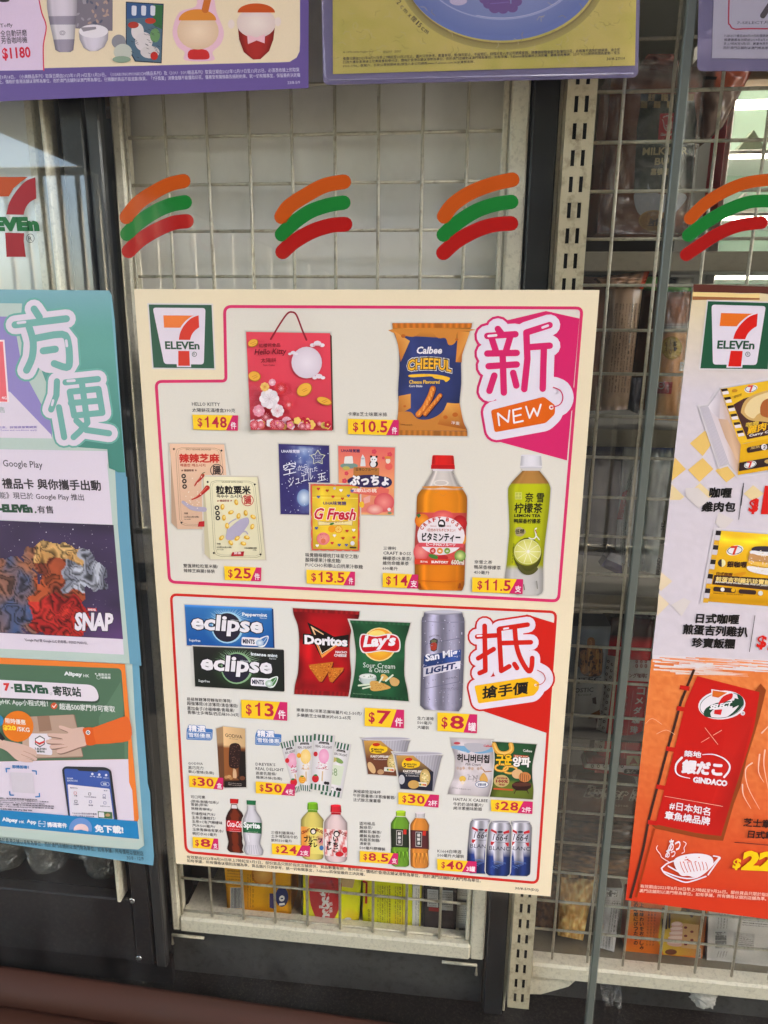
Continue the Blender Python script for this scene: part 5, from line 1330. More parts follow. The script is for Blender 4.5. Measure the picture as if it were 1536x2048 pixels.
a.line([(640, 720), (676, 780)], 4, (160, 158, 168)); a.line([(590, 930), (600, 985)], 5, (246, 244, 248)); a.build('printed_bottle', 'print_gloss', POST)
def craft(view, dx, dy, body, capc, lab, layer, t1, t2):
    L_ = [(1072+dx, 742+dy), (1040+dx, 775+dy), (1020+dx, 805+dy), (1018+dx, 860+dy), (1018+dx, 1040+dy), (1026+dx, 1100+dy), (1050+dx, 1122+dy), (1080+dx, 1128+dy)]
    R__ = [(1150+dx, 745+dy), (1180+dx, 780+dy), (1202+dx, 810+dy), (1204+dx, 865+dy), (1204+dx, 1045+dy), (1200+dx, 1105+dy), (1185+dx, 1124+dy), (1150+dx, 1130+dy)]
    A_ = bottle(view, L_, R__, body, [(1072+dx, 672+dy), (1154+dx, 676+dy), (1158+dx, 728+dy), (1068+dx, 724+dy)], capc, layer, hl=.08)
    A_.disc(1112+dx, 672+dy, 41, 9, shade(capc, 1.1)); A_.poly([(1074+dx, 726+dy), (1152+dx, 730+dy), (1152+dx, 746+dy), (1074+dx, 744+dy)], shade(capc, .85))
    A_.sheet([(1018+dx, 860+dy), (1204+dx, 872+dy), (1203+dx, 1088+dy), (1024+dx, 1076+dy)], 14, 10, lab)
    A_.disc(1118+dx, 900+dy, 26, 26, (30, 24, 24)); A_.disc(1118+dx, 903+dy, 16, 17, (236, 226, 220)); A_.txt('CRAFT', (1022+dx, 926+dy), (1090+dx, 900+dy), 26, (150, 40, 30), bold=.04); A_.txt('BOSS', (1142+dx, 898+dy), (1202+dx, 926+dy), 28, (150, 40, 30), bold=.04)
    return A_
a = craft(Z7, 0, 0, (226, 206, 110), (120, 180, 40), lambda u, v: mixc(mixc((236, 220, 120), (240, 140, 60), max(0, 1-3*abs(u-.1))), (206, 100, 140), max(0, 1-3.5*sqrt((u-.9)**2+(v-.5)**2))), 8, 0, 0)
a.txt('果実つまった', (1060, 952), (1165, 958), 20, (150, 90, 20), bold=.02); a.txt('フルーツ', (1044, 984), (1190, 992), 38, (26, 22, 20), bold=.04); a.txt('オレ', (1080, 1024), (1150, 1030), 38, (26, 22, 20), bold=.04); a.disc(1184, 1034, 17, 20, (70, 120, 180))
a.build('printed_bottle', 'print_gloss', POST)
a = craft(Z7, 188, 20, (234, 206, 206), (220, 40, 54), lambda u, v: (222, 110, 110) if (u*3.2 + v*1.2) % 1 < .38 else (240, 226, 224), 22, 0, 0)
a.build('printed_bottle', 'print_gloss', POST)
a = Art(Z7, 44); 
for i, ch in enumerate('いちご'): a.txt(ch, (1280, 980+44*i), (1318, 982+44*i), 36, (26, 22, 20), bold=.04)
for i, ch in enumerate('オレ'): a.txt(ch, (1232, 1012+38*i), (1264, 1014+38*i), 32, (26, 22, 20), bold=.04)
a.disc(1330, 1085, 34, 20, (214, 40, 50)); a.disc(1372, 1050, 20, 26, (220, 50, 60)); a.build('lettering', 'print_gloss', POST)
# tubs
def tub(dx, dy, c, layer):
    A_ = Art(Z8, layer)
    L_ = [(112+dx, 92+dy), (122+dx, 108+dy), (145+dx, 230+dy), (162+dx, 350+dy)]; R__ = [(465+dx, 112+dy), (455+dx, 135+dy), (428+dx, 250+dy), (400+dx, 366+dy)]
    A_.halo(L_ + R__[::-1], 10, SHD, IN2)
    A_.loft(L_, R__, 34, lambda u, v: shade((182, 176, 186), .95 + .12*(int(u*34) % 2) - .25*abs(2*u-1)**3))
    A_.loft([(134+dx, 112+dy), (150+dx, 240+dy), (165+dx, 350+dy)], [(250+dx, 108+dy), (400+dx, 230+dy), (392+dx, 366+dy)], 10, lambda u, v: mixc((214, 160, 84), c, min(1, max(0, v*3-.7+u*.2))))
    A_.disc(288+dx, 98+dy, 178, 14, (206, 200, 210)); A_.disc(288+dx, 97+dy, 168, 8, (176, 170, 180))
    A_.poly(spl([(175+dx, 165+dy), (205+dx, 128+dy), (240+dx, 132+dy), (262+dx, 150+dy), (300+dx, 160+dy), (296+dx, 190+dy), (240+dx, 205+dy), (185+dx, 196+dy)], 4, True), (250, 200, 40))
    A_.disc(223+dx, 140+dy, 27, 12, (206, 44, 30)); A_.txt('5', (186+dx, 193+dy), (204+dx, 194+dy), 28, (70, 40, 30), bold=.03); A_.txt('MINUTEN', (208+dx, 180+dy), (278+dx, 184+dy), 13, (70, 40, 30), bold=.03); A_.txt('TERRINE', (210+dx, 196+dy), (262+dx, 199+dy), 12, (70, 40, 30), bold=.03)
    A_.txt('KARTOFFELBREI', (183+dx, 232+dy), (326+dx, 236+dy), 17, (240, 230, 224), bold=.04)
    A_.gdisc(340+dx, 270+dy, 38, 62, (240, 220, 160), (200, 160, 90))
    for i in range(16): A_.disc(318+dx+hsh(i, 51)*50, 235+dy+hsh(i, 52)*90, 6, 3, random.choice([(250, 236, 190), (110, 130, 60), (206, 170, 100)]), n=6); A_.k -= .985
    A_.k += 1
    A_.rrect([(280+dx, 300+dy), (352+dx, 306+dy), (350+dx, 336+dy), (278+dx, 330+dy)], 6, (226, 220, 210))
    for i, cc in enumerate(((60, 130, 70), (240, 200, 60), (230, 130, 50), (206, 60, 40))): A_.poly([(300+12*i+dx, 312+dy+i), (311+12*i+dx, 313+dy+i), (311+12*i+dx, 326+dy+i), (300+12*i+dx, 325+dy+i)], cc); A_.k -= .9
    A_.k += 1
    return A_
a = tub(0, 0, (116, 66, 46), 8); a.txt('mit Steinpilzen', (205, 250), (300, 252), 11, (240, 230, 224)); a.disc(190, 305, 22, 45, (222, 180, 130), rot=-.5); a.disc(255, 335, 24, 18, (196, 150, 110)); a.build('printed_tub', 'print_gloss', POST)
a = tub(232, 106, (34, 36, 54), 26); a.lines([('mit Crème fraîche', 428, 350, 540, 354, 12), ('& Schnittlauch', 434, 366, 526, 370, 12)], (240, 230, 224)); a.disc(405, 390, 22, 34, (200, 196, 200)); a.disc(490, 425, 40, 30, (206, 160, 90)); a.build('printed_tub', 'print_gloss', POST)
# korean snack bags
a = Art(Z8, 8)
L_ = spl([(752, 92), (760, 150), (782, 220), (785, 300), (775, 380), (745, 450), (735, 492)], 3); R__ = spl([(1060, 105), (1060, 160), (1062, 220), (1062, 300), (1062, 380), (1050, 450), (1035, 512)], 3)
a.halo(L_ + R__[::-1], 10, SHD, IN2); a.loft(L_, R__, 16, bag_f(lambda u, v: (216, 204, 208), 31, edge=.15, amp=.25))
a.poly(spl([(765, 165), (800, 175), (880, 200), (900, 190), (960, 205), (1060, 190), (1060, 160), (890, 150), (770, 150)], 3, True), (120, 170, 206)); a.poly(spl([(850, 135), (960, 130), (1040, 160), (980, 190), (900, 190)], 3, True), (186, 180, 188))
a.txt('Calbee', (990, 156), (1052, 158), 16, (206, 40, 50), bold=.03); a.disc(800, 130, 24, 9, (206, 70, 84)); a.txt('Edition', (806, 196), (866, 198), 12, (240, 240, 244), shear=.3)
a.otxt('허니버터칩', (800, 262), (1028, 272), 56, (40, 34, 36), (40, 34, 36), ow=.01, bold=.03); a.txt('Milk Cream', (858, 288), (970, 292), 18, (60, 50, 50), shear=.35)
for i in range(9): a.disc(805+i*21, 308+4*(i % 2), 10, 12, random.choice([(216, 180, 160), (222, 206, 206), (196, 170, 160)]), n=8); a.k -= .9
a.k += 1; a.disc(840, 385, 24, 22, (244, 196, 90)); a.disc(840, 412, 11, 14, (240, 220, 200)); a.poly(spl([(960, 390), (990, 340), (1022, 395), (990, 420)], 3, True), (226, 170, 90)); a.line([(985, 315), (1000, 335), (1046, 330)], 6, (170, 110, 60)); a.disc(978, 424, 48, 24, (90, 120, 160)); a.disc(978, 424, 44, 20, (232, 228, 232)); a.txt('알뜰상품', (948, 434), (1008, 434), 18, (60, 80, 120), bold=.03)
for i in range(10): a.line([(870+hsh(i, 61)*80, 345+hsh(i, 62)*60), (880+hsh(i, 63)*80, 355+hsh(i, 64)*60)], 2, (90, 84, 86)); a.k -= .9
a.k += 1; a.txt('감자칩 식품유형 과자', (765, 452), (900, 468), 8, (120, 110, 110)); a.build('printed_chips_bag', 'print_gloss', POST)
a = Art(Z8, 24)
L_ = spl([(1052, 118), (1065, 180), (1070, 250), (1062, 340), (1055, 430), (1034, 512)], 3); R__ = spl([(1370, 138), (1355, 200), (1338, 290), (1338, 380), (1346, 460), (1342, 532)], 3)
a.halo(L_ + R__[::-1], 8, SHD, IN2); a.loft(L_, R__, 18, bag_f(lambda u, v: (34, 84, 50) if v < .72 else (110, 124, 44), 41, edge=.25, amp=.35))
for x, y, r in ((1130, 180, 60), (1180, 320, 52), (1118, 305, 50)):
    pts = [(x+r*cos(2*pi*i/20)*1.0, y+r*.5*sin(2*pi*i/20)) for i in range(20)]
    if r == 60: pts = [(1065, 140), (1085, 185), (1120, 205), (1165, 200), (1190, 175), (1185, 140)]; a.line(spl(pts, 3), 34, (226, 160, 66)); a.line(spl([(p[0], p[1]-4) for p in pts], 3), 12, (244, 196, 104))
    else: pts = [(x+r*.9*cos(2*pi*i/16), y+r*.48*sin(2*pi*i/16)) for i in range(16)]; a.frame(pts, 16, (222, 150, 56)); a.frame(pts, 6, (246, 196, 96))
a.txt('Calbee', (1272, 190), (1336, 196), 17, (240, 236, 230), bold=.02); a.poly([(1205, 212), (1312, 220), (1310, 242), (1204, 234)], (196, 60, 36)); a.txt('불맛가득 구수한', (1212, 230), (1306, 236), 13, (250, 230, 200), bold=.02)
a.otxt('구운', (1078, 282), (1190, 284), 70, (246, 190, 40), (20, 26, 18), ow=.05, bold=.05); a.otxt('양파', (1198, 294), (1320, 300), 66, (246, 238, 236), (20, 26, 18), ow=.05, bold=.05)
a.disc(1262, 435, 70, 34, (50, 26, 24)); a.poly([(1192, 425), (1332, 430), (1300, 470), (1220, 468)], (50, 26, 24)); a.disc(1262, 425, 70, 14, (90, 50, 40)); a.line([(1220, 465), (1208, 490)], 5, (60, 30, 26)); a.line([(1300, 465), (1310, 488)], 5, (60, 30, 26))
a.disc(1232, 350, 40, 34, (226, 180, 130)); a.disc(1284, 372, 44, 36, (206, 130, 76))
for i in range(5): a.line([(1256+i*14, 345+i*4), (1250+i*16, 408-i*3)], 4, (110, 56, 34)); a.k -= .9
a.k += 1; a.disc(1118, 400, 56, 44, (196, 170, 110)); a.lines([('100%', 1078, 412, 1166, 416, 24), ('국산양파사용', 1084, 386, 1160, 389, 14), ('국산', 1098, 432, 1140, 434, 14)], (150, 30, 50), bold=.05); a.line([(1066, 455), (1196, 464)], 12, (200, 90, 50))
a.build('printed_chips_bag', 'print_gloss', POST)
# tea bottles
def tea(dx, dy, body, capc, lab, layer, t):
    L_ = [(x+dx, y+dy) for x, y in ((362, 655), (350, 670), (330, 700), (328, 740), (330, 870), (328, 890), (330, 980), (336, 1000), (360, 1012))]; R__ = [(x+dx, y+dy) for x, y in ((432, 658), (445, 672), (462, 705), (460, 745), (462, 872), (456, 892), (460, 985), (452, 1006), (430, 1014))]
    A_ = bottle(Z8, L_, R__, body, [(364+dx, 618+dy), (434+dx, 620+dy), (432+dx, 652+dy), (364+dx, 650+dy)], capc, layer, hl=.25)
    A_.disc(399+dx, 618+dy, 35, 8, shade(capc, 1.08)); A_.loft([(328+dx, 740+dy), (330+dx, 872+dy)], [(460+dx, 746+dy), (462+dx, 876+dy)], 12, cyl(lab, e=.3, hl=.1))
    A_.poly([(366+dx, 752+dy), (412+dx, 755+dy), (410+dx, 862+dy), (366+dx, 858+dy)], (190, 184, 180)); A_.poly([(370+dx, 757+dy), (408+dx, 760+dy), (406+dx, 857+dy), (370+dx, 853+dy)], (28, 26, 26))
    for i, ch in enumerate(t): A_.txt(ch, (377+dx, 788+dy+29*i), (400+dx, 789+dy+29*i), 23, (236, 230, 226), bold=.02)
    A_.poly([(418+dx, 746+dy), (440+dx, 748+dy), (438+dx, 782+dy), (416+dx, 780+dy)], (206, 50, 40))
    for i in range(8): 
        x = 340+dx+i*14; A_.poly([(x, 905+dy), (x+10, 905+dy), (x+22 if i % 2 else x-6, 985+dy)], shade(body, 1.25 if i % 2 else .72)); A_.k -= .9
    A_.k += 1; return A_
a = tea(0, 0, (110, 160, 50), (170, 206, 50), (44, 52, 40), 8, '解綠茶'); a.build('printed_bottle', 'print_gloss', POST)
a = tea(138, 10, (226, 140, 60), (214, 204, 206), (96, 44, 48), 24, '極解茶'); a.build('printed_bottle', 'print_gloss', POST)
# white beer cans
def blanc(dx, dy, layer, w=150):
    L_ = [(x+dx, y+dy) for x, y in ((1044, 688), (1040, 700), (1028, 722), (1012, 880), (1005, 1040), (1012, 1062), (1030, 1075))]; R__ = [(x+dx, y+dy) for x, y in ((1176, 698), (1180, 710), (1190, 735), (1184, 890), (1178, 1050), (1170, 1070), (1155, 1080))]
    A_ = Art(Z8, layer); A_.halo(L_ + R__[::-1], 8, SHD, IN2)
    A_.loft(spl(L_, 3), spl(R__, 3), 18, can_f(lambda u, v: (206, 202, 214) if v < .60 + .10*cos((u-.5)*5) - .03 else (34, 56, 120)))
    A_.disc(1110+dx, 692+dy, 66, 9, (196, 192, 202)); A_.disc(1110+dx, 690+dy, 58, 5, (150, 146, 156))
    for P in (((1046, 742), (1086, 762), (1082, 778), (1040, 755)), ((1172, 750), (1130, 764), (1134, 780), (1176, 770)), ((1042, 832), (1070, 836), (1050, 862), (1040, 850)), ((1142, 842), (1170, 840), (1168, 866), (1160, 868))): A_.poly([(x+dx, y+dy) for x, y in P], (206, 44, 52)); A_.k -= .9
    A_.k += 1; A_.disc(1108+dx, 764+dy, 20, 8, (60, 56, 70)); A_.line([(1056+dx, 778+dy), (1160+dx, 784+dy)], 2, (60, 56, 70)); A_.txt('1664', (1054+dx, 824+dy), (1160+dx, 830+dy), 46, (40, 34, 44), shear=.2); A_.line(spl([(1070+dx, 832+dy), (1110+dx, 842+dy), (1150+dx, 836+dy)], 3), 2, (60, 56, 70))
    A_.txt('BLANC', (1030+dx, 892+dy), (1176+dx, 900+dy), 28, (46, 44, 70))
    for i in range(8): A_.line([(1030+dx+hsh(i, 71)*130, 970+dy+hsh(i, 72)*50), (1040+dx+hsh(i, 73)*120, 975+dy+hsh(i, 74)*55)], 2.5, (90, 120, 180)); A_.k -= .9
    A_.k += 1; return A_
for dx, dy, ly in ((-135, -16, 8), (145, 0, 22), (0, 0, 36)): blanc(dx, dy, ly).build('printed_can', 'print_gloss', POST)

# price flashes
for vw, Q, t_, u_, cut, uh in ((Z1, [(416, 865), (722, 871), (720, 973), (424, 965)], '148', '件', .80, None), (Z2, [(45, 760), (334, 768), (334, 856), (45, 848)], '10.5', '件', .82, 38),
                           (Z3, [(448, 915), (708, 926), (705, 1022), (452, 1012)], '25', '件', .78, None), (Z3, [(1022, 940), (1362, 955), (1360, 1052), (1024, 1038)], '13.5', '件', .83, None),
                           (Z4, [(98, 1020), (370, 1034), (368, 1142), (96, 1130)], '14', '支', .75, None), (Z4, [(786, 1054), (1176, 1070), (1172, 1184), (784, 1166)], '11.5', '支', .80, None),
                           (Z5, [(584, 804), (940, 824), (938, 966), (588, 942)], '13', '件', .76, None), (Z6, [(104, 786), (378, 802), (376, 932), (102, 914)], '7', '件', .73, None),
                           (Z6, [(610, 820), (888, 834), (886, 966), (610, 948)], '8', '罐', .73, None), (Z7, [(112, 448), (390, 468), (388, 564), (116, 542)], '30', '盒', .78, None),
                           (Z7, [(652, 496), (970, 520), (968, 614), (654, 592)], '50', '4支', .72, None), (Z7, [(142, 944), (348, 960), (352, 1050), (145, 1034)], '8', '支', .76, None),
                           (Z7, [(782, 998), (1094, 1018), (1090, 1106), (786, 1084)], '24', '2支', .70, None), (Z8, [(382, 480), (672, 500), (668, 590), (380, 566)], '30', '2杯', .70, None),
                           (Z8, [(1042, 532), (1342, 548), (1338, 636), (1044, 616)], '28', '2件', .70, None), (Z8, [(106, 900), (380, 918), (378, 998), (104, 978)], '8.5', '支', .80, None),
                           (Z8, [(658, 956), (940, 976), (938, 1058), (660, 1036)], '40', '3罐', .70, None)):
    price(Art(vw, 60), Q, t_, u_, cut, uh).build('price_flash', 'print_gloss', POST)
# captions
def cap(view, rows): Art(view, 5).lines(rows, TXC, bold=.012).build('caption', 'print_gloss', POST)
cap(Z1, [('HELLO KITTY', 414, 806, 602, 810, 24), ('太陽餅花滿禮盒390克', 416, 848, 704, 852, 27)])
cap(Z2, [('卡樂B芝士味粟米條', 45, 745, 268, 748, 23)])
cap(Z3, [('雙匯牌粒粒粟米腸/', 164, 926, 406, 932, 27), ('辣辣芝麻腸5條裝', 166, 960, 384, 966, 27)])
cap(Z3, [('味覺糖檸檬梳打味星空之糖/', 1016, 852, 1388, 864, 30), ('酸檸檬果汁橡皮糖/', 1016, 886, 1266, 894, 30), ('PUCCHO和歌山白桃果汁軟糖', 1016, 920, 1416, 936, 29)])
cap(Z4, [('三得利', 103, 844, 198, 846, 26), ('CRAFT BOSS', 100, 880, 314, 886, 25), ('檸檬茶/水果茶/', 98, 924, 318, 928, 31), ('維他命雜果茶', 98, 960, 298, 964, 30), ('600毫升', 96, 998, 214, 1002, 28)])
cap(Z4, [('奈雪之茶', 801, 950, 938, 954, 28), ('鴨屎香檸檬茶', 799, 990, 1004, 998, 31), ('450毫升', 797, 1028, 918, 1034, 28)])
cap(Z5, [('易極無糖薄荷糖強勁薄荷/', 168, 812, 512, 828, 27), ('超強薄荷/冰涼薄荷/清香薄荷/', 170, 846, 562, 868, 30), ('黑加侖子/冰極檸檬/青蘋果/', 172, 884, 534, 902, 30), ('青檸/士多啤梨/西瓜味30-34克', 174, 914, 568, 936, 28)])
cap(Z5, [('樂事原味/洋蔥忌廉味薯片42.5-50克/', 1010, 896, 1512, 926, 28), ('多樂脆芝士味粟米片60.2-65克', 1012, 936, 1428, 958, 28)])
cap(Z6, [('生力清啤', 470, 872, 584, 878, 25), ('500毫升', 470, 902, 572, 908, 24), ('大罐裝', 470, 936, 552, 940, 25)])
cap(Z7, [('GODIVA', 106, 360, 226, 364, 20), ('黑巧克力', 108, 398, 230, 402, 27), ('軟心雪條(各款)', 110, 432, 316, 444, 28)])
cap(Z7, [("DREYER'S", 652, 368, 812, 374, 24), ('REAL DELIGHT', 652, 404, 880, 416, 24), ('燕麥乳酪條/', 654, 444, 820, 450, 27), ('雜果冰條(各款)', 656, 478, 866, 490, 27)])
cap(Z7, [('可口可樂', 128, 634, 244, 638, 26), ('(原味/無糖/加系)/', 128, 672, 354, 684, 28), ('雪碧(原味/', 130, 698, 270, 704, 27), ('無糖青檸味)/', 132, 730, 302, 740, 27), ('芬達橙味汽水/', 134, 768, 326, 778, 26), ('玉泉忌廉梳打/', 136, 800, 328, 810, 26), ('玉泉+C有汽檸檬味', 138, 832, 384, 846, 26), ('汽水500毫升/', 140, 864, 326, 876, 26), ('玉泉青檸味有氣水/', 142, 896, 392, 912, 26), ('梳打水410毫升', 142, 930, 340, 942, 26)])
cap(Z7, [('三得利雜果味/', 776, 922, 968, 930, 26), ('士多啤梨味牛奶', 778, 952, 990, 962, 27), ('飲料500毫升', 778, 984, 946, 992, 25)])
cap(Z8, [('美極歐陸滋味杯', 60, 486, 256, 494, 25), ('牛肝菌薯蓉/洋蔥燴薯蓉/', 58, 514, 360, 532, 25), ('法式酸忌廉薯蓉', 58, 546, 256, 556, 25)])
cap(Z8, [('HAITAI X CALBEE', 774, 540, 1020, 552, 21), ('牛奶奶油味薯片/', 774, 576, 988, 586, 25), ('烤洋蔥圈味脆圈', 774, 606, 976, 614, 25)])
cap(Z8, [('道地極品', 102, 714, 214, 718, 24), ('解綠茶/', 104, 742, 196, 746, 24), ('纖解茶/解茶/', 104, 772, 260, 780, 24), ('纖解烏龍茶/', 104, 802, 252, 810, 24), ('烏龍茶無糖/', 104, 830, 252, 838, 24), ('清麥茶', 104, 858, 184, 862, 23), ('500毫升膠樽裝', 104, 888, 288, 900, 24)])
cap(Z8, [('K1664白啤酒', 660, 912, 830, 920, 26), ('500毫升大罐裝', 660, 942, 850, 952, 25)])
cap(Z7, [('有效期由2023年8月30日早上7時起至9月5日。部份貨品只限於指定店舖提供。貨品數量有限，售完即止。', 96, 1120, 1536, 1228, 27), ('如有爭議，所有價格以個別店舖為準。貨品圖片只供參考。就一切有關事宜，7-Eleven將保留最終之決定權。', 98, 1150, 1536, 1262, 27)])
cap(Z8, [('價格於香港店舖以港幣為單位，而於澳門店舖則以澳門幣為單位。', 150, 1058, 970, 1126, 26), ('30/8-5/9(D2)', 1214, 1180, 1382, 1194, 24)])
# ================================================================== teal poster at the left
L1, L2, L3 = (0, 560, 4.518), (0, 960, 4.518), (0, 1300, 4.453)
PT = thing('promotion_poster', 'teal and pale green poster cut off by the left edge of the picture', 'poster', (-0.5, 0.0025, -0.38))
TE = [(218, 581), (223, 590), (229, 640), (240, 800), (251, 945), (268, 1180), (284, 1420), (294, 1545), (295, 1566), (300, 1585), (303, 1650), (308, 1712), (306, 1731)]
paper_sheet('paper', [(-330, 576)] + TE + [(-250, 1640)], YP, (124, 178, 192), PT)
V1 = L1; MINT = (190, 206, 198); LAV = (228, 214, 228)
a = Art(L1, 2)
a.sheet([(-900, 74), (990, 97), (1132, 1740), (-900, 1700)], 14, 20, lambda u, v: mixc(mixc((132, 178, 194), (100, 166, 156), min(1, v*3.5+.25*u)), (72, 140, 128), min(1, max(0, v-.35)*2.0)))
a.poly([(-900, 200), (200, 212), (190, 330), (560, 1300), (560, 1500), (970, 1530), (985, 1700), (1040, 1720), (1060, 2300), (-900, 2200)], MINT)
a.poly([(-900, 330), (120, 330), (200, 800), (470, 1300), (470, 1420), (-900, 1400)], (150, 136, 196)); a.poly([(-900, 900), (90, 1010), (460, 1395), (470, 1432), (-900, 1412)], LAV)
a.poly([(-900, 880), (100, 860), (380, 985), (290, 1210), (90, 1010), (-900, 1000)], (164, 152, 208)) if False else None
a.poly([(-900, 540), (40, 540), (82, 1104), (-900, 1090)], (250, 226, 228)); a.poly([(-900, 556), (26, 556), (66, 1100), (-900, 1088)], (246, 108, 118))
a.txt('4G', (16, 1076), (62, 1080), 26, (244, 226, 230), bold=.03); a.txt('售', (-10, 1196), (46, 1200), 54, (150, 166, 160))
a.lines([('優惠受條款及細則約束，詳情請瀏覽網頁', -300, 1346, 334, 1340, 22), ('有關條款請向店員查詢 Terms and conditions apply', -300, 1370, 334, 1366, 20)], (150, 132, 196), bold=.02)
fang = [[(308, 262), (356, 335)], [(136, 405), (600, 350)], [(262, 420), (300, 560), (290, 700), (240, 815)], [(330, 525), (560, 490), (615, 560), (628, 740), (600, 790), (490, 755)], [(390, 640), (500, 625)]]
bian = [[(515, 915), (510, 1040), (462, 1170)], [(532, 1150), (580, 1420)], [(592, 925), (885, 895)], [(740, 930), (790, 1290), (720, 1370), (665, 1420)], [(630, 1010), (890, 985), (925, 1200), (670, 1225), (630, 1010)], [(640, 1112), (905, 1090)], [(690, 1270), (780, 1355), (985, 1385)]]
for w, c in ((236, (110, 176, 164)), (190, LAV)):
    for st in fang: a.line(st, w * (.90 if w < 200 else .88), c); a.k -= .9
    for st in bian: a.line(st, w * (.85 if w < 200 else .83), c); a.k -= .9
    a.k += 1
    a.disc(450, 640, 160, 200, c); a.disc(740, 1150, 220, 190, c)
a.k += 2
for st in fang: a.line(spl(st, 3) if len(st) > 3 else st, 64, (116, 176, 168)); a.k -= .9
for st in bian: a.line(st, 56, (116, 176, 168)); a.k -= .9
a.k += 1
for P, w in (([(162, 388), (226, 380)], 24), ([(598, 548), (604, 596)], 24), ([(612, 912), (672, 908)], 24), ([(480, 1088), (470, 1130)], 22)): a.line(P, w, (226, 216, 230))
a.build('convenience_heading', 'print_gloss', PT)
a = Art((0, 0, 1), 2); a.poly([(-300, 940)] + TE[4:] + [(-300, 1640)], (108, 164, 188)); a.build('blue_ground', 'print_gloss', PT)
a = Art(L3, 6); a.poly([(-900, -10), (1172, 10), (1200, 560), (1285, 1740), (1230, 1778), (-900, 1640)], MINT); a.build('mint_panel', 'print_gloss', PT)
# card with gift card text
a = Art(L1, 60)
a.poly([(-900, 1512), (968, 1546), (1016, 2200), (-900, 2140)], LAV); a.poly([(968, 1650), (985, 1700), (1040, 1724), (1064, 2200), (1016, 2200)], MINT) ; a.poly([(1040, 1724), (1148, 1780), (1172, 2200), (1064, 2200)], (106, 160, 184))
a.build('printed_card', 'print_gloss', PT)
a = Art(L2, 59)
a.poly([(-900, 340), (1016, 392), (1110, 1440), (1120, 1580), (-900, 1480)], LAV); a.k -= .5; a.poly([(1013, 380), (1062, 380), (1172, 1660), (-900, 1560), (-900, 1480), (1120, 1578), (1110, 1440)], MINT); a.k -= .5
a.poly([(1062, 380), (1170, 380), (1278, 1680), (1172, 1660)], (106, 160, 184))
dkg = (64, 58, 64)
a.txt('Google Play', (32, -104), (390, -88), 80, (92, 84, 92), bold=.012)
a.build('printed_card', 'print_gloss', PT)
a = Art(L2, 66)
a.txt('禮品卡 與你攜手出動', (26, 76), (914, 96), 92, dkg, bold=.03); a.txt('能》現已於 Google Play 推出', (0, 176), (762, 196), 70, (92, 84, 92), bold=.01)
a.txt('-ELEVEn', (-8, 292), (298, 298), 76, (50, 84, 66), bold=.08); a.disc(322, 292, 9, c=(80, 96, 84)); a.txt('有售', (342, 300), (484, 302), 68, dkg, bold=.015)
a.txt('"Google Play"是 Google LLC 的商標。©2023 MARVEL.', (222, 1462), (796, 1492), 34, (96, 88, 100), bold=.012)
a.build('lettering', 'print_gloss', PT)
# dark picture: starry ground, abstract shapes in the same colours in place of the artwork
a = Art(L2, 62)
a.sheet([(-900, 330), (1026, 406), (1112, 1438), (-900, 1335)], 20, 20, lambda u, v: mixc(mixc((52, 44, 62), (74, 58, 92), vn(u*9, v*7)), (130, 80, 150), max(0, (v-.7)*2)*max(0, (u-.75)*4)))
for i in range(150):
    x, y = 20+hsh(i, 81)*990, 380+hsh(i, 82)*960; a.disc(x, y, 1.5+5*hsh(i, 83)**4, c=(206, 200, 216), n=6); a.k -= .99
a.k += 1
a.k += 0
# a plain swirling abstract in the picture's own colours (the artwork itself is left out)
def swirl(u, v):
    x, y = -60 + u*1130, 400 + v*1000
    wx = x + 60*(vn(x*.012+3, y*.012)-.5)*2; wy = y + 60*(vn(x*.012, y*.012+7)-.5)*2
    n = vn(wx*.011+wy*.004, wy*.008-wx*.006); l = (n*4 + vn(wx*.02, wy*.02)*.6) % 1
    if wx < 300 and wy > 620: c = mixc((66, 88, 132), (170, 104, 74), vn(wx*.01+5, wy*.008))
    elif wy < 720 and wx < 740: c = mixc((176, 118, 62), (240, 196, 132), n)
    elif wx > 560 and wy < 1000: c = mixc((88, 90, 106), (206, 208, 220), n)
    elif wy < 1060: c = mixc((110, 50, 40), (206, 96, 56), n)
    else: c = mixc((150, 26, 32), (222, 62, 50), n)
    k = .34 + 1.3*l if l < .5 else 1.12 - .4*(l-.5)
    return shade(c, k)
def inside(u, v):
    x, y = -60 + u*1130, 400 + v*1000; e = 60*(vn(x*.02, y*.02)-.5)
    def el(cx, cy, rx, ry): return ((x+e-cx)/rx)**2 + ((y+e-cy)/ry)**2 < 1
    return el(480, 700, 260, 150) or el(560, 960, 210, 240) or el(560, 1250, 230, 220) or el(820, 830, 150, 120) or el(740, 720, 140, 110) or el(100, 900, 230, 190) or el(60, 1180, 220, 260) or el(300, 1160, 160, 240) or el(880, 930, 90, 60)
def edge_quad(u, v): return None
a.sheet([(-60, 404), (1026, 406), (1108, 1434), (-60, 1372)], 96, 96, swirl, mask=inside)
a.k += 1
a.otxt('SNAP', (672, 1362), (1020, 1368), 168, (236, 226, 236), (40, 32, 44), ow=.03, bold=.05, lean=.04); a.poly([(790, 1154), (872, 1160), (876, 1186), (792, 1182)], (214, 40, 44)); a.txt('MARVEL', (796, 1180), (870, 1184), 20, (240, 230, 236), bold=.04)
a.build('printed_picture', 'print_gloss', PT)
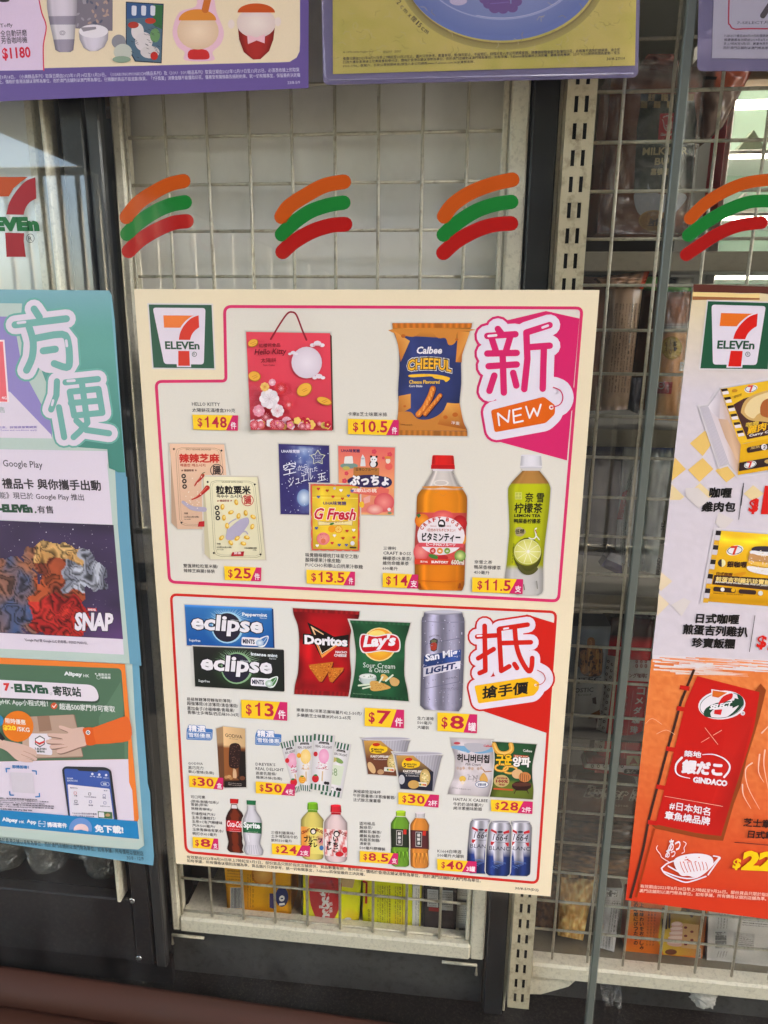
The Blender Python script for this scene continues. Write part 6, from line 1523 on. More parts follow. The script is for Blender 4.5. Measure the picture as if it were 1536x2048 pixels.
# parcel service panel
a = Art(L3, 62)
a.poly([(-900, 20), (1112, 126), (1236, 1500), (1226, 1530), (-900, 1430)], (246, 132, 58))
a.poly(rounded([(-900, 90), (1080, 164), (1142, 970), (-900, 1010)], [0, 40, 0, 0]), (84, 116, 92)); a.poly([(1075, 280), (880, 600), (880, 700), (1142, 800), (1142, 970), (1110, 975), (1100, 500)], (96, 130, 104))
a.poly([(-900, 1010), (1142, 972), (1150, 1180), (1178, 1250), (1194, 1520), (-900, 1420)], LAV)
a.txt('Alipay', (572, 236), (736, 246), 46, (236, 238, 238), bold=.05); a.txt('HK', (744, 242), (796, 244), 26, (236, 238, 238), bold=.01); a.txt('點點支付', (878, 228), (985, 232), 22, (226, 232, 228), bold=.02); a.txt('啲簡單', (906, 256), (986, 258), 22, (226, 232, 228), bold=.02); a.frame([(878+18*cos(i*.628), 244+16*sin(i*.628)) for i in range(10)], 3, (226, 232, 228)); a.disc(852, 212, 7, c=(230, 234, 232)); a.disc(864, 226, 5, c=(230, 234, 232))
a.poly(rounded([(-900, 232), (860, 322), (905, 480), (-900, 410)], [0, 90, 90, 0]), (58, 78, 64)); a.poly(rounded([(-900, 215), (850, 312), (895, 460), (-900, 390)], [0, 90, 90, 0]), (234, 222, 232))
a.txt('7', (38, 366), (94, 366), 72, (222, 50, 48), bold=.07); a.poly([(96, 330), (118, 332), (118, 344), (96, 342)], (46, 88, 66)); a.txt('ELEVEn', (132, 376), (432, 392), 78, (46, 88, 66), bold=.07); a.frame([(454+10*cos(i*.628), 390+10*sin(i*.628)) for i in range(10)], 2, (60, 80, 70)); a.txt('寄取站', (478, 404), (724, 416), 84, (52, 66, 60), bold=.03)
a.txt('yHK App小程式啦！', (0, 490), (430, 512), 58, (226, 230, 226), bold=.02); a.disc(482, 498, 29, c=(224, 92, 52)); a.line([(468, 498), (480, 512), (500, 484)], 7, (240, 232, 228)); a.txt('超過500家門市可寄取', (532, 530), (1026, 554), 56, (232, 234, 230), bold=.02)
a.poly([(200, 600), (650, 574), (666, 580), (742, 945), (730, 956), (330, 966), (200, 900)], (150, 120, 104)); a.poly([(210, 596), (654, 576), (684, 690), (680, 745), (200, 740)], (190, 158, 140)); a.poly([(200, 740), (690, 745), (736, 946), (330, 958), (200, 900)], (200, 168, 150)); a.poly([(330, 590), (438, 584), (462, 716), (350, 728)], (160, 124, 104))
a.rrect([(256, 742), (456, 746), (466, 938), (262, 920)], 20, (236, 226, 234)); hx = [(355+46*cos(radians(30+60*i)), 814+48*sin(radians(30+60*i))) for i in range(6)]; a.frame(hx, 8, (46, 60, 52)); a.poly([(312, 806), (350, 826), (398, 806), (398, 822), (352, 846), (312, 822)], (222, 60, 50)); a.poly([(314, 800), (352, 782), (396, 800), (352, 820)], (244, 238, 240))
a.txt('7-ELEVEN', (310, 890), (414, 892), 20, (46, 66, 56), bold=.04); a.txt('寄取站', (330, 912), (400, 914), 18, (46, 66, 56), bold=.04)
# arm and hand of the printed courier
skin, sk2 = (222, 184, 170), (196, 150, 136)
hand = spl([(760, 700), (700, 690), (640, 700), (560, 676), (525, 675), (535, 700), (600, 728), (590, 745), (440, 742), (430, 765), (560, 790), (420, 800), (425, 830), (560, 836), (450, 850), (460, 880), (575, 866), (512, 890), (510, 915), (560, 918), (700, 868), (775, 835)], 4, True)
a.poly([(x+8, y+10) for x, y in hand], (140, 108, 96)); a.poly(hand, skin)
for P in ([(440, 792), (560, 800)], [(450, 846), (570, 842)], [(500, 890), (600, 862)]): a.line(P, 5, sk2)
a.poly(spl([(738, 700), (830, 690), (1000, 630), (1140, 600), (1165, 790), (1000, 830), (860, 838), (775, 846), (760, 780)], 4, True), (236, 108, 50)); a.poly(spl([(740, 702), (820, 692), (835, 760), (850, 836), (775, 845), (755, 770)], 4, True), (228, 96, 40)); a.disc(784, 735, 20, c=(236, 230, 232)); a.disc(784, 735, 13, c=(60, 70, 90)); a.line([(778, 742), (792, 728)], 5, (236, 230, 232))
h2 = spl([(-40, 790), (60, 810), (200, 840), (300, 880), (325, 910), (322, 945), (280, 935), (330, 965), (310, 985), (230, 960), (290, 985), (280, 1000), (160, 985), (60, 900), (-40, 850)], 4, True); a.poly(h2, skin)
for P in ([(190, 930), (300, 975)], [(210, 900), (310, 940)]): a.line(P, 5, sk2)
a.disc(160, 680, 138, 138, (240, 126, 40)); a.poly([(60, 770), (290, 740), (160, 822)], (240, 126, 40)); a.txt('限時優惠', (52, 652), (230, 668), 46, (240, 230, 222), bold=.02); a.txt('$20', (32, 716), (146, 724), 50, (255, 214, 60), bold=.05); a.txt('/5KG', (152, 722), (266, 732), 40, (240, 232, 226), bold=.03); a.disc(-10, 630, 42, 50, (50, 140, 190)); a.poly([(0, 730), (46, 790), (20, 808), (-30, 770)], (40, 36, 40))
a.build('parcel_service_print', 'print_gloss', PT)
a = Art(L3, 100)
a.txt('即掃即寄！', (112, 1054), (258, 1060), 30, (60, 130, 190), bold=.03)
for P in ([(86, 1056), (54, 1056), (58, 1086)], [(288, 1076), (322, 1078), (324, 1106)], [(86, 1262), (90, 1292), (120, 1293)], [(350, 1278), (352, 1306), (318, 1308)]): a.line(P, 11, (50, 130, 196)); a.k -= .9
a.k += 1
a.rrect([(92, 1088), (288, 1096), (314, 1280), (112, 1266)], 4, (216, 206, 216))
ph = [(580, 1036), (940, 1044), (990, 1070), (1048, 1520), (610, 1490), (552, 1060)]
a.poly(rounded(ph, 24), (52, 54, 58)); a.poly(rounded([(570, 1056), (970, 1076), (1024, 1520), (622, 1488)], [24, 24, 0, 0]), (64, 92, 168)); a.poly(rounded([(668, 1040), (888, 1052), (868, 1086), (700, 1076)], 12), (52, 54, 58))
a.poly(rounded([(602, 1196), (976, 1236), (1014, 1520), (626, 1488)], [12, 12, 0, 0]), (230, 222, 232)); a.frame(rounded([(898, 1174), (970, 1180), (974, 1212), (900, 1206)], 15), 3, (220, 226, 240)); a.txt('增值', (918, 1200), (950, 1202), 15, (230, 232, 240), bold=.03)
a.lines([('應用中心', 624, 1234, 694, 1238, 15), ('更多', 924, 1258, 960, 1260, 12), ('外賣', 660, 1304, 688, 1306, 14), ('7-ELEVEN寄取站', 750, 1312, 856, 1318, 12), ('搭車', 914, 1324, 944, 1326, 13), ('生活繳費', 658, 1380, 700, 1382, 13), ('點餐', 790, 1388, 830, 1390, 13), ('全部Mini App', 892, 1396, 980, 1400, 12), ('7-ELEVEN寄取站寄件優惠', 646, 1462, 862, 1470, 17), ('立即了解更多服務詳情', 650, 1482, 840, 1490, 12)], (110, 104, 130), bold=.02)
a.lines([('賬戶總覽', 598, 1148, 650, 1150, 12), ('$XXX.XX', 600, 1172, 694, 1176, 18), ('掃一掃', 802, 1130, 846, 1132, 10), ('賬單', 862, 1136, 906, 1138, 10), ('訊息中心', 922, 1144, 968, 1146, 10)], (220, 224, 240), bold=.02)
for x, y in ((822, 1104), (884, 1110), (945, 1114)): a.disc(x, y, 11, c=(226, 228, 240)); a.k -= .9
for x, y, c in ((670, 1274, (206, 90, 90)), (798, 1282, (60, 60, 60)), (928, 1298, (110, 110, 160)), (676, 1348, (60, 60, 60)), (806, 1352, (110, 110, 160)), (934, 1362, (110, 110, 160))): a.frame(rounded([(x-11, y-11), (x+11, y-10), (x+11, y+11), (x-11, y+10)], 4), 3.5, c); a.k -= .9
a.k += 1; a.poly([(870, 1436), (998, 1444), (1002, 1504), (876, 1496)], (70, 110, 70)); a.rrect([(878, 1444), (926, 1446), (930, 1492), (880, 1488)], 5, (232, 226, 232)); a.disc(960, 1470, 22, 14, (190, 150, 110))
for i, (t_, x1) in enumerate((('優惠有效期至另行通知，寄件服務受條款及細則約束', 334), ('詳情請瀏覽 Delivery service 7-eleven.com.hk「條款中心」了解更多', 436), ('寄件服務只適用於 AlipayHK App 內的寄取站小程式', 400), ('每張單號只可使用一次，優惠不可與其他推廣同時使用', 480), ('以上圖片只供參考，7-Eleven及AlipayHK保留最終決定權', 478), ('香港特別行政區境內有效', 290))): a.txt(t_, (-200, 1316+19*i), (x1, 1342+19*i), 14, (80, 74, 84), bold=.02); a.k -= .9
a.k += 1
a.poly([(-900, 1400), (0, 1424), (1222, 1526), (1240, 1684), (0, 1568), (-900, 1520)], (26, 132, 190))
a.txt('Alipay', (20, 1534), (162, 1546), 46, (232, 236, 240), bold=.05); a.txt('HK', (172, 1542), (220, 1544), 24, (232, 236, 240), bold=.02); a.txt('App', (240, 1550), (326, 1560), 44, (232, 236, 240), bold=.04)
for P in ([(346, 1540), (346, 1524), (362, 1524)], [(388, 1528), (402, 1529), (402, 1545)], [(346, 1554), (346, 1568), (362, 1570)], [(400, 1560), (400, 1573), (386, 1572)], [(342, 1546), (406, 1550)]): a.line(P, 5, (226, 232, 240)); a.k -= .9
a.txt('掃碼寄件', (424, 1576), (598, 1586), 44, (236, 236, 240), bold=.04); a.txt('免下載!', (850, 1620), (1098, 1634), 64, (240, 238, 242), bold=.05)
a.disc(718, 1590, 102, 96, (110, 150, 210), a0=172, a1=378); a.disc(722, 1600, 66, 52, (240, 206, 206), a0=172, a1=378)
a.poly([(-900, 1570), (0, 1568), (1240, 1684), (1280, 1740), (1230, 1778), (900, 1752), (0, 1660), (-900, 1620)], MINT); a.poly([(1226, 1526), (1236, 1500), (1280, 1740), (1240, 1684)], MINT)
a.txt('格於香港店舖以港幣為單位，而於澳門店舖則以澳門幣為單位。如有爭議，所有價格以個別店', (-10, 1712), (1280, 1836), 44, (56, 78, 86), bold=.012); a.txt('30/8 - 12/9', (1130, 1866), (1280, 1876), 32, (56, 78, 86), bold=.012)
a.build('parcel_app_print', 'print_gloss', PT)

# ================================================================== orange and white poster at the right
V_, W_, X_ = (1240, 560, 4.655), (1240, 980, 4.875), (1240, 1380, 4.655)
PR = thing('promotion_poster', 'cream and orange rice ball poster with a red banner at the right edge', 'poster', (0.55, 0.0025, -0.378))
paper_sheet('paper', [(1387, 568), (1960, 592), (1840, 1880), (1251, 1800)], YP, (226, 216, 220), PR)
a = Art((0, 0, 1), 2)
def relief(u, v):
    k = 1 - .035*vn(u*60, v*110)
    return shade(mixc((238, 216, 168), (222, 210, 218), min(1, v*3.4 + .0)), k)
a.sheet([(1387, 568), (1960, 592), (1900, 1336), (1304, 1310)], 70, 100, relief)
random.seed(2)
a.sheet([(1303, 1318), (1900, 1345), (1840, 1880), (1251, 1800)], 130, 110, lambda u, v: mixc(mixc((250, 152, 84), (206, 86, 36), min(1, .25+.75*vn(u*90, v*80))*.55), (214, 56, 28), min(1, v*v*1.15)))
def brush(y0, y1, x0, x1, n, c, seed):
    for i in range(n):
        x = x0+hsh(i, seed)*(x1-x0); y = y0+hsh(i, seed+1)*(y1-y0); L = 20+80*hsh(i, seed+2); a.line([(x, y+(x-x0)*.05), (x+L, y+(x-x0)*.05+L*.06)], .8+3*hsh(i, seed+3), c, cap=False, w1=.3); a.k -= .98
brush(1318, 1332, 1300, 1540, 60, (228, 216, 218), 200); brush(1310, 1322, 1304, 1540, 26, (244, 150, 96), 210); brush(1330, 1345, 1302, 1420, 30, (232, 206, 196), 220)
a.build('poster_ground', 'print_gloss', PR)
a = Art(V_, 8)
a.poly([(684, 38), (1900, 80), (1890, 190), (1300, 122), (1130, 122), (1000, 118), (680, 112)], (96, 48, 38)); a.poly([(680, 112), (1000, 118), (1130, 130), (1300, 124), (1300, 190), (676, 152)], (244, 212, 144)); a.poly([(676, 152), (1300, 168), (1300, 184), (675, 186)], (164, 104, 64))
for P in ([(790, 1402), (880, 1490), (770, 1640), (650, 1520)], [(770, 1655), (870, 1760), (740, 1880), (632, 1768)], [(510, 1650), (615, 1762), (480, 1870), (500, 1700)], [(1000, 1690), (1090, 1810), (990, 1885), (886, 1775)]): a.poly(P, (240, 196, 112)); a.k -= .9
for P in ([(745, 1890), (870, 2000), (800, 2048), (690, 2048), (620, 2000)], [(480, 1900), (600, 2020), (560, 2048), (465, 2048)], [(1240, 1910), (1340, 1990), (1240, 2060), (1150, 1990)]): a.poly(P, (236, 210, 160)); a.k -= .9
a.build('printed_pattern', 'print_gloss', PR); a = Art(V_, 16)
emblem(a, [(820, 197), (1420, 214), (1376, 830), (748, 823)], green=(30, 86, 60), white=(232, 220, 232), org=(240, 116, 36), red=(224, 30, 24), dark=(30, 76, 54))
a.build('shop_emblem', 'print_gloss', PR)
a = Art(V_, 24)
a.halo([(752, 1186), (820, 1176), (936, 1014), (1500, 920), (1500, 1760), (1100, 1815), (1010, 1706), (934, 1730)], 24, (186, 178, 184), (226, 216, 220))
a.gpoly([(820, 1180), (936, 1040), (1125, 1530), (1098, 1815), (1010, 1706)], [(222, 208, 214), (214, 190, 186), (206, 160, 130), (214, 176, 150), (226, 212, 216)])
a.gpoly([(914, 1290), (1000, 1300), (1125, 1540), (1090, 1680), (980, 1470)], [(206, 170, 150), (220, 180, 150), (196, 150, 120), (226, 184, 150), (210, 170, 140)])
a.gpoly([(820, 1180), (936, 1030), (925, 1290), (860, 1240)], [(240, 230, 236), (214, 200, 206), (196, 180, 186), (232, 222, 230)])
for i in range(14):
    k0 = i/14; 
    if i % 2 == 0: c = (214, 204, 212)
    else: c = (188, 178, 190)
    a.poly([(752+70*k0, 1190-8*k0), (752+70*(k0+.07), 1190-8*(k0+.07)), (932+82*(k0+.07), 1730-24*(k0+.07)), (932+82*k0, 1730-24*k0)], c); a.k -= .9
a.k += 1
a.poly([(936, 1014), (1000, 1004), (1180, 1515), (1125, 1530), (1100, 1490)], (244, 190, 48)); a.poly([(1000, 1004), (1500, 915), (1600, 1440), (1180, 1515)], (244, 190, 48)); a.poly([(1125, 1530), (1500, 1450), (1500, 1750), (1098, 1815)], (236, 176, 34))
for i in range(6):
    x, y = 940+29*i, 1020+78*i; a.poly([(x, y-4), (x+58, y-12), (x+66, y+10), (x+8, y+20)], (44, 30, 30)); a.poly([(x+8, y+22), (x+66, y+12), (x+76, y+40), (x+18, y+48)], (238, 226, 230)); a.k -= 1.9
a.k += 2
a.poly([(1056, 1160), (1150, 1105), (1500, 1000), (1500, 1420), (1185, 1484)], (78, 44, 42))
a.poly(spl([(1140, 1250), (1126, 1220), (1160, 1130), (1240, 1070), (1400, 1020), (1500, 1010), (1500, 1300), (1300, 1316), (1200, 1300)], 4, True), (214, 170, 104)); a.poly(spl([(1160, 1230), (1200, 1130), (1300, 1070), (1500, 1030), (1500, 1200), (1300, 1240), (1240, 1290)], 4, True), (240, 212, 158)); a.poly(spl([(1330, 1130), (1400, 1100), (1500, 1110), (1500, 1280), (1330, 1270), (1305, 1200)], 4, True), (176, 96, 48))
def oval7(x, y, k):
    a.disc(x, y, 62*k, 34*k, (236, 230, 232), rot=-.25); a.frame([(x+54*k*cos(i*.314)*.97+0*k, y+28*k*sin(i*.314)-10*k*cos(i*.314)*.5) for i in range(20)], 5*k, (30, 70, 52)); a.poly([(x-28*k, y-30*k), (x+22*k, y-34*k), (x-4*k, y+34*k), (x-20*k, y+32*k), (x-2*k, y-16*k), (x-30*k, y-16*k)], (224, 60, 44)); a.k += .2
oval7(1220, 1012, 1.0); a.txt('2', (1322, 1562), (1356, 1556), 34, (240, 230, 230)); 
a.txt('咖喱', (1170, 1372), (1290, 1352), 44, (240, 196, 80), bold=.02); a.otxt('雞肉包', (1185, 1440), (1450, 1370), 76, (250, 190, 40), (60, 34, 34), ow=.01, bold=.03); a.txt('Curry Chicken', (1200, 1468), (1520, 1400), 30, (240, 228, 226), bold=.04)
a.poly(rounded([(1180, 1560), (1420, 1515), (1420, 1570), (1185, 1612)], 20), (60, 38, 36)); a.disc(1342, 1555, 28, c=(236, 226, 228)); a.txt('2', (1330, 1572), (1356, 1568), 34, (40, 30, 30), bold=.03); a.txt('加熱', (1215, 1578), (1300, 1564), 26, (230, 190, 120))
a.poly([(1112, 1700), (1400, 1650), (1400, 1730), (1106, 1780)], (52, 34, 34)); oval7(1212, 1718, .95); a.disc(1385, 1690, 40, 20, (200, 160, 100)); a.disc(1068, 1030, 26, 14, (206, 140, 40)); a.txt('銀咖喱', (1058, 1104), (1130, 1080), 26, (110, 70, 30))
a.build('printed_food_box', 'print_gloss', PR)
BLK = (24, 20, 20)
a = Art(V_, 20); a.otxt('咖喱', (830, 2024), (1032, 2028), 92, BLK, BLK, ow=.01, bold=.03); a.build('lettering', 'print_gloss', PR); a = Art(V_, 20); a.line([(1152, 1890), (1128, 2100)], 6, BLK, cap=False); a.txt('$', (1220, 2140), (1284, 2140), 110, (224, 32, 28), bold=.03); a.build('lettering', 'print_gloss', PR)
a = Art(W_, 20); a.otxt('雞肉包', (795, 208), (1120, 212), 94, BLK, BLK, ow=.01, bold=.03); a.line([(1200, -40), (1158, 288)], 6, BLK, cap=False); a.txt('$', (1246, 232), (1340, 240), 150, (224, 32, 28), bold=.03); a.txt('18', (1372, 240), (1700, 250), 290, (224, 32, 28), bold=.05)
a.otxt('日式咖喱', (738, 1296), (1154, 1308), 92, BLK, BLK, ow=.01, bold=.03); a.otxt('煎蛋吉列雞扒', (612, 1404), (1240, 1434), 96, BLK, BLK, ow=.01, bold=.03); a.otxt('珍寶飯糰', (700, 1532), (1112, 1546), 92, BLK, BLK, ow=.01, bold=.03)
a.line([(1316, 1222), (1262, 1578)], 6, BLK, cap=False); a.txt('$', (1324, 1554), (1420, 1560), 140, (224, 32, 28), bold=.03); a.txt('22', (1436, 1560), (1760, 1580), 260, (224, 32, 28), bold=.05)
a.build('lettering', 'print_gloss', PR)
a = Art(W_, 24)
for P in ([(400, 800), (510, 890), (400, 985), (380, 960)], [(376, 1010), (480, 1110), (360, 1230)], [(620, 1050), (690, 1085), (600, 1230), (500, 1120)], [(640, -20), (760, -20), (880, 90), (770, 180), (640, 60)], [(960, 220), (1110, 290), (1000, 400), (930, 320)]): a.poly(P, (234, 212, 180) if P[0][0] < 500 else (222, 210, 206)); a.k -= .9
a.k += 1
Qb = [(938, 395), (1560, 440), (1540, 1135), (810, 1085)]
a.halo(Qb, 26, (190, 182, 188), (224, 214, 218))
a.sheet([(985, 395), (1700, 452), (1660, 1150), (860, 1088)], 22, 16, lambda u, v: shade(mixc((246, 192, 46), (222, 156, 24), v), 1.02 + .28*math.exp(-((v-.10-.05*sin(u*6))/.05)**2) - .12*math.exp(-((v-.96)/.04)**2) + .08*(vn(u*5, v*7)-.5)))
for i in range(15):
    x, y = 938 - i*8.7, 395 + i*47; c = ((40, 32, 34), (214, 204, 212), (226, 168, 50))[i % 3]; a.poly([(x, y), (x+50, y+4), (x+42, y+48), (x-8, y+44)], c); a.k -= .9
a.k += 1; oval7(1120, 588, 1.35)
a.disc(992, 712, 38, 38, (60, 50, 50)); a.disc(992, 712, 38, 38, (240, 226, 170), a0=-90, a1=90); a.otxt('銀咖喱', (1042, 752), (1232, 758), 58, (60, 36, 26), (60, 36, 26), ow=.01, bold=.03)
a.poly([(920, 828), (1540, 870), (1520, 985), (900, 920)], (70, 44, 34)); a.txt('日式咖喱', (938, 836), (1094, 846), 38, (110, 60, 20), bold=.03); a.otxt('煎蛋吉列雞扒珍寶飯糰', (932, 894), (1520, 930), 50, (246, 214, 130), (60, 36, 26), ow=.02, bold=.03); a.txt('Japanese Curry Chicken Cutlet With Egg Jumbo Onigiri', (926, 906), (1520, 950), 22, (236, 224, 216), bold=.03)
a.poly([(1100, 820), (1140, 810), (1200, 800), (1220, 796), (1232, 812), (1200, 830), (1180, 850), (1150, 845)], (226, 150, 30)); a.poly(rounded([(912, 942), (1130, 960), (1126, 1006), (908, 986)], 22), (60, 38, 34)); a.poly(rounded([(1160, 966), (1330, 978), (1326, 1022), (1156, 1008)], 22), (60, 38, 34)); a.disc(1000, 970, 20, c=(236, 226, 220)); a.disc(1104, 976, 20, c=(240, 180, 40)); a.disc(1370, 1006, 24, c=(226, 220, 214)); a.txt('食用前請加熱，貨品成份請參閱包裝', (906, 1012), (1200, 1030), 14, (120, 80, 20))
a.poly(spl([(1290, 565), (1360, 548), (1540, 560), (1540, 610), (1420, 610), (1300, 600)], 4, True), (56, 48, 58)); a.poly(spl([(1280, 590), (1400, 602), (1540, 610), (1540, 640), (1400, 640), (1278, 625)], 3, True), (240, 234, 232)); a.poly(spl([(1256, 640), (1290, 620), (1400, 650), (1540, 640), (1540, 720), (1400, 700), (1262, 690)], 4, True), (206, 150, 96)); a.poly(spl([(1260, 690), (1400, 710), (1540, 706), (1540, 760), (1400, 750), (1270, 720)], 3, True), (250, 196, 90)); a.poly(spl([(1250, 740), (1400, 760), (1540, 760), (1540, 830), (1380, 820), (1256, 786)], 4, True), (238, 230, 226))
for i in range(60): a.disc(1258+hsh(i, 111)*280, 590+hsh(i, 112)*220, 6, 4, (226, 196, 160) if hsh(i, 113) > .5 else (246, 240, 236), n=6); a.k -= .985
a.k += 1
a.build('printed_rice_ball_pack', 'print_gloss', PR)
# banner
a = Art(X_, 30)
a.poly([(1310, -60), (1360, 0), (1300, 250), (1250, 420), (1180, 640), (1120, 900), (1060, 1060), (960, 1404), (800, 1390), (330, 1290), (300, 1260)], (150, 66, 26))
a.poly([(660, -330), (684, -330), (120, 1950), (70, 1950)], (70, 36, 28)) if False else a.line(spl([(690, -190), (600, 30), (560, 140), (500, 360), (440, 560), (370, 820), (270, 1200), (220, 1460), (150, 1740), (95, 1940)], 3), 24, (66, 34, 28), cap=False)
a.line([(320, 1290), (150, 1930)], 18, (170, 58, 20), cap=False)
a.poly([(720, -130), (1300, 20), (1250, 340), (1190, 560), (1130, 740), (1060, 960), (940, 1360), (700, 1330), (330, 1250), (520, 500), (610, 120)], (206, 26, 22))
a.gpoly([(1000, 250), (1240, 250), (1130, 740), (1060, 960), (940, 1360), (760, 1340), (900, 900)], [(206, 26, 22), (196, 28, 24), (200, 40, 34), (178, 20, 18), (196, 26, 22), (206, 26, 22), (214, 34, 28)])
for y, x in ((-25, 560), (170, 530), (545, 430), (900, 340), (1230, 262)): a.poly([(x, y-22), (x+90, y-6), (x+84, y+34), (x-6, y+18)], (206, 26, 22)); a.k -= .9
a.k += 1
a.disc(948, 140, 220, 134, (236, 226, 232), rot=-.08)
a.frame([(948+203*cos(i*.157)-8*sin(i*.157), 140+120*sin(i*.157)-16*cos(i*.157)) for i in range(40)], 5, (30, 76, 56))
a.poly(spl([(778, 225), (800, 170), (900, 120), (1060, 98), (1065, 75), (1150, 110), (1045, 170), (1045, 150), (900, 165), (840, 215), (850, 250), (800, 250)], 2, True), (20, 66, 46)); a.poly(spl([(1090, 40), (1140, 70), (1150, 130), (1090, 205), (1000, 250), (1060, 200), (1110, 130)], 4, True), (20, 66, 46))
a.poly([(850, -8), (1056, 24), (1040, 110), (930, 60), (854, 54)], (236, 226, 232)); a.poly([(862, 2), (1000, 24), (915, 72), (858, 60)], (224, 108, 38)); a.poly(spl([(1044, 30), (960, 60), (915, 130), (930, 134), (985, 108), (1040, 80)], 3, True), (214, 30, 34)); a.poly([(880, 185), (952, 180), (938, 232), (876, 222)], (214, 30, 34))
a.txt('SELECT', (832, 186), (1040, 152), 46, (240, 236, 240), bold=.06, shear=.15); a.disc(1143, 216, 21, c=(226, 214, 220)); a.txt('®', (1134, 226), (1152, 226), 20, (40, 60, 50))
for P in ([(790, 350), (912, 508)], [(755, 488), (832, 442)], [(866, 422), (948, 374)]): a.line(P, 5, (240, 170, 150), cap=False); a.k -= .9
a.k += 1
W2 = (242, 230, 236)
a.line(spl([(575, 630), (525, 690), (520, 760), (560, 800), (650, 822)], 5), 22, W2, w1=6); a.line(spl([(770, 602), (870, 600), (970, 640), (1020, 700), (1010, 760), (970, 810)], 5), 8, W2, w1=20)
a.txt('築地', (596, 618), (752, 632), 56, W2, bold=.03); a.txt('銀だこ', (576, 770), (942, 800), 118, W2, bold=.07); a.txt('GINDACO', (676, 862), (996, 900), 58, W2, bold=.06)
a.line([(414, 988), (958, 1084)], 4, (250, 190, 170), cap=False)
a.txt('#日本知名', (458, 1108), (834, 1172), 76, W2, bold=.02, lean=.12); a.txt('章魚燒品牌', (416, 1200), (832, 1262), 76, W2, bold=.03, lean=.12)
a.build('printed_banner', 'print_gloss', PR)
a = Art(X_, 60)
a.txt('あつ', (448, 1500), (556, 1500), 110, W2, bold=.03, lean=.1) ; a.txt('あつ', (420, 1560), (510, 1560), 74, W2, bold=.03)
a.line(spl([(350, 1448), (340, 1480), (376, 1530), (390, 1560), (455, 1600)], 4), 6, W2); a.line(spl([(590, 1410), (616, 1430), (596, 1470), (600, 1505), (576, 1520)], 4), 6, W2)
a.poly(spl([(500, 1600), (560, 1545), (700, 1522), (830, 1540), (870, 1600), (820, 1680), (700, 1740), (640, 1730), (560, 1720)], 4, True), W2)
for P in ([(386, 1660), (440, 1615), (520, 1585)], [(386, 1660), (420, 1710), (520, 1760), (610, 1790), (700, 1770), (800, 1735)], [(410, 1690), (560, 1745), (690, 1750), (800, 1690), (925, 1560)], [(870, 1545), (930, 1560), (905, 1600), (820, 1720)], [(450, 1640), (560, 1700), (640, 1725)]): a.line(spl(P, 4), 13, W2); a.k -= .9
a.k += 1
for i in range(8): a.line(spl([(560+i*34, 1600+5*(i % 2)), (575+i*34, 1650), (600+i*30, 1700-i*4)], 3), 6, (216, 70, 36)); a.k -= .9
for i in range(12): a.disc(585+hsh(i, 121)*160, 1555+hsh(i, 122)*50, 8, 5, (216, 70, 36), n=6); a.k -= .98
a.k += 1
for P in ([(1300, 600), (1290, 760), (1340, 860)], [(1230, 680), (1170, 740), (1190, 900), (1300, 1110)], [(1140, 880), (1150, 980), (1220, 1105)], [(1350, 560), (1340, 700), (1380, 920)], [(1320, 400), (1400, 320)]): a.line(spl(P, 4), 14, (246, 200, 176), w1=3); a.k -= .9
for P in ([(240, 312), (300, 264), (390, 320)], [(340, 410), (430, 372), (510, 415)]): a.line(spl(P, 3), 4, (246, 190, 160)); a.k -= .9
a.k += 1
a.otxt('芝士章魚燒', (1148, 1268), (1570, 1300), 76, (50, 20, 20), (50, 20, 20), ow=.01, bold=.02); a.otxt('日式章魚燒', (1188, 1376), (1600, 1404), 72, (50, 20, 20), (50, 20, 20), ow=.01, bold=.02); a.line([(1066, 1418), (1500, 1452)], 6, (90, 30, 30), cap=False)
a.txt('$', (1042, 1676), (1118, 1676), 108, (255, 206, 30), bold=.04); a.txt('22', (1126, 1676), (1440, 1690), 184, (255, 206, 30), bold=.06)
a.txt('有效期由2023年8月30日早上7時起至9月26日。部份貨品只限於指定店舖提供', (186, 1842), (1560, 1936), 34, (250, 196, 176), bold=.015); a.txt('澳門店舖則以澳門幣為單位。如有爭議，所有價格以個別店舖為準。', (178, 1884), (1360, 1962), 34, (250, 196, 176), bold=.015)
a.build('lettering', 'print_gloss', PR)

# ================================================================== posters in the top row
T1, T2, T3 = (0, 0, 2.4), (600, 0, 2.4), (1100, 0, 3.523)
PP = thing('promotion_poster', 'purple framed poster with cups and mugs cut off at the top left', 'poster', (-0.24, 0.0025, 0.58))
paper_sheet('paper', [(-300, -420), (619, -420), (617, 176), (-260, 214)], YP, (108, 88, 150), PP)
a = Art(T1, 2)
a.poly([(-700, -900), (1440, -900), (1440, 200), (1438, 246), (1424, 276), (1390, 297), (1340, 299), (-700, 350)], (238, 216, 186))
a.poly([(-700, -900), (184, -60), (200, 60), (224, 128), (210, 200), (208, 336), (-700, 350)], (226, 200, 226)); a.line(spl([(184, -20), (200, 60), (222, 128), (208, 220), (210, 338)], 4), 6, (222, 60, 90))
a.lines([('Toffy', 2, 138, 62, 134, 24), ('全自動研磨', 4, 178, 130, 172, 32), ('芳香咖啡機', 8, 212, 132, 206, 32)], (80, 70, 80), bold=.01); a.txt('$1180', (14, 292), (150, 284), 62, (222, 40, 66), bold=.03); a.disc(20, 2, 26, 8, (60, 50, 56))
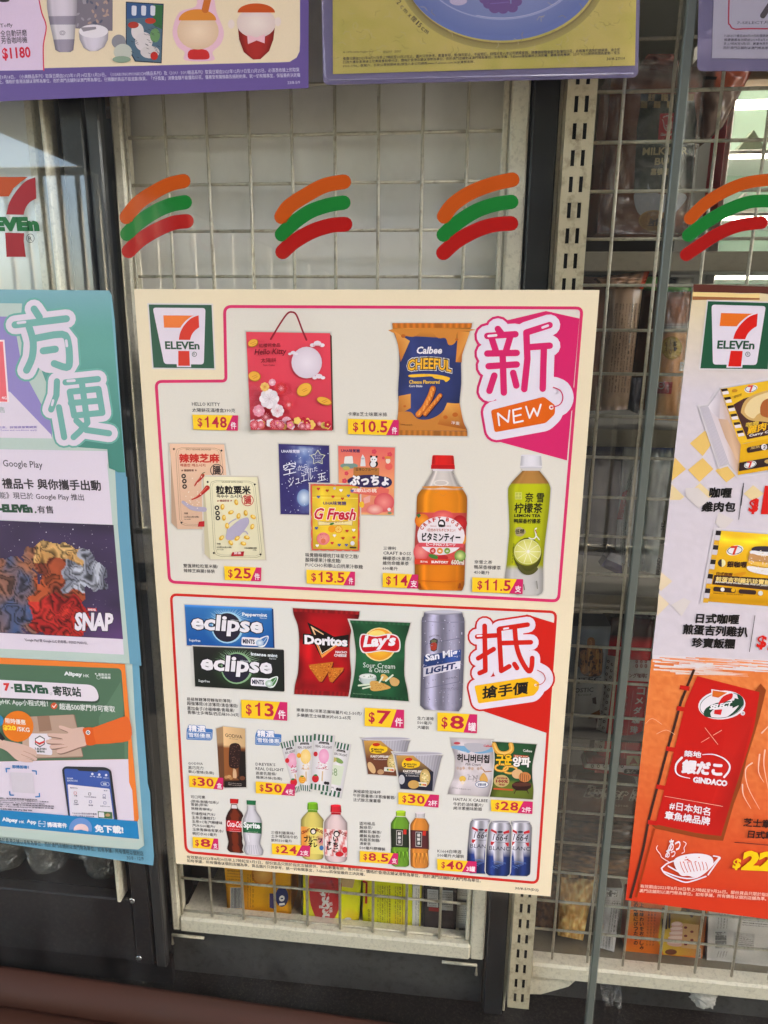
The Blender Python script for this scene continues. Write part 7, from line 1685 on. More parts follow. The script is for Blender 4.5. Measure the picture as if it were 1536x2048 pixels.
a.lines([('有效期間至2023年9月12日至9月18日。〈小美精品系列〉取貨日期由2023年11月14日至11月20日。〈OSARUNOMONKICHI精品系列〉及〈SOU · SOU精品系列〉取貨日期由2023年12月19日至12月25日。必須憑收據上的取貨', -200, 386, 1438, 344, 20), ('單。貨品數量有限，售完即止。價格於香港店舖以港幣為單位，而於澳門店舖則以澳門幣為單位。已預購的貨品不設退款/換貨。「7仔獎賞」消費金額不能獲取印花。優惠受有關條款及細則約束。就一切有關事宜，保留最終決定權', -200, 408, 1442, 370, 20)], (206, 196, 226), bold=.01)
a.txt('23/8-5/9', (1380, 404), (1440, 402), 14, (206, 196, 226), bold=.01)
a.build('poster_print', 'print_gloss', PP)
BG2 = (238, 216, 186)
a = Art(T1, 10)
a.poly([(370, -200), (542, -200), (540, 148), (520, 148), (362, 136)], (130, 120, 132))
for i in range(26): a.disc(372+hsh(i, 131)*160, hsh(i, 132)*130, 6, 11, random.choice([(160, 150, 160), (96, 96, 116), (180, 150, 140)]), n=6, rot=hsh(i, 4)*3); a.k -= .98
a.k += 1
def cyl2(c): return cyl(c, e=.3, hl=.08)
a.loft([(222, -60), (226, 40), (232, 78)], [(370, -60), (370, 40), (368, 76)], 12, cyl2((222, 208, 222))); a.loft([(232, 78), (240, 120)], [(366, 76), (362, 118)], 10, cyl2((166, 154, 172))); a.loft([(240, 118), (256, 190)], [(362, 118), (358, 188)], 10, cyl2((226, 216, 224))); a.loft([(256, 190), (266, 240), (284, 250)], [(358, 188), (352, 240), (338, 250)], 10, cyl2((166, 154, 172)))
for r in range(5): a.frame([(300+(6+4*r)*cos(i*.5+r), 158+(5+3*r)*sin(i*.5+r)) for i in range(12)], 1.4, (130, 120, 136)) if r < 3 else None
a.loft([(378, 150), (382, 190), (402, 230), (430, 246)], [(520, 148), (518, 190), (500, 226), (470, 244)], 12, cyl2((222, 210, 224))); a.disc(449, 150, 70, 32, (234, 224, 232)); a.poly([(386, 132), (460, 128), (462, 140), (400, 152)], (150, 140, 150))
a.build('printed_cups', 'print_gloss', PP)
a = Art(T1, 10)
a.poly([(604, 8), (786, 18), (776, 304), (648, 296), (604, 220)], (44, 54, 70)); a.poly([(608, 13), (782, 23), (772, 299), (652, 291), (608, 218)], (86, 110, 130)); a.poly([(608, 13), (782, 23), (778, 110), (700, 84), (608, 90)], (62, 92, 140)); a.poly([(735, 22), (782, 25), (777, 140), (735, 120)], (60, 110, 70))
for x in (632, 678, 722): a.rrect([(x, 26), (x+24, 28), (x+22, 76), (x, 74)], 8, (216, 214, 226)); a.k -= .9
a.k += 1
for x, y, rx, ry, c in ((660, 150, 30, 40, (226, 214, 214)), (690, 200, 42, 46, (222, 210, 212)), (720, 250, 46, 30, (216, 204, 204)), (640, 120, 26, 16, (180, 60, 50)), (722, 100, 26, 14, (190, 66, 50)), (744, 170, 24, 34, (110, 150, 100)), (740, 268, 18, 20, (200, 50, 44)), (570, 200, 34, 34, (146, 142, 150)), (590, 250, 44, 40, (196, 196, 186)), (584, 285, 44, 16, (140, 160, 140))): a.disc(x, y, rx, ry, c)
for i in range(30): a.line([(620+hsh(i, 141)*140, 110+hsh(i, 142)*170), (626+hsh(i, 143)*140, 120+hsh(i, 144)*170)][:1]*1 + [(620+hsh(i, 141)*140+14, 116+hsh(i, 142)*170)], 2, (70, 66, 76), cap=False); a.k -= .95
a.build('printed_gift_cards', 'print_gloss', PP)
# plain mugs where the photograph has character mugs
a = Art(T1, 10)
a.poly(spl([(950, -30), (1020, -20), (1040, 60), (1074, 150), (1060, 210), (1020, 250), (1024, 290), (890, 290), (886, 250), (850, 220), (828, 150), (860, 60), (940, 30)], 4, True), (236, 188, 206)); a.poly(spl([(905, 280), (912, 240), (990, 240), (1004, 280), (955, 286)], 4, True), (206, 50, 50)); a.gdisc(950, 150, 100, 88, (244, 216, 190), (226, 190, 160)); a.disc(948, 98, 90, 54, (226, 140, 60), a0=180, a1=360); a.line([(985, 46), (1000, -20)], 34, (206, 110, 50))
a.build('printed_mug', 'print_gloss', PP)
a = Art(T1, 10)
a.loft([(1142, 130), (1148, 190), (1170, 250), (1215, 286)], [(1320, 125), (1312, 190), (1292, 245), (1250, 284)], 12, cyl2((176, 50, 46))); a.gdisc(1230, 110, 94, 72, (240, 222, 214), (226, 200, 196)); a.disc(1110, 116, 16, 22, (236, 214, 208)); a.disc(1334, 104, 15, 22, (236, 214, 208)); a.disc(1230, 60, 90, 44, (206, 86, 40), a0=180, a1=360); a.poly([(1186, 166), (1230, 180), (1272, 164), (1270, 208), (1232, 194), (1190, 212)], (240, 186, 196))
a.build('printed_mug', 'print_gloss', PP)

PYL = thing('promotion_poster', 'yellow paper poster with a blue plate inside a clear sleeve at the top', 'poster', (0.12, 0.0025, 0.62))
paper_sheet('paper', [(664, -420), (1280, -420), (1270, 131), (666, 148)], YP, (206, 188, 78), PYL)
a = Art((0, 0, 1), 2)
a.sheet([(664, -420), (1280, -420), (1270, 131), (666, 148)], 60, 60, lambda u, v: mixc(mixc((240, 222, 104), (212, 204, 72), vn(u*7, v*7)), (246, 222, 108), vn(u*30, v*34)*.6))
for i in range(120):
    x, y = 670+hsh(i, 151)*595, hsh(i, 152)*130; w = hsh(i, 153)*6; a.line([(x, y), (x+9*cos(w), y+9*sin(w)), (x+16*cos(w+.5), y+14*sin(w+.5))], .7, (228, 214, 130) if i % 2 else (176, 166, 66), cap=False); a.k -= .99
a.build('paper_print', 'print_rough', PYL)
a = Art(T2, 8)
def ell(cx, cy, rx, ry, n=64): return [(cx+rx*cos(2*pi*i/n), cy+ry*sin(2*pi*i/n)) for i in range(n)]
E0 = ell(965, -150, 470, 345, 64)
a.halo(E0, 34, (140, 124, 50), (202, 188, 84), dx=6, dy=10); a.poly(E0, (122, 146, 196)); a.gpoly(ell(965, -160, 445, 330, 48), [mixc((112, 138, 190), (136, 158, 204), .5+.5*cos(2*pi*i/48)) for i in range(48)]) if False else a.gdisc(965, -160, 452, 332, (156, 172, 206), (118, 142, 192), n=64, pw=3, rings=6)
a.line([(965+385*cos(radians(t)), -170+262*sin(radians(t))) for t in range(28, 150, 4)], 6, (190, 202, 226)); a.line([(965+380*cos(radians(t)), -176+262*sin(radians(t))) for t in range(40, 110, 4)], 3, (226, 232, 244))
for x, y, r in ((885, -4, 26), (905, 20, 26), (935, 40, 28), (975, 44, 26), (1020, 38, 26), (1040, 8, 26), (960, 10, 50)): a.disc(x, y, r, r*.85, (126, 92, 150)); a.k -= .9
a.k += 1; a.disc(760, 4, 42, 22, (230, 220, 230)); a.line([(915, 18), (1000, 10)], 4, (150, 120, 180))
a.build('printed_plate', 'print_rough', PYL)
a = Art(T2, 8); OL = (64, 60, 36)
for ch, x, y, r in (('2', 466, 18, .9), ('c', 482, 38, .9), ('m', 500, 58, .85), ('x', 520, 80, .82), ('闊', 538, 100, .8), ('1', 556, 118, .75), ('5', 568, 130, .72), ('c', 584, 144, .68), ('m', 602, 158, .65)):
    L = {'m': 20, '闊': 22, '1': 6}.get(ch, 13); a.txt(ch, (x-L*.5*cos(r), y-L*.5*sin(r)), (x+L*.5*cos(r), y+L*.5*sin(r)), 24 if ch in '215闊' else 16, OL, vec=(sin(r), -cos(r)), bold=.01); a.k -= .9
a.lines([('© 1970-2023 Fujiko Pro', 206, 258, 352, 254, 12), ('©SOU · SOU', 398, 256, 484, 252, 13), ('推廣日期由2023年8月30日早上7時起至10月27日止。圖片只供參考。數量有限，售/換完即止，不設預訂。詳情可登入本公司網頁查閱。換購價相關金額不能獲取印花。此推廣不適用於啟德港，迪士尼', 206, 290, 1536, 246, 16), ('行政大樓及香港迪士尼樂園會館學分店。價格於香港店舖以港幣為單位，而於澳門店舖則以澳門幣為單位。如有爭議，7-Eleven保留最終之決定權。顧客查詢專線：2299 1110(服務時間為星期一至五', 206, 308, 1536, 262, 16), ('0900-1730，星期六、日及公眾假期休息)或登入本公司網頁www.7-eleven.com.hk以電郵查詢。', 206, 326, 838, 304, 15), ('30/8-27/10', 1472, 290, 1560, 287, 14)], OL, bold=.01)
a.build('lettering', 'print_rough', PYL)
# clear sleeves
t = thing('plastic_sleeve', 'clear lavender tinted plastic sleeve around the yellow poster', 'plastic sleeve', (0.12, 0.004, 0.60))
def sleeve(Q, Y, r=14):
    P = rounded(Q, r, 4); m = MB(); n = len(P)
    A_ = [G(p[0], p[1], Y) for p in P]; B_ = [Vector((p.x, p.y+.0006, p.z)) for p in A_]
    m.add(A_ + B_, [list(range(n)), [n+i for i in range(n)][::-1]] + [[i, (i+1) % n, n+(i+1) % n, n+i] for i in range(n)]); return m
sleeve([(636, -420), (1290, -420), (1276, 155), (646, 170)], -0.0076).build('back_sheet', 'sleeve_plastic', t)
sleeve([(636, -420), (1290, -420), (1276, 155), (646, 170)], -0.0125).build('front_film', 'sleeve_film', t)
m = MB(); P = [G(x, y, -0.0140) for x, y in ((641, -100), (650, 152), (656, 160), (1268, 147))]; m.tube(P, 0.0009, 6); m.build('welded_seam', 'sleeve_plastic', t)
t = thing('plastic_sleeve', 'clear purple tinted plastic sleeve at the top right corner', 'plastic sleeve', (0.45, 0.004, 0.60))
sleeve([(1408, -420), (2000, -420), (2000, 142), (1394, 142)], -0.0076).build('back_sheet', 'sleeve_plastic', t)
sleeve([(1408, -420), (2000, -420), (2000, 142), (1394, 142)], -0.0125).build('front_film', 'sleeve_film', t)
PW = thing('promotion_poster', 'white poster with a red frame line in the top right corner', 'poster', (0.5, 0.0025, 0.60))
paper_sheet('paper', [(1440, -420), (2000, -420), (1960, 122), (1424, 116)], YP, (206, 204, 202), PW)
a = Art(T3, 3); a.line(spl([(1268, -200), (1258, 130), (1268, 175), (1300, 204), (1420, 202), (1900, 205)], 4), 10, (206, 50, 66)); a.txt('7-SELECT月台票', (1316, 172), (1640, 168), 24, (110, 106, 108), bold=.01)
a.lines([('7-SELECT產品由8月30日起優惠期至', 1226, 262, 1560, 262, 20), ('推廣優惠有效期由2023年8月30日', 1226, 290, 1560, 290, 20), ('早上7時起至9月5日，數量有限不設', 1222, 318, 1560, 318, 20), ('而於澳門店舖則以澳門幣為單位', 1220, 346, 1560, 348, 20)], (96, 92, 96), bold=.01); a.line([(1500, 110), (1560, 20)], 40, (84, 76, 66))
a.build('poster_print', 'print_gloss', PW)

# ================================================================== stickers on the glass
def stripes(view, rows, label, grp='tricolour stripe stickers on the glass'):
    names = []
    t = thing('stripe_sticker', label, 'sticker', tuple(G(view[0] + rows[0][1][0][0]/view[2], view[1] + rows[0][1][0][1]/view[2], 0.001)), grp)
    for (c, P, w) in rows:
        a = Art(view, 3, -0.0066); a.line(spl(P, 7), w + 4, tuple(min(255, x*.6+60) for x in c)); a.line(spl(P, 7), w, c); a.build('stripe', 'sticker_vinyl', t)
OR, GR, RE = (196, 84, 30), (24, 122, 52), (176, 32, 30)
S1, S2, S3 = (0, 150, 2.743), (380, 150, 3.84), (740, 150, 3.2)
stripes(S2, [(OR, [(704, 1088), (760, 1010), (880, 930), (1030, 850), (1180, 820)], 112), (GR, [(706, 1224), (790, 1140), (920, 1050), (1060, 1000), (1178, 980)], 108), (RE, [(712, 1358), (800, 1280), (940, 1200), (1080, 1156), (1190, 1146)], 112)], 'orange, green and red stripes sticker above the middle of the cream poster')
stripes(S3, [(OR, [(475, 905), (530, 830), (640, 755), (780, 700), (910, 670)], 92), (GR, [(472, 1022), (560, 945), (680, 870), (800, 828), (904, 812)], 90), (RE, [(470, 1138), (560, 1060), (690, 990), (800, 958), (902, 950)], 92)], 'orange, green and red stripes sticker beside the dark grey pillar')
stripes(S1, [(OR, [(694, 780), (760, 700), (850, 640), (930, 600), (1006, 582)], 76), (GR, [(698, 872), (760, 810), (860, 745), (940, 712), (1014, 698)], 76), (RE, [(706, 966), (770, 905), (860, 850), (950, 812), (1024, 802)], 76)], 'orange, green and red stripes sticker leftmost, beside the emblem decal')
stripes(T3, [(OR, [(986, 1540), (1100, 1430), (1250, 1340), (1400, 1285), (1600, 1262)], 84), (GR, [(975, 1660), (1080, 1580), (1230, 1490), (1380, 1430), (1490, 1416), (1600, 1420)], 88), (RE, [(960, 1795), (1040, 1740), (1180, 1650), (1330, 1590), (1490, 1568)], 88)], 'orange, green and red stripes sticker over the shop interior at the right')
t = thing('emblem_decal', 'orange and red numeral emblem decal on the glass at the left edge', 'decal', tuple(G(20, 430, 0.001)), None)
a = Art((0, 180, 4.877), 3, -0.0066)
q4 = [(-330, 620), (430, 640), (480, 1680), (-300, 1680)]
a.poly([(-260, 848), (272, 848), (200, 900), (130, 960), (86, 1038), (-250, 1038)], (190, 78, 34))
a.poly(spl([(345, 850), (250, 890), (160, 985), (90, 1100), (62, 1214)], 5) + spl([(230, 1218), (250, 1150), (290, 1095), (354, 1058)], 5), (164, 40, 48))
a.poly([(50, 1392), (236, 1396), (232, 1470), (252, 1628), (64, 1628)], (164, 40, 48))
a.txt('ELEVEn', (-280, 1378), (388, 1378), 142, (30, 110, 60), bold=.08); a.frame([(296+38*cos(i*.262), 1446+42*sin(i*.262)) for i in range(24)], 5, (70, 76, 72)); a.txt('R', (278, 1470), (316, 1470), 42, (70, 76, 72))
a.build('decal_print', 'decal_vinyl', t)
# ================================================================== goods behind the glass
B1, B2, B3, C1, C2 = (1080, 480, 3.9375), (1080, 980, 3.939), (1000, 1480, 2.866), (0, 1650, 2.743), (330, 1720, 2.104)
def uvq(Q, x, y):
    u = v = .5
    (ax, ay), (bx, by), (cx, cy), (dx, dy) = Q
    for _ in range(6):
        X = (ax*(1-u)+bx*u)*(1-v)+(dx*(1-u)+cx*u)*v - x; Y = (ay*(1-u)+by*u)*(1-v)+(dy*(1-u)+cy*u)*v - y
        a = (bx-ax)*(1-v)+(cx-dx)*v; b = (dx-ax)*(1-u)+(cx-bx)*u; c = (by-ay)*(1-v)+(cy-dy)*v; d = (dy-ay)*(1-u)+(cy-by)*u
        D = a*d-b*c or 1e-9; u -= (X*d-b*Y)/D; v -= (a*Y-X*c)/D
    return u, v
class Pack:
    """a filled bag or box: puffed front, flat back, print that follows the front"""
    def __init__(s, name, view, Q, Y, depth, label, cat, col, puff=.012, group=None, box=False, crump=.2, nx=14, ny=18, material='pack_film', seed=0):
        s.Q = Q; s.Y = Y; s.puff = puff; s.box = box; s.seed = seed; s.crump = crump; s.view = view
        lo = G(view[0] + (Q[3][0]+Q[2][0])/2/view[2], view[1] + (Q[3][1]+Q[2][1])/2/view[2], Y)
        s.t = thing(name, label, cat, (lo.x, Y + depth/2, lo.z), group)
        V = []; C = []; F = []
        (ax, ay), (bx, by), (cx, cy), (dx, dy) = Q
        for j in range(ny+1):
            v = j/ny
            for i in range(nx+1):
                u = i/nx; x = (ax*(1-u)+bx*u)*(1-v)+(dx*(1-u)+cx*u)*v; y = (ay*(1-u)+by*u)*(1-v)+(dy*(1-u)+cy*u)*v
                V.append(G(view[0]+x/view[2], view[1]+y/view[2], s.yf(x, y, u, v))); C.append(lin(col(u, v) if callable(col) else col))
        for j in range(ny):
            for i in range(nx): F.append([j*(nx+1)+i, j*(nx+1)+i+1, (j+1)*(nx+1)+i+1, (j+1)*(nx+1)+i])
        n0 = len(V)
        ring = [i for i in range(nx+1)] + [j*(nx+1)+nx for j in range(1, ny+1)] + [ny*(nx+1)+i for i in range(nx-1, -1, -1)] + [j*(nx+1) for j in range(ny-1, 0, -1)]
        for r in ring: V.append(Vector((V[r].x, s.Y + depth, V[r].z))); C.append(tuple(q*.8 for q in C[r]))
        m = len(ring)
        for i in range(m): F.append([ring[i], ring[(i+1) % m], n0+(i+1) % m, n0+i])
        F.append([n0+i for i in range(m)])
        mb = MB(); mb.add(V, F, C, True); mb.c = [tuple(min(.92, x*1.4) for x in c) for c in mb.c]
        s.body = mb.build('box' if box else 'bag', material, s.t)
    def yf(s, x, y, u=None, v=None):
        if u is None: u, v = uvq(s.Q, x, y)
        u = min(1, max(0, u)); v = min(1, max(0, v))
        if s.box: return s.Y
        sh = (1-abs(2*u-1)**3)*(1-abs(2*v-1)**5)
        return s.Y - s.puff*(sh + s.crump*(vn(u*7+s.seed, v*10+s.seed)-.5))
    def art(s, layer=6): return Art(s.view, layer, Y=s.Y - s.puff*.5, Yf=(None if s.box else (lambda x, y: s.yf(x, y) - .0010)))
    def seal(s, top=True, c=(200, 200, 200)):
        pass
def barcode(a, x0, y0, x1, y1, vertical=False, seed=1):
    a.poly([(x0, y0), (x1, y0), (x1, y1), (x0, y1)], (214, 212, 208)); p = 0.06; i = 0
    while p < .94:
        w = .012 + .03*hsh(i, seed)
        if vertical: a.poly([(x0+2, y0+(y1-y0)*p), (x1-2, y0+(y1-y0)*p), (x1-2, y0+(y1-y0)*(p+w)), (x0+2, y0+(y1-y0)*(p+w))], (30, 28, 28))
        else: a.poly([(x0+(x1-x0)*p, y0+2), (x0+(x1-x0)*(p+w), y0+2), (x0+(x1-x0)*(p+w), y1-2), (x0+(x1-x0)*p, y1-2)], (30, 28, 28))
        a.k -= .99; p += w + .012 + .025*hsh(i, seed+4); i += 1
    a.k += 1
def smallprint(a, P0, P1, n, step, c, h, words, vec=None):
    """rows of fine print"""
    for i in range(n):
        a.txt(words[i % len(words)], (P0[0]+step[0]*i, P0[1]+step[1]*i), (P1[0]+step[0]*i, P1[1]+step[1]*i), h, c, vec=vec, res=1, bold=.01); a.k -= .9
    a.k += 1
ING = ['Ingredients: Wheat Flour, Sugar, Milk Powder, Palm Oil', 'Salt, Emulsifier, Raising Agent, Flavouring, Yeast', '成份：小麥粉、白砂糖、植物油、全脂奶粉、食鹽、酵母', 'Store in a cool dry place away from direct sunlight', 'Nutrition Information Energy Protein Total fat', '營養資料 每食用量 能量 蛋白質 總脂肪 鈉']

# wire showcase, bottom row
FY = 0.082
p = Pack('cookie_box', C2, [(250, 26), (530, 46), (530, 230), (262, 208)], FY, .05, 'orange cookie box with barcode leftmost at the bottom of the wire showcase', 'cookie box', lambda u, v: (244, 150, 18), box=True, material='pack_card')
a = p.art(); a.disc(410, 62, 46, 46, (214, 130, 30)); a.gdisc(410, 60, 40, 40, (246, 190, 100), (222, 150, 60)); barcode(a, 275, 116, 328, 204); a.disc(492, 155, 27, 42, (34, 44, 96)); a.txt('10', (480, 192), (480, 150), 24, (236, 232, 226), bold=.05, vec=(1, -.1)); a.poly([(440, 140), (466, 142), (466, 208), (440, 200)], (60, 50, 110))
smallprint(a, (262, 108), (318, 112), 6, (0, -12), (140, 76, 20), 7, ING); smallprint(a, (345, 200), (345, 60), 3, (11, 0), (140, 76, 20), 7, ING, vec=(1, 0)); a.build('printing', 'pack_card', p.t)
p = Pack('wafer_pack', C2, [(575, 58), (826, 82), (815, 292), (575, 262)], FY, .045, 'yellow wafer pack with big red oval standing in the wire showcase', 'wafer pack', lambda u, v: shade((236, 204, 20), .9+.25*vn(u*5, v*4)), puff=.008, seed=4)
a = p.art(); a.poly(spl([(606, 70), (625, 64), (735, 80), (738, 150), (730, 210), (700, 262), (672, 270), (640, 250), (614, 190), (606, 120)], 3, True), (206, 28, 30))
a.txt('nabati', (694, 254), (690, 124), 44, (240, 232, 226), bold=.06, vec=(-1, -.03)); a.txt('WAFER', (706, 222), (704, 176), 14, (240, 226, 220), vec=(-1, 0), bold=.03); a.txt('ナバティ・ウエハース', (690, 92), (728, 168), 14, (40, 30, 20), vec=(.9, -.5), bold=.02)
a.disc(776, 262, 20, 14, (206, 140, 70)); a.disc(770, 248, 14, 6, (240, 236, 230)); a.poly([(740, 64), (800, 78), (790, 118), (744, 112)], (226, 190, 130)); a.line([(577, 66), (577, 262)], 7, (40, 34, 30)); a.build('printing', 'pack_film', p.t)
p = Pack('wafer_pack', C2, [(832, 84), (1040, 102), (1040, 312), (832, 290)], FY+.002, .045, 'yellow wafer pack turned back side out, full of brown fine print', 'wafer pack', lambda u, v: shade((232, 204, 24), .92+.2*vn(u*6, v*4)), puff=.006, seed=9)
a = p.art(); a.line([(836, 90), (848, 96), (846, 180)], 9, (200, 40, 30)); a.line([(1000, 100), (1000, 305)], 3, (190, 160, 10)); smallprint(a, (892, 280), (892, 108), 6, (10, 0), (96, 76, 20), 7, ING, vec=(1, 0)); smallprint(a, (966, 290), (966, 112), 3, (10, 0), (96, 76, 20), 7, ING, vec=(1, 0)); a.txt('保存期限', (856, 274), (852, 206), 9, (90, 60, 20), vec=(1, 0)); a.build('printing', 'pack_film', p.t)
p = Pack('wafer_pack', C2, [(1042, 104), (1080, 108), (1074, 312), (1040, 306)], FY+.001, .045, 'narrow white and yellow pack edge between the yellow and the black packs', 'snack pack', lambda u, v: (206, 204, 196) if u < .8 else (226, 196, 30), box=True, material='pack_card')
a = p.art(); smallprint(a, (1052, 292), (1054, 120), 2, (10, 0), (80, 76, 70), 6, ING, vec=(1, 0)); a.build('printing', 'pack_card', p.t)
p = Pack('snack_pack', C2, [(1088, 112), (1232, 122), (1222, 318), (1088, 306)], FY, .045, 'black snack pack with white label squares at the right end of the wire showcase', 'snack pack', lambda u, v: shade((44, 36, 38), .8+.5*vn(u*7, v*7)), puff=.006, seed=3)
a = p.art()
for x0, y0, x1, y1 in ((1104, 122, 1150, 196), (1158, 126, 1212, 210)): a.poly([(x0, y0), (x1, y0+4), (x1, y1+4), (x0, y1)], (196, 194, 190)); smallprint(a, (x0+6, y0+12), (x1-6, y0+14), 7, (0, 10), (60, 58, 58), 5, ING)
a.poly([(1110, 198), (1158, 202), (1158, 218), (1110, 214)], (150, 40, 36)); a.build('printing', 'pack_film', p.t)
p = Pack('snack_pack', C2, [(1226, 116), (1292, 122), (1282, 308), (1222, 304)], FY+.006, .04, 'white labelled snack pack half hidden by the right post of the wire showcase', 'snack pack', lambda u, v: (198, 196, 192) if not (.26 < v < .38) else (70, 66, 68), box=True, material='pack_card')
a = p.art(); smallprint(a, (1232, 190), (1280, 192), 10, (0, 9), (70, 68, 68), 5, ING); smallprint(a, (1236, 132), (1284, 134), 3, (0, 9), (70, 68, 68), 5, ING); barcode(a, 1236, 285, 1276, 300, seed=8); a.build('printing', 'pack_card', p.t)
p = Pack('carton', C2, [(60, -20), (250, -20), (190, 108), (72, 100)], .14, .05, 'dull grey carton lying at the back left of the wire showcase', 'carton', lambda u, v: shade((96, 94, 96), .9+.2*vn(u*3, v*3)), box=True, material='pack_card')

# bread shelf
T3 = (1100, 0, 3.523)
BROWN = lambda u, v: mixc((112, 66, 46), (150, 92, 62), vn(u*5, v*8))
p = Pack('bread_bag', T3, [(440, 470), (1085, 470), (970, 1640), (330, 1640)], .125, .07, 'large bag of brown milk bar buns with dark green label on the top shelf', 'bread bag', lambda u, v: mixc((92, 58, 44), (146, 88, 60), vn(u*4+2, v*7)) if v > .1 else (120, 96, 86), puff=.02, seed=2)
a = p.art()
a.poly([(640, 660), (1012, 668), (1034, 860), (1000, 1340), (590, 1345), (612, 900), (635, 760)], (34, 48, 36))
for i in range(8):
    for j in range(2): a.poly([(648+46*i-j*6, 662+50*j), (694+46*i-j*6, 664+50*j), (690+46*i-j*6, 712+50*j), (644+46*i-j*6, 710+50*j)], (176, 150, 100) if (i+j) % 2 else (34, 44, 34)); a.k -= .95
a.k += 1
a.poly([(776, 800), (884, 796), (876, 980), (760, 984)], (196, 34, 52)); a.frame(spl([(800, 860), (792, 840), (805, 822), (830, 816), (860, 822), (870, 845), (858, 862), (856, 900), (828, 922), (806, 900)], 3, True), 7, (226, 214, 216)); a.disc(820, 884, 5, c=(226, 214, 216)); a.disc(842, 884, 5, c=(226, 214, 216)); a.line([(816, 900), (830, 906), (846, 900)], 6, (226, 214, 216)); a.txt('Garden', (776, 958), (862, 956), 22, (226, 214, 216), bold=.03)
TN = (190, 176, 132)
a.txt('MILK BAR', (650, 1094), (970, 1088), 54, TN, bold=.03); a.txt('BUN', (736, 1164), (896, 1160), 52, TN, bold=.03); a.txt('嘉頓排包', (708, 1234), (880, 1232), 48, TN, bold=.03)
a.poly(spl([(590, 1390), (620, 1350), (680, 1360), (690, 1290), (712, 1340), (800, 1370), (900, 1350), (965, 1390), (900, 1480), (830, 1530), (640, 1520)], 4, True), (176, 180, 190)); a.disc(618, 1368, 14, c=(176, 180, 190))
a.disc(735, 1556, 112, 76, (176, 136, 76)); a.disc(735, 1556, 100, 66, (160, 118, 64)); a.txt('含鈣', (680, 1592), (800, 1590), 52, (56, 40, 26), bold=.05); a.txt('WITH CALCIUM', (680, 1520), (790, 1514), 16, (70, 50, 30), arc=12)
a.build('bag_label', 'pack_film', p.t)
f = Pack('plastic_bag', T3, [(400, 420), (1110, 420), (990, 1650), (330, 1650)], .118, .004, 'crinkled clear film wrapped round the brown milk bar buns', 'plastic film', (240, 240, 240), puff=.030, crump=.5, nx=20, ny=26, material='film', seed=7)
p = Pack('bread_bag', T3, [(690, 380), (870, 380), (1000, 560), (560, 560)], .130, .03, 'twisted reddish neck of a bread bag above the green label', 'bag neck', lambda u, v: mixc((120, 54, 40), (110, 84, 76), v), puff=.01, crump=.9, seed=5)
p = Pack('bread_bag', T3, [(1050, 400), (1440, 470), (1215, 900), (1085, 1010)], .16, .04, 'brownish translucent bread bag tilted beside the green labelled bag', 'bread bag', lambda u, v: (150, 72, 46) if (u > .3 and .08 < v < .34) else shade((118, 98, 88), .9+.3*vn(u*3, v*3)), puff=.012, crump=.5, seed=6)
a = p.art(); a.poly([(1050, 535), (1180, 540), (1170, 562), (1060, 558)], (44, 44, 36)); a.build('printing', 'pack_film', p.t)

BUN = 'wrapped buns on the second shelf'
p = Pack('bread_bag', B1, [(330, 285), (570, 300), (480, 1345), (380, 1345)], .135, .05, 'reddish brown bread pack leftmost on the second shelf', 'bread pack', lambda u, v: mixc((96, 64, 50), (140, 98, 76), vn(u*4, v*9)), puff=.012, seed=12)
p = Pack('bread_bag', B1, [(560, 330), (815, 330), (690, 1335), (468, 1345)], .122, .05, 'long beige bun pack covered in fine print on the second shelf', 'bread pack', lambda u, v: mixc((128, 104, 84), (166, 138, 112), vn(u*3, v*9)), puff=.012, crump=.3, seed=13)
a = p.art(); smallprint(a, (604, 500), (534, 1200), 8, (25, 0), (46, 36, 30), 11, ING, vec=(.995, .1)); smallprint(a, (596, 500), (530, 820), 1, (0, 0), (46, 36, 30), 11, ING, vec=(.995, .1)); a.build('printing', 'pack_film', p.t)
p = Pack('bread_bag', B1, [(440, 300), (868, 235), (812, 385), (545, 385)], .118, .03, 'crumpled pleated bag end with an orange tip above the beige bun pack', 'bag end', lambda u, v: (196, 76, 40) if u > .9 else shade((150, 118, 96), .8+.4*(abs(sin(u*14+v*3)))), puff=.012, crump=.8, nx=24, seed=14)
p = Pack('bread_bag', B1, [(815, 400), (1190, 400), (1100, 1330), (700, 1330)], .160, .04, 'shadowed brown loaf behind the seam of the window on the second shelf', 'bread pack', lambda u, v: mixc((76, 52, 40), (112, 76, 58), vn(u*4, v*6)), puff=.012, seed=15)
p = Pack('snack_bag', B1, [(825, 288), (1215, 296), (1180, 430), (838, 378)], .150, .03, 'bright green snack bag lying behind the bread on the second shelf', 'snack bag', lambda u, v: (116, 190, 104) if u < .45 or v > .6 else ((40, 44, 44) if u < .7 else (176, 180, 178)), puff=.008, seed=16)
p = Pack('bread_bag', V_, [(425, 120), (665, 105), (545, 1310), (318, 1300)], .124, .05, 'orange bun pack with round yellow seal and red logo patch on the second shelf', 'bread pack', lambda u, v: mixc((124, 76, 48), (160, 100, 64), vn(u*4, v*8)) if v < .24 else ((120, 118, 114) if v < .32 else mixc((200, 138, 84), (226, 168, 112), vn(u*4, v*7))), puff=.012, crump=.3, seed=17)
a = p.art(); 
for i in range(9):
    for j in range(4): a.disc(420+i*26, 412+j*22, 5, c=(216, 212, 206), n=7); a.k -= .98
a.k += 1
a.disc(482, 632, 98, 108, (196, 160, 60)); a.disc(482, 632, 84, 94, (216, 184, 84)); a.txt('High', (446, 660), (440, 580), 22, (60, 54, 30), vec=(-1, 0)); a.txt('Calcium', (482, 690), (478, 556), 24, (60, 54, 30), vec=(-1, 0)); a.txt('高鈣', (536, 664), (532, 572), 34, (60, 54, 30), vec=(-1, 0), bold=.03)
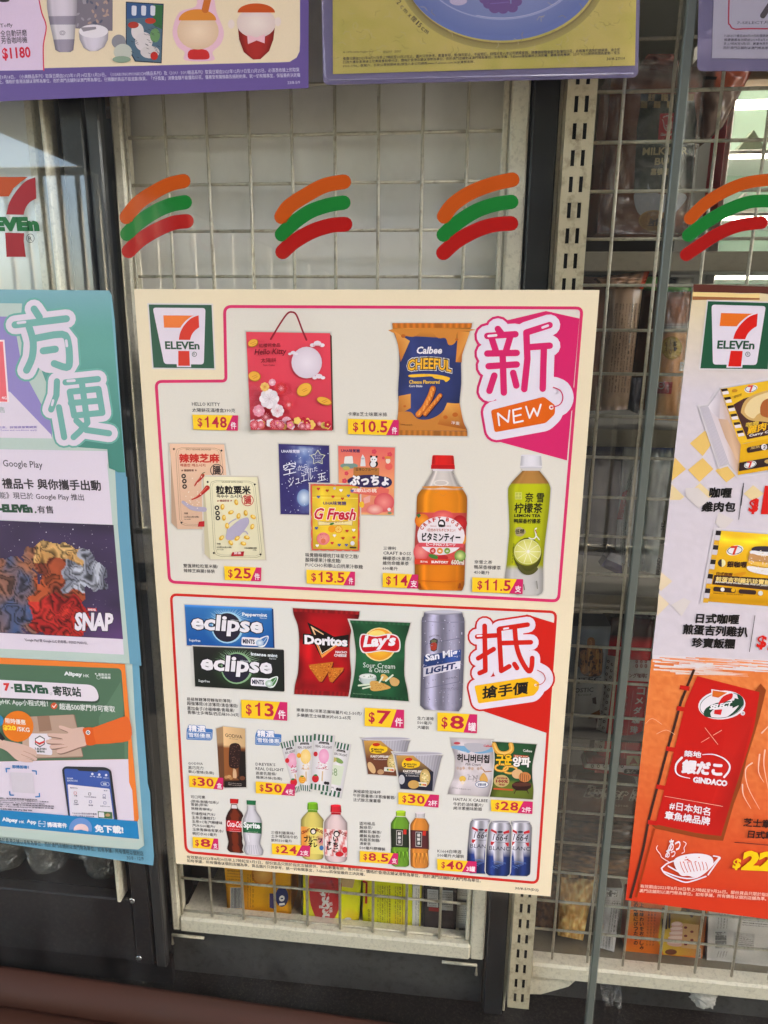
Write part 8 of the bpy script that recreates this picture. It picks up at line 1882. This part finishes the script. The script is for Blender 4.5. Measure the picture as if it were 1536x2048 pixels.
a.poly([(352, 948), (492, 950), (478, 1062), (338, 1056)], (206, 56, 56)); a.frame([(382+30*cos(i*.5), 982+30*sin(i*.5)) for i in range(13)], 8, (236, 220, 220)); a.disc(374, 978, 5, c=(236, 220, 220)); a.disc(392, 978, 5, c=(236, 220, 220)); a.txt('Garden', (456, 1050), (452, 955), 22, (236, 220, 220), vec=(-1, 0)); a.txt('B', (552, 846), (604, 846), 84, (230, 226, 220), bold=.06)
a.build('printing', 'pack_film', p.t)
f = Pack('plastic_bag', V_, [(410, 100), (680, 90), (560, 1320), (300, 1310)], .116, .004, 'shiny clear wrap over the orange bun pack', 'plastic film', (240, 240, 240), puff=.018, crump=.5, material='film', seed=18)
p = Pack('snack_bag', B1, [(715, 1090), (812, 1080), (770, 1370), (690, 1330)], .135, .03, 'small grey bag squeezed beside the beige bun pack', 'snack bag', lambda u, v: shade((84, 84, 90), .8+.4*vn(u*5, v*4)), puff=.01, crump=.6, seed=19)

WH = 'white snack bags on the third shelf'
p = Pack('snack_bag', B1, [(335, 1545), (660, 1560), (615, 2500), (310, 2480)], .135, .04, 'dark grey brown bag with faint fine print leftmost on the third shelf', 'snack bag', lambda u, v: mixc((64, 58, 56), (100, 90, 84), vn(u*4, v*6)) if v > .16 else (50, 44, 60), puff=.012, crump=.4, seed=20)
a = Art(B2, 6, Yf=lambda x, y: p.yf(x, y+1969) - .001); smallprint(a, (410, 330), (560, 350), 9, (0, 19), (28, 24, 24), 9, ING); a.build('printing', 'pack_film', p.t)
p2 = p
p = Pack('snack_bag', B1, [(668, 1540), (1010, 1560), (760, 2620), (590, 2500)], .128, .04, 'white bag with a deep blue top left of the window seam on the third shelf', 'snack bag', lambda u, v: (50, 58, 120) if v < .10 else shade((166, 172, 176), .86+.26*vn(u*5, v*8)), puff=.012, crump=.5, seed=21)
a = p.art(); a.poly([(650, 1985), (690, 1968), (650, 2200), (605, 2200)], (170, 34, 34)); a.txt('LUNCH', (640, 2190), (668, 2010), 20, (220, 200, 200), vec=(1, .1)); smallprint(a, (730, 1780), (655, 1980), 4, (14, 3), (60, 64, 74), 9, ING, vec=(.97, .3)); smallprint(a, (640, 2220), (628, 2480), 4, (16, 0), (60, 64, 74), 9, ING, vec=(1, .1)); a.build('printing', 'pack_film', p.t)
p = Pack('snack_bag', V_, [(262, 1480), (510, 1490), (330, 2740), (150, 2700)], .126, .04, 'white bag with a blue top right of the window seam, third shelf', 'snack bag', lambda u, v: (52, 60, 124) if v < .09 else shade((150, 158, 158), .84+.32*vn(u*5, v*9)), puff=.013, crump=.6, seed=22)
a = Art(W_, 6, Yf=lambda x, y: .112); smallprint(a, (225, 430), (180, 720), 4, (16, 0), (60, 64, 70), 10, ING, vec=(1, .1)); a.txt('MIL', (430, 390), (440, 300), 34, (40, 44, 50), vec=(-1, 0), bold=.04); a.txt('BREAD', (385, 830), (400, 660), 36, (36, 38, 44), vec=(-1, 0), bold=.06); a.build('printing', 'pack_film', p.t)
p = Pack('snack_bag', B2, [(560, 490), (640, 520), (650, 680), (480, 600)], .110, .02, 'white and purple bag corner poking out above the third shelf edge', 'snack bag', lambda u, v: (176, 180, 190) if v < .5 else (52, 44, 92), puff=.006, seed=23)
p = Pack('light_gap_card', B2, [(262, 772), (622, 790), (618, 915), (262, 925)], .20, .002, 'blank pale card standing for the light gap under the third shelf', 'card', lambda u, v: (196, 200, 186), box=True, material='pack_card')  # the light gap is built as a pale card

p = Pack('snack_bag', B2, [(720, 830), (940, 850), (905, 1000), (715, 990)], .13, .03, 'dark purple glossy bag at the top of the fourth shelf', 'snack bag', lambda u, v: mixc((40, 30, 50), (120, 112, 128), max(0, .6-v)*vn(u*5, v*6)), puff=.01, crump=.6, seed=24)
p = Pack('bread_bag', B2, [(250, 1070), (560, 1075), (470, 1800), (215, 1790)], .118, .045, 'grey blue pack with a window of finger rolls on the fourth shelf', 'bread pack', lambda u, v: mixc((84, 94, 104), (110, 118, 124), vn(u*4, v*5)) if v < .55 else (130, 132, 132), puff=.012, crump=.3, seed=25)
a = p.art()
a.poly(spl([(280, 1270), (350, 1240), (490, 1250), (490, 1400), (470, 1465), (350, 1462), (310, 1400), (280, 1360)], 3, True), (70, 44, 30))
for x0, y0, x1, y1 in ((402, 1190, 400, 1440), (460, 1270, 455, 1430), (345, 1290, 350, 1420)): a.line([(x0, y0), (x1, y1)], 62, (150, 98, 50)); a.line([(x0-8, y0), (x1-8, y1)], 26, (190, 136, 76))
a.txt('ITEC', (300, 1524), (480, 1512), 44, (60, 62, 66), bold=.02); a.txt('OSTIC', (272, 1598), (420, 1590), 36, (60, 62, 66), bold=.02); a.txt('bread', (300, 1622), (400, 1618), 14, (70, 70, 72)); a.poly([(412, 1640), (440, 1630), (445, 1690), (415, 1680)], (70, 44, 30)); a.poly([(390, 1770), (470, 1730), (475, 1790), (380, 1800)], (120, 80, 46)); a.build('printing', 'pack_film', p.t)
p = Pack('coffee_bread_bag', B2, [(560, 1000), (905, 1020), (770, 2240), (430, 2230)], .130, .05, 'red and white dotted coffee shop bread bag with vertical white lettering', 'bread pack', lambda u, v: (54, 26, 22) if v < .16 else mixc((150, 22, 26), (186, 30, 32), vn(u*4, v*7)), puff=.014, crump=.3, seed=26)
a = p.art()
a.poly([(520, 1300), (600, 1310), (500, 2060), (420, 2060)], (196, 192, 188)); a.poly([(660, 1335), (882, 1345), (862, 1510), (650, 1500)], (196, 192, 188)); a.k += .2
for j in range(14):
    for i in range(2):
        x, y = 538+i*34-(j+.5*i)*7.0, 1350+j*50+i*24; a.frame([(x+8*cos(q*.785), y+10*sin(q*.785)) for q in range(8)], 5, (76, 36, 34)); a.k -= .97
for j in range(2):
    for i in range(6):
        x, y = 690+i*36, 1352+j*34; a.frame([(x+8*cos(q*.785), y+(12 if j else 8)*sin(q*.785)) for q in range(8)], 6, (150, 40, 40)); a.k -= .97
a.k += 1; a.txt('ロング珈琲店', (668, 1478), (858, 1482), 36, (110, 40, 36), bold=.03)
for i, ch in enumerate('コメダ珈琲店'): a.txt(ch, (764-i*14, 1610+i*76), (822-i*14, 1612+i*76), 54, (214, 206, 200), bold=.03)
for i, ch in enumerate('ふじイチゴの'): a.txt(ch, (665-i*8, 1640+i*56), (690-i*8, 1641+i*56), 24, (206, 190, 186))
a.line([(735, 1580), (650, 2200)], 2, (214, 150, 146), cap=False); a.build('printing', 'pack_film', p.t)
p = Pack('coffee_bread_bag', B3, [(500, 130), (800, 140), (790, 210), (480, 165)], .108, .03, 'dotted white bottom fold of the red coffee shop bread bag', 'bread pack', lambda u, v: (196, 192, 188) if v > .15 and v < .8 else (150, 26, 28), puff=.006, seed=27)
a = p.art(); a.poly([(728, 90), (800, 92), (796, 150), (722, 148)], (206, 190, 150)); a.poly([(740, 140), (765, 100), (790, 138)], (150, 60, 40)); a.txt('ORIGINAL', (730, 146), (792, 148), 9, (120, 60, 40)); a.poly(rounded([(712, 165), (800, 170), (800, 198), (708, 194)], 12), (40, 34, 36)); a.txt('27.3', (725, 188), (790, 190), 18, (206, 200, 196), bold=.03)
for i in range(6): a.frame([(530+i*34+7*cos(q*.785), 150+8*sin(q*.785)) for q in range(8)], 4, (76, 36, 34)); a.k -= .97
a.build('printing', 'pack_film', p.t)
p = Pack('bread_bag', B3, [(370, 255), (790, 270), (770, 470), (345, 440)], .112, .05, 'dark brown butter roll pack with outlined cream lettering on the fifth shelf', 'bread pack', lambda u, v: mixc((64, 34, 26), (92, 54, 40), vn(u*4, v*4)), puff=.012, crump=.3, seed=28)
a = p.art(); a.otxt('Butter R', (482, 326), (800, 352), 66, (74, 42, 32), (206, 196, 180), ow=.05, bold=.03, shear=.3); a.txt('北海道牛油卷', (640, 380), (735, 386), 13, (196, 180, 160)); a.build('printing', 'pack_film', p.t)
def nut(c1, c2, s1): return lambda u, v: mixc(c1, c2, max(0, min(1, .5+1.6*(vn(u*16+s1, v*14+s1)-.5))))
p = Pack('nut_bag', B3, [(345, 455), (780, 480), (745, 640), (330, 610)], .115, .05, 'bag of dark nut clusters under the butter roll pack', 'snack bag', nut((36, 22, 18), (96, 62, 44), 2), puff=.016, crump=.6, seed=29)
p = Pack('nut_bag', B3, [(325, 625), (760, 650), (735, 790), (305, 770)], .112, .05, 'net textured bag of brown nut brittle right above the rice cracker', 'snack bag', nut((60, 40, 30), (150, 110, 76), 5), puff=.016, crump=.6, seed=30)
p = Pack('rice_cracker_pack', B3, [(352, 785), (545, 800), (475, 1150), (330, 1120)], .098, .05, 'pack of golden knobbly rice crackers at the bottom left of the bread shelf', 'cracker pack', nut((186, 140, 76), (228, 188, 122), 9), puff=.012, crump=1.2, nx=26, ny=34, seed=31)
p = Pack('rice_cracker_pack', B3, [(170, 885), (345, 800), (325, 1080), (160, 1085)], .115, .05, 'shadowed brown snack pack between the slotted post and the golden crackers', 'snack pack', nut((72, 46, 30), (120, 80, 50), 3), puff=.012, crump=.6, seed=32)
p = Pack('snack_pack', B3, [(592, 845), (706, 848), (654, 1215), (560, 1188)], .088, .03, 'narrow grey foil pack with barcode at its top beside the golden crackers', 'snack pack', lambda u, v: shade((164, 162, 162), .85+.25*vn(u*5, v*8)), puff=.006, crump=.4, seed=33)
a = p.art(); barcode(a, 600, 860, 678, 900); smallprint(a, (618, 1100), (640, 930), 5, (15, 0), (60, 58, 60), 8, ING, vec=(1, .1)); smallprint(a, (586, 1195), (592, 1120), 4, (17, 0), (60, 58, 60), 8, ING, vec=(1, .1)); smallprint(a, (600, 925), (690, 930), 2, (0, 12), (60, 58, 60), 7, ING); a.build('printing', 'pack_film', p.t)
p = Pack('cream_cake_box', B3, [(742, 915), (1196, 930), (1158, 1262), (715, 1226)], .092, .03, 'orange box with pictured layered cream cake and japanese lettering', 'cake box', lambda u, v: mixc((214, 84, 22), (236, 140, 36), vn(u*3, v*3)) if u < .78 or v < .3 else (206, 110, 40), box=True, material='pack_card')
a = p.art(); a.gpoly([(930, 960), (1180, 965), (1160, 1240), (940, 1230), (905, 1150)], [(90, 50, 30), (70, 40, 30), (206, 120, 60), (236, 190, 60), (240, 200, 70)])
a.poly(spl([(940, 950), (1000, 935), (1040, 960), (1020, 990), (960, 985)], 3, True), (206, 160, 100)); a.line([(1060, 950), (1100, 1010)], 16, (60, 36, 28))
for i in range(5): a.disc(1015, 1060+i*26, 34+i*6, 20, (222, 176, 166)); a.disc(1010, 1054+i*26, 28+i*6, 9, (240, 210, 200)); a.k -= 1
a.k += 3; a.poly([(1050, 1050), (1140, 1060), (1130, 1200), (1040, 1190)], (206, 160, 110)); 
for i in range(5): a.disc(1064+(i % 2)*36, 1075+i*24, 10, 7, (120, 40, 40)); a.k -= .9
a.k += 1; a.disc(980, 1215, 34, 16, (120, 60, 36)); barcode(a, 1130, 1195, 1152, 1250, True, seed=5)
for k, (x, s_) in enumerate(((766, 'この時間にぴったりの'), (800, '極上の味わいをお楽しみください'))):
    for i, ch in enumerate(s_[:11]): a.txt(ch, (x+12*0+(0)+k*0, 1200-0-(10-i)*27+0), (x+22, 1201-(10-i)*27), 22, (40, 18, 12), bold=.04); a.k -= .9
a.k += 1
for i in range(3): smallprint(a, (836+i*18, 1180), (850+i*18, 960), 1, (0, 0), (90, 40, 16), 10, ['スイーツなひとときを楽しむ'], vec=(1, .05))
for x, y0, y1 in ((935, 1030, 1110), (955, 1010, 1080), (972, 1000, 1075)): a.line([(x, y0), (x-2, y1)], 11, (50, 34, 26))
a.build('printing', 'pack_card', p.t)
p = Pack('snack_pack', B3, [(1198, 945), (1640, 985), (1620, 1310), (1185, 1262)], .090, .03, 'silvery white pack with barcode lowest right on the bread shelf', 'snack pack', lambda u, v: shade((186, 182, 178), .88+.2*vn(u*5, v*4)) if v > .03 else (80, 50, 44), puff=.006, crump=.4, seed=35)
a = p.art(); barcode(a, 1232, 1094, 1300, 1200, True); a.poly([(1340, 1100), (1460, 1112), (1454, 1212), (1336, 1200)], (206, 202, 198)); smallprint(a, (1346, 1118), (1452, 1126), 8, (0, 11), (70, 66, 66), 7, ING); smallprint(a, (1244, 1080), (1254, 970), 4, (17, 0), (80, 76, 76), 8, ING, vec=(1, .1)); smallprint(a, (1390, 985), (1540, 998), 7, (0, 13), (80, 76, 76), 8, ING); smallprint(a, (1240, 1245), (1250, 1210), 4, (16, 0), (80, 76, 76), 8, ING, vec=(1, .1)); a.build('printing', 'pack_film', p.t)
p = Pack('snack_pack', B3, [(1160, 950), (1204, 955), (1188, 1262), (1145, 1255)], .10, .03, 'reddish brown pack edge between the orange cake box and the white pack', 'snack pack', (120, 66, 54), puff=.004, seed=36)

# crumpled tissue ball, film scraps on the base
c0 = G(1000+1168/2.866, 1480+1466/2.866, .070)
t = thing('paper_ball', 'crumpled grey white tissue ball on the base panel at the lower right', 'crumpled paper', (c0.x, .07, c0.z-.016))
m = MB(); vs = []; fs = []; NA, NB = 22, 14
for j in range(NB+1):
    for i in range(NA):
        th = pi*j/NB; ph_ = 2*pi*i/NA; r = .0175*(1+.42*(vn(i*.9+3, j*1.1)-.5) + .3*(hsh(i % NA, j)-.5))
        if j in (0, NB): r = .0165
        vs.append((c0.x+r*1.05*sin(th)*cos(ph_), .070+r*.6*sin(th)*sin(ph_), c0.z+r*cos(th)))
for j in range(NB):
    for i in range(NA): fs.append([j*NA+i, j*NA+(i+1) % NA, (j+1)*NA+(i+1) % NA, (j+1)*NA+i])
mat('tissue', (186, 184, 178), 0.9, noise=.15, nscale=90); m.add(vs, fs); m.build('tissue', 'tissue', t)
f = Pack('plastic_scrap', B3, [(560, 1320), (690, 1330), (700, 1540), (590, 1520)], .082, .003, 'scrap of crinkled clear film stuck below the bread shelf rail', 'plastic film', (240, 240, 240), puff=.006, crump=1.6, material='film', seed=41)

# clear bottles in the black cabinet
def clear_bottle(px, lab, tilt=0.0, h=.22, r=.031, y=.085):
    c = G(px, 1775, y); zb = -0.4785
    t = thing('plastic_bottle', lab, 'bottle', (c.x, y, zb), 'crinkled clear plastic bottles in the black cabinet')
    prof = [(.002, zb+.004), (r*.7, zb+.001), (r*.92, zb+.006)]
    for i in range(1, 9): prof += [(r, zb+.006+i*.018), (r*.93, zb+.012+i*.018)]
    prof += [(r*.9, zb+h*.8), (r*.4, zb+h*.95), (r*.36, zb+h)]
    m = MB(); m.lathe(c.x, y, prof, 26)
    m.v = [Vector((v.x+.0035*(vn(v.z*90+px, atan2(v.y-y, v.x-c.x)*2.2)-.5)*2+tilt*(v.z-zb), v.y+.003*(vn(v.z*70, atan2(v.y-y, v.x-c.x)*2+px)-.5), v.z)) for v in m.v]
    m.build('bottle_wall', 'bottle_plastic', t)
    MB().lathe(c.x+tilt*h, y, [(0.0005, zb+h+.012), (r*.4, zb+h+.012), (r*.4, zb+h-.004)], 18).build('bottle_cap', 'fridge_white', t)
for px, lab, ti in ((-40, 'clear crinkled bottle cut by the left picture edge in the black cabinet', .0), (28, 'clear crinkled bottle leftmost under the teal poster in the black cabinet', .25), (105, 'clear crinkled bottle in the middle under the teal poster', -.06), (178, 'clear crinkled bottle right of the middle one under the teal poster', .18), (218, 'clear crinkled bottle nearest the pale profile under the teal poster', -.12)):
    clear_bottle(px, lab, ti, y=.085 if px != 178 else .12)
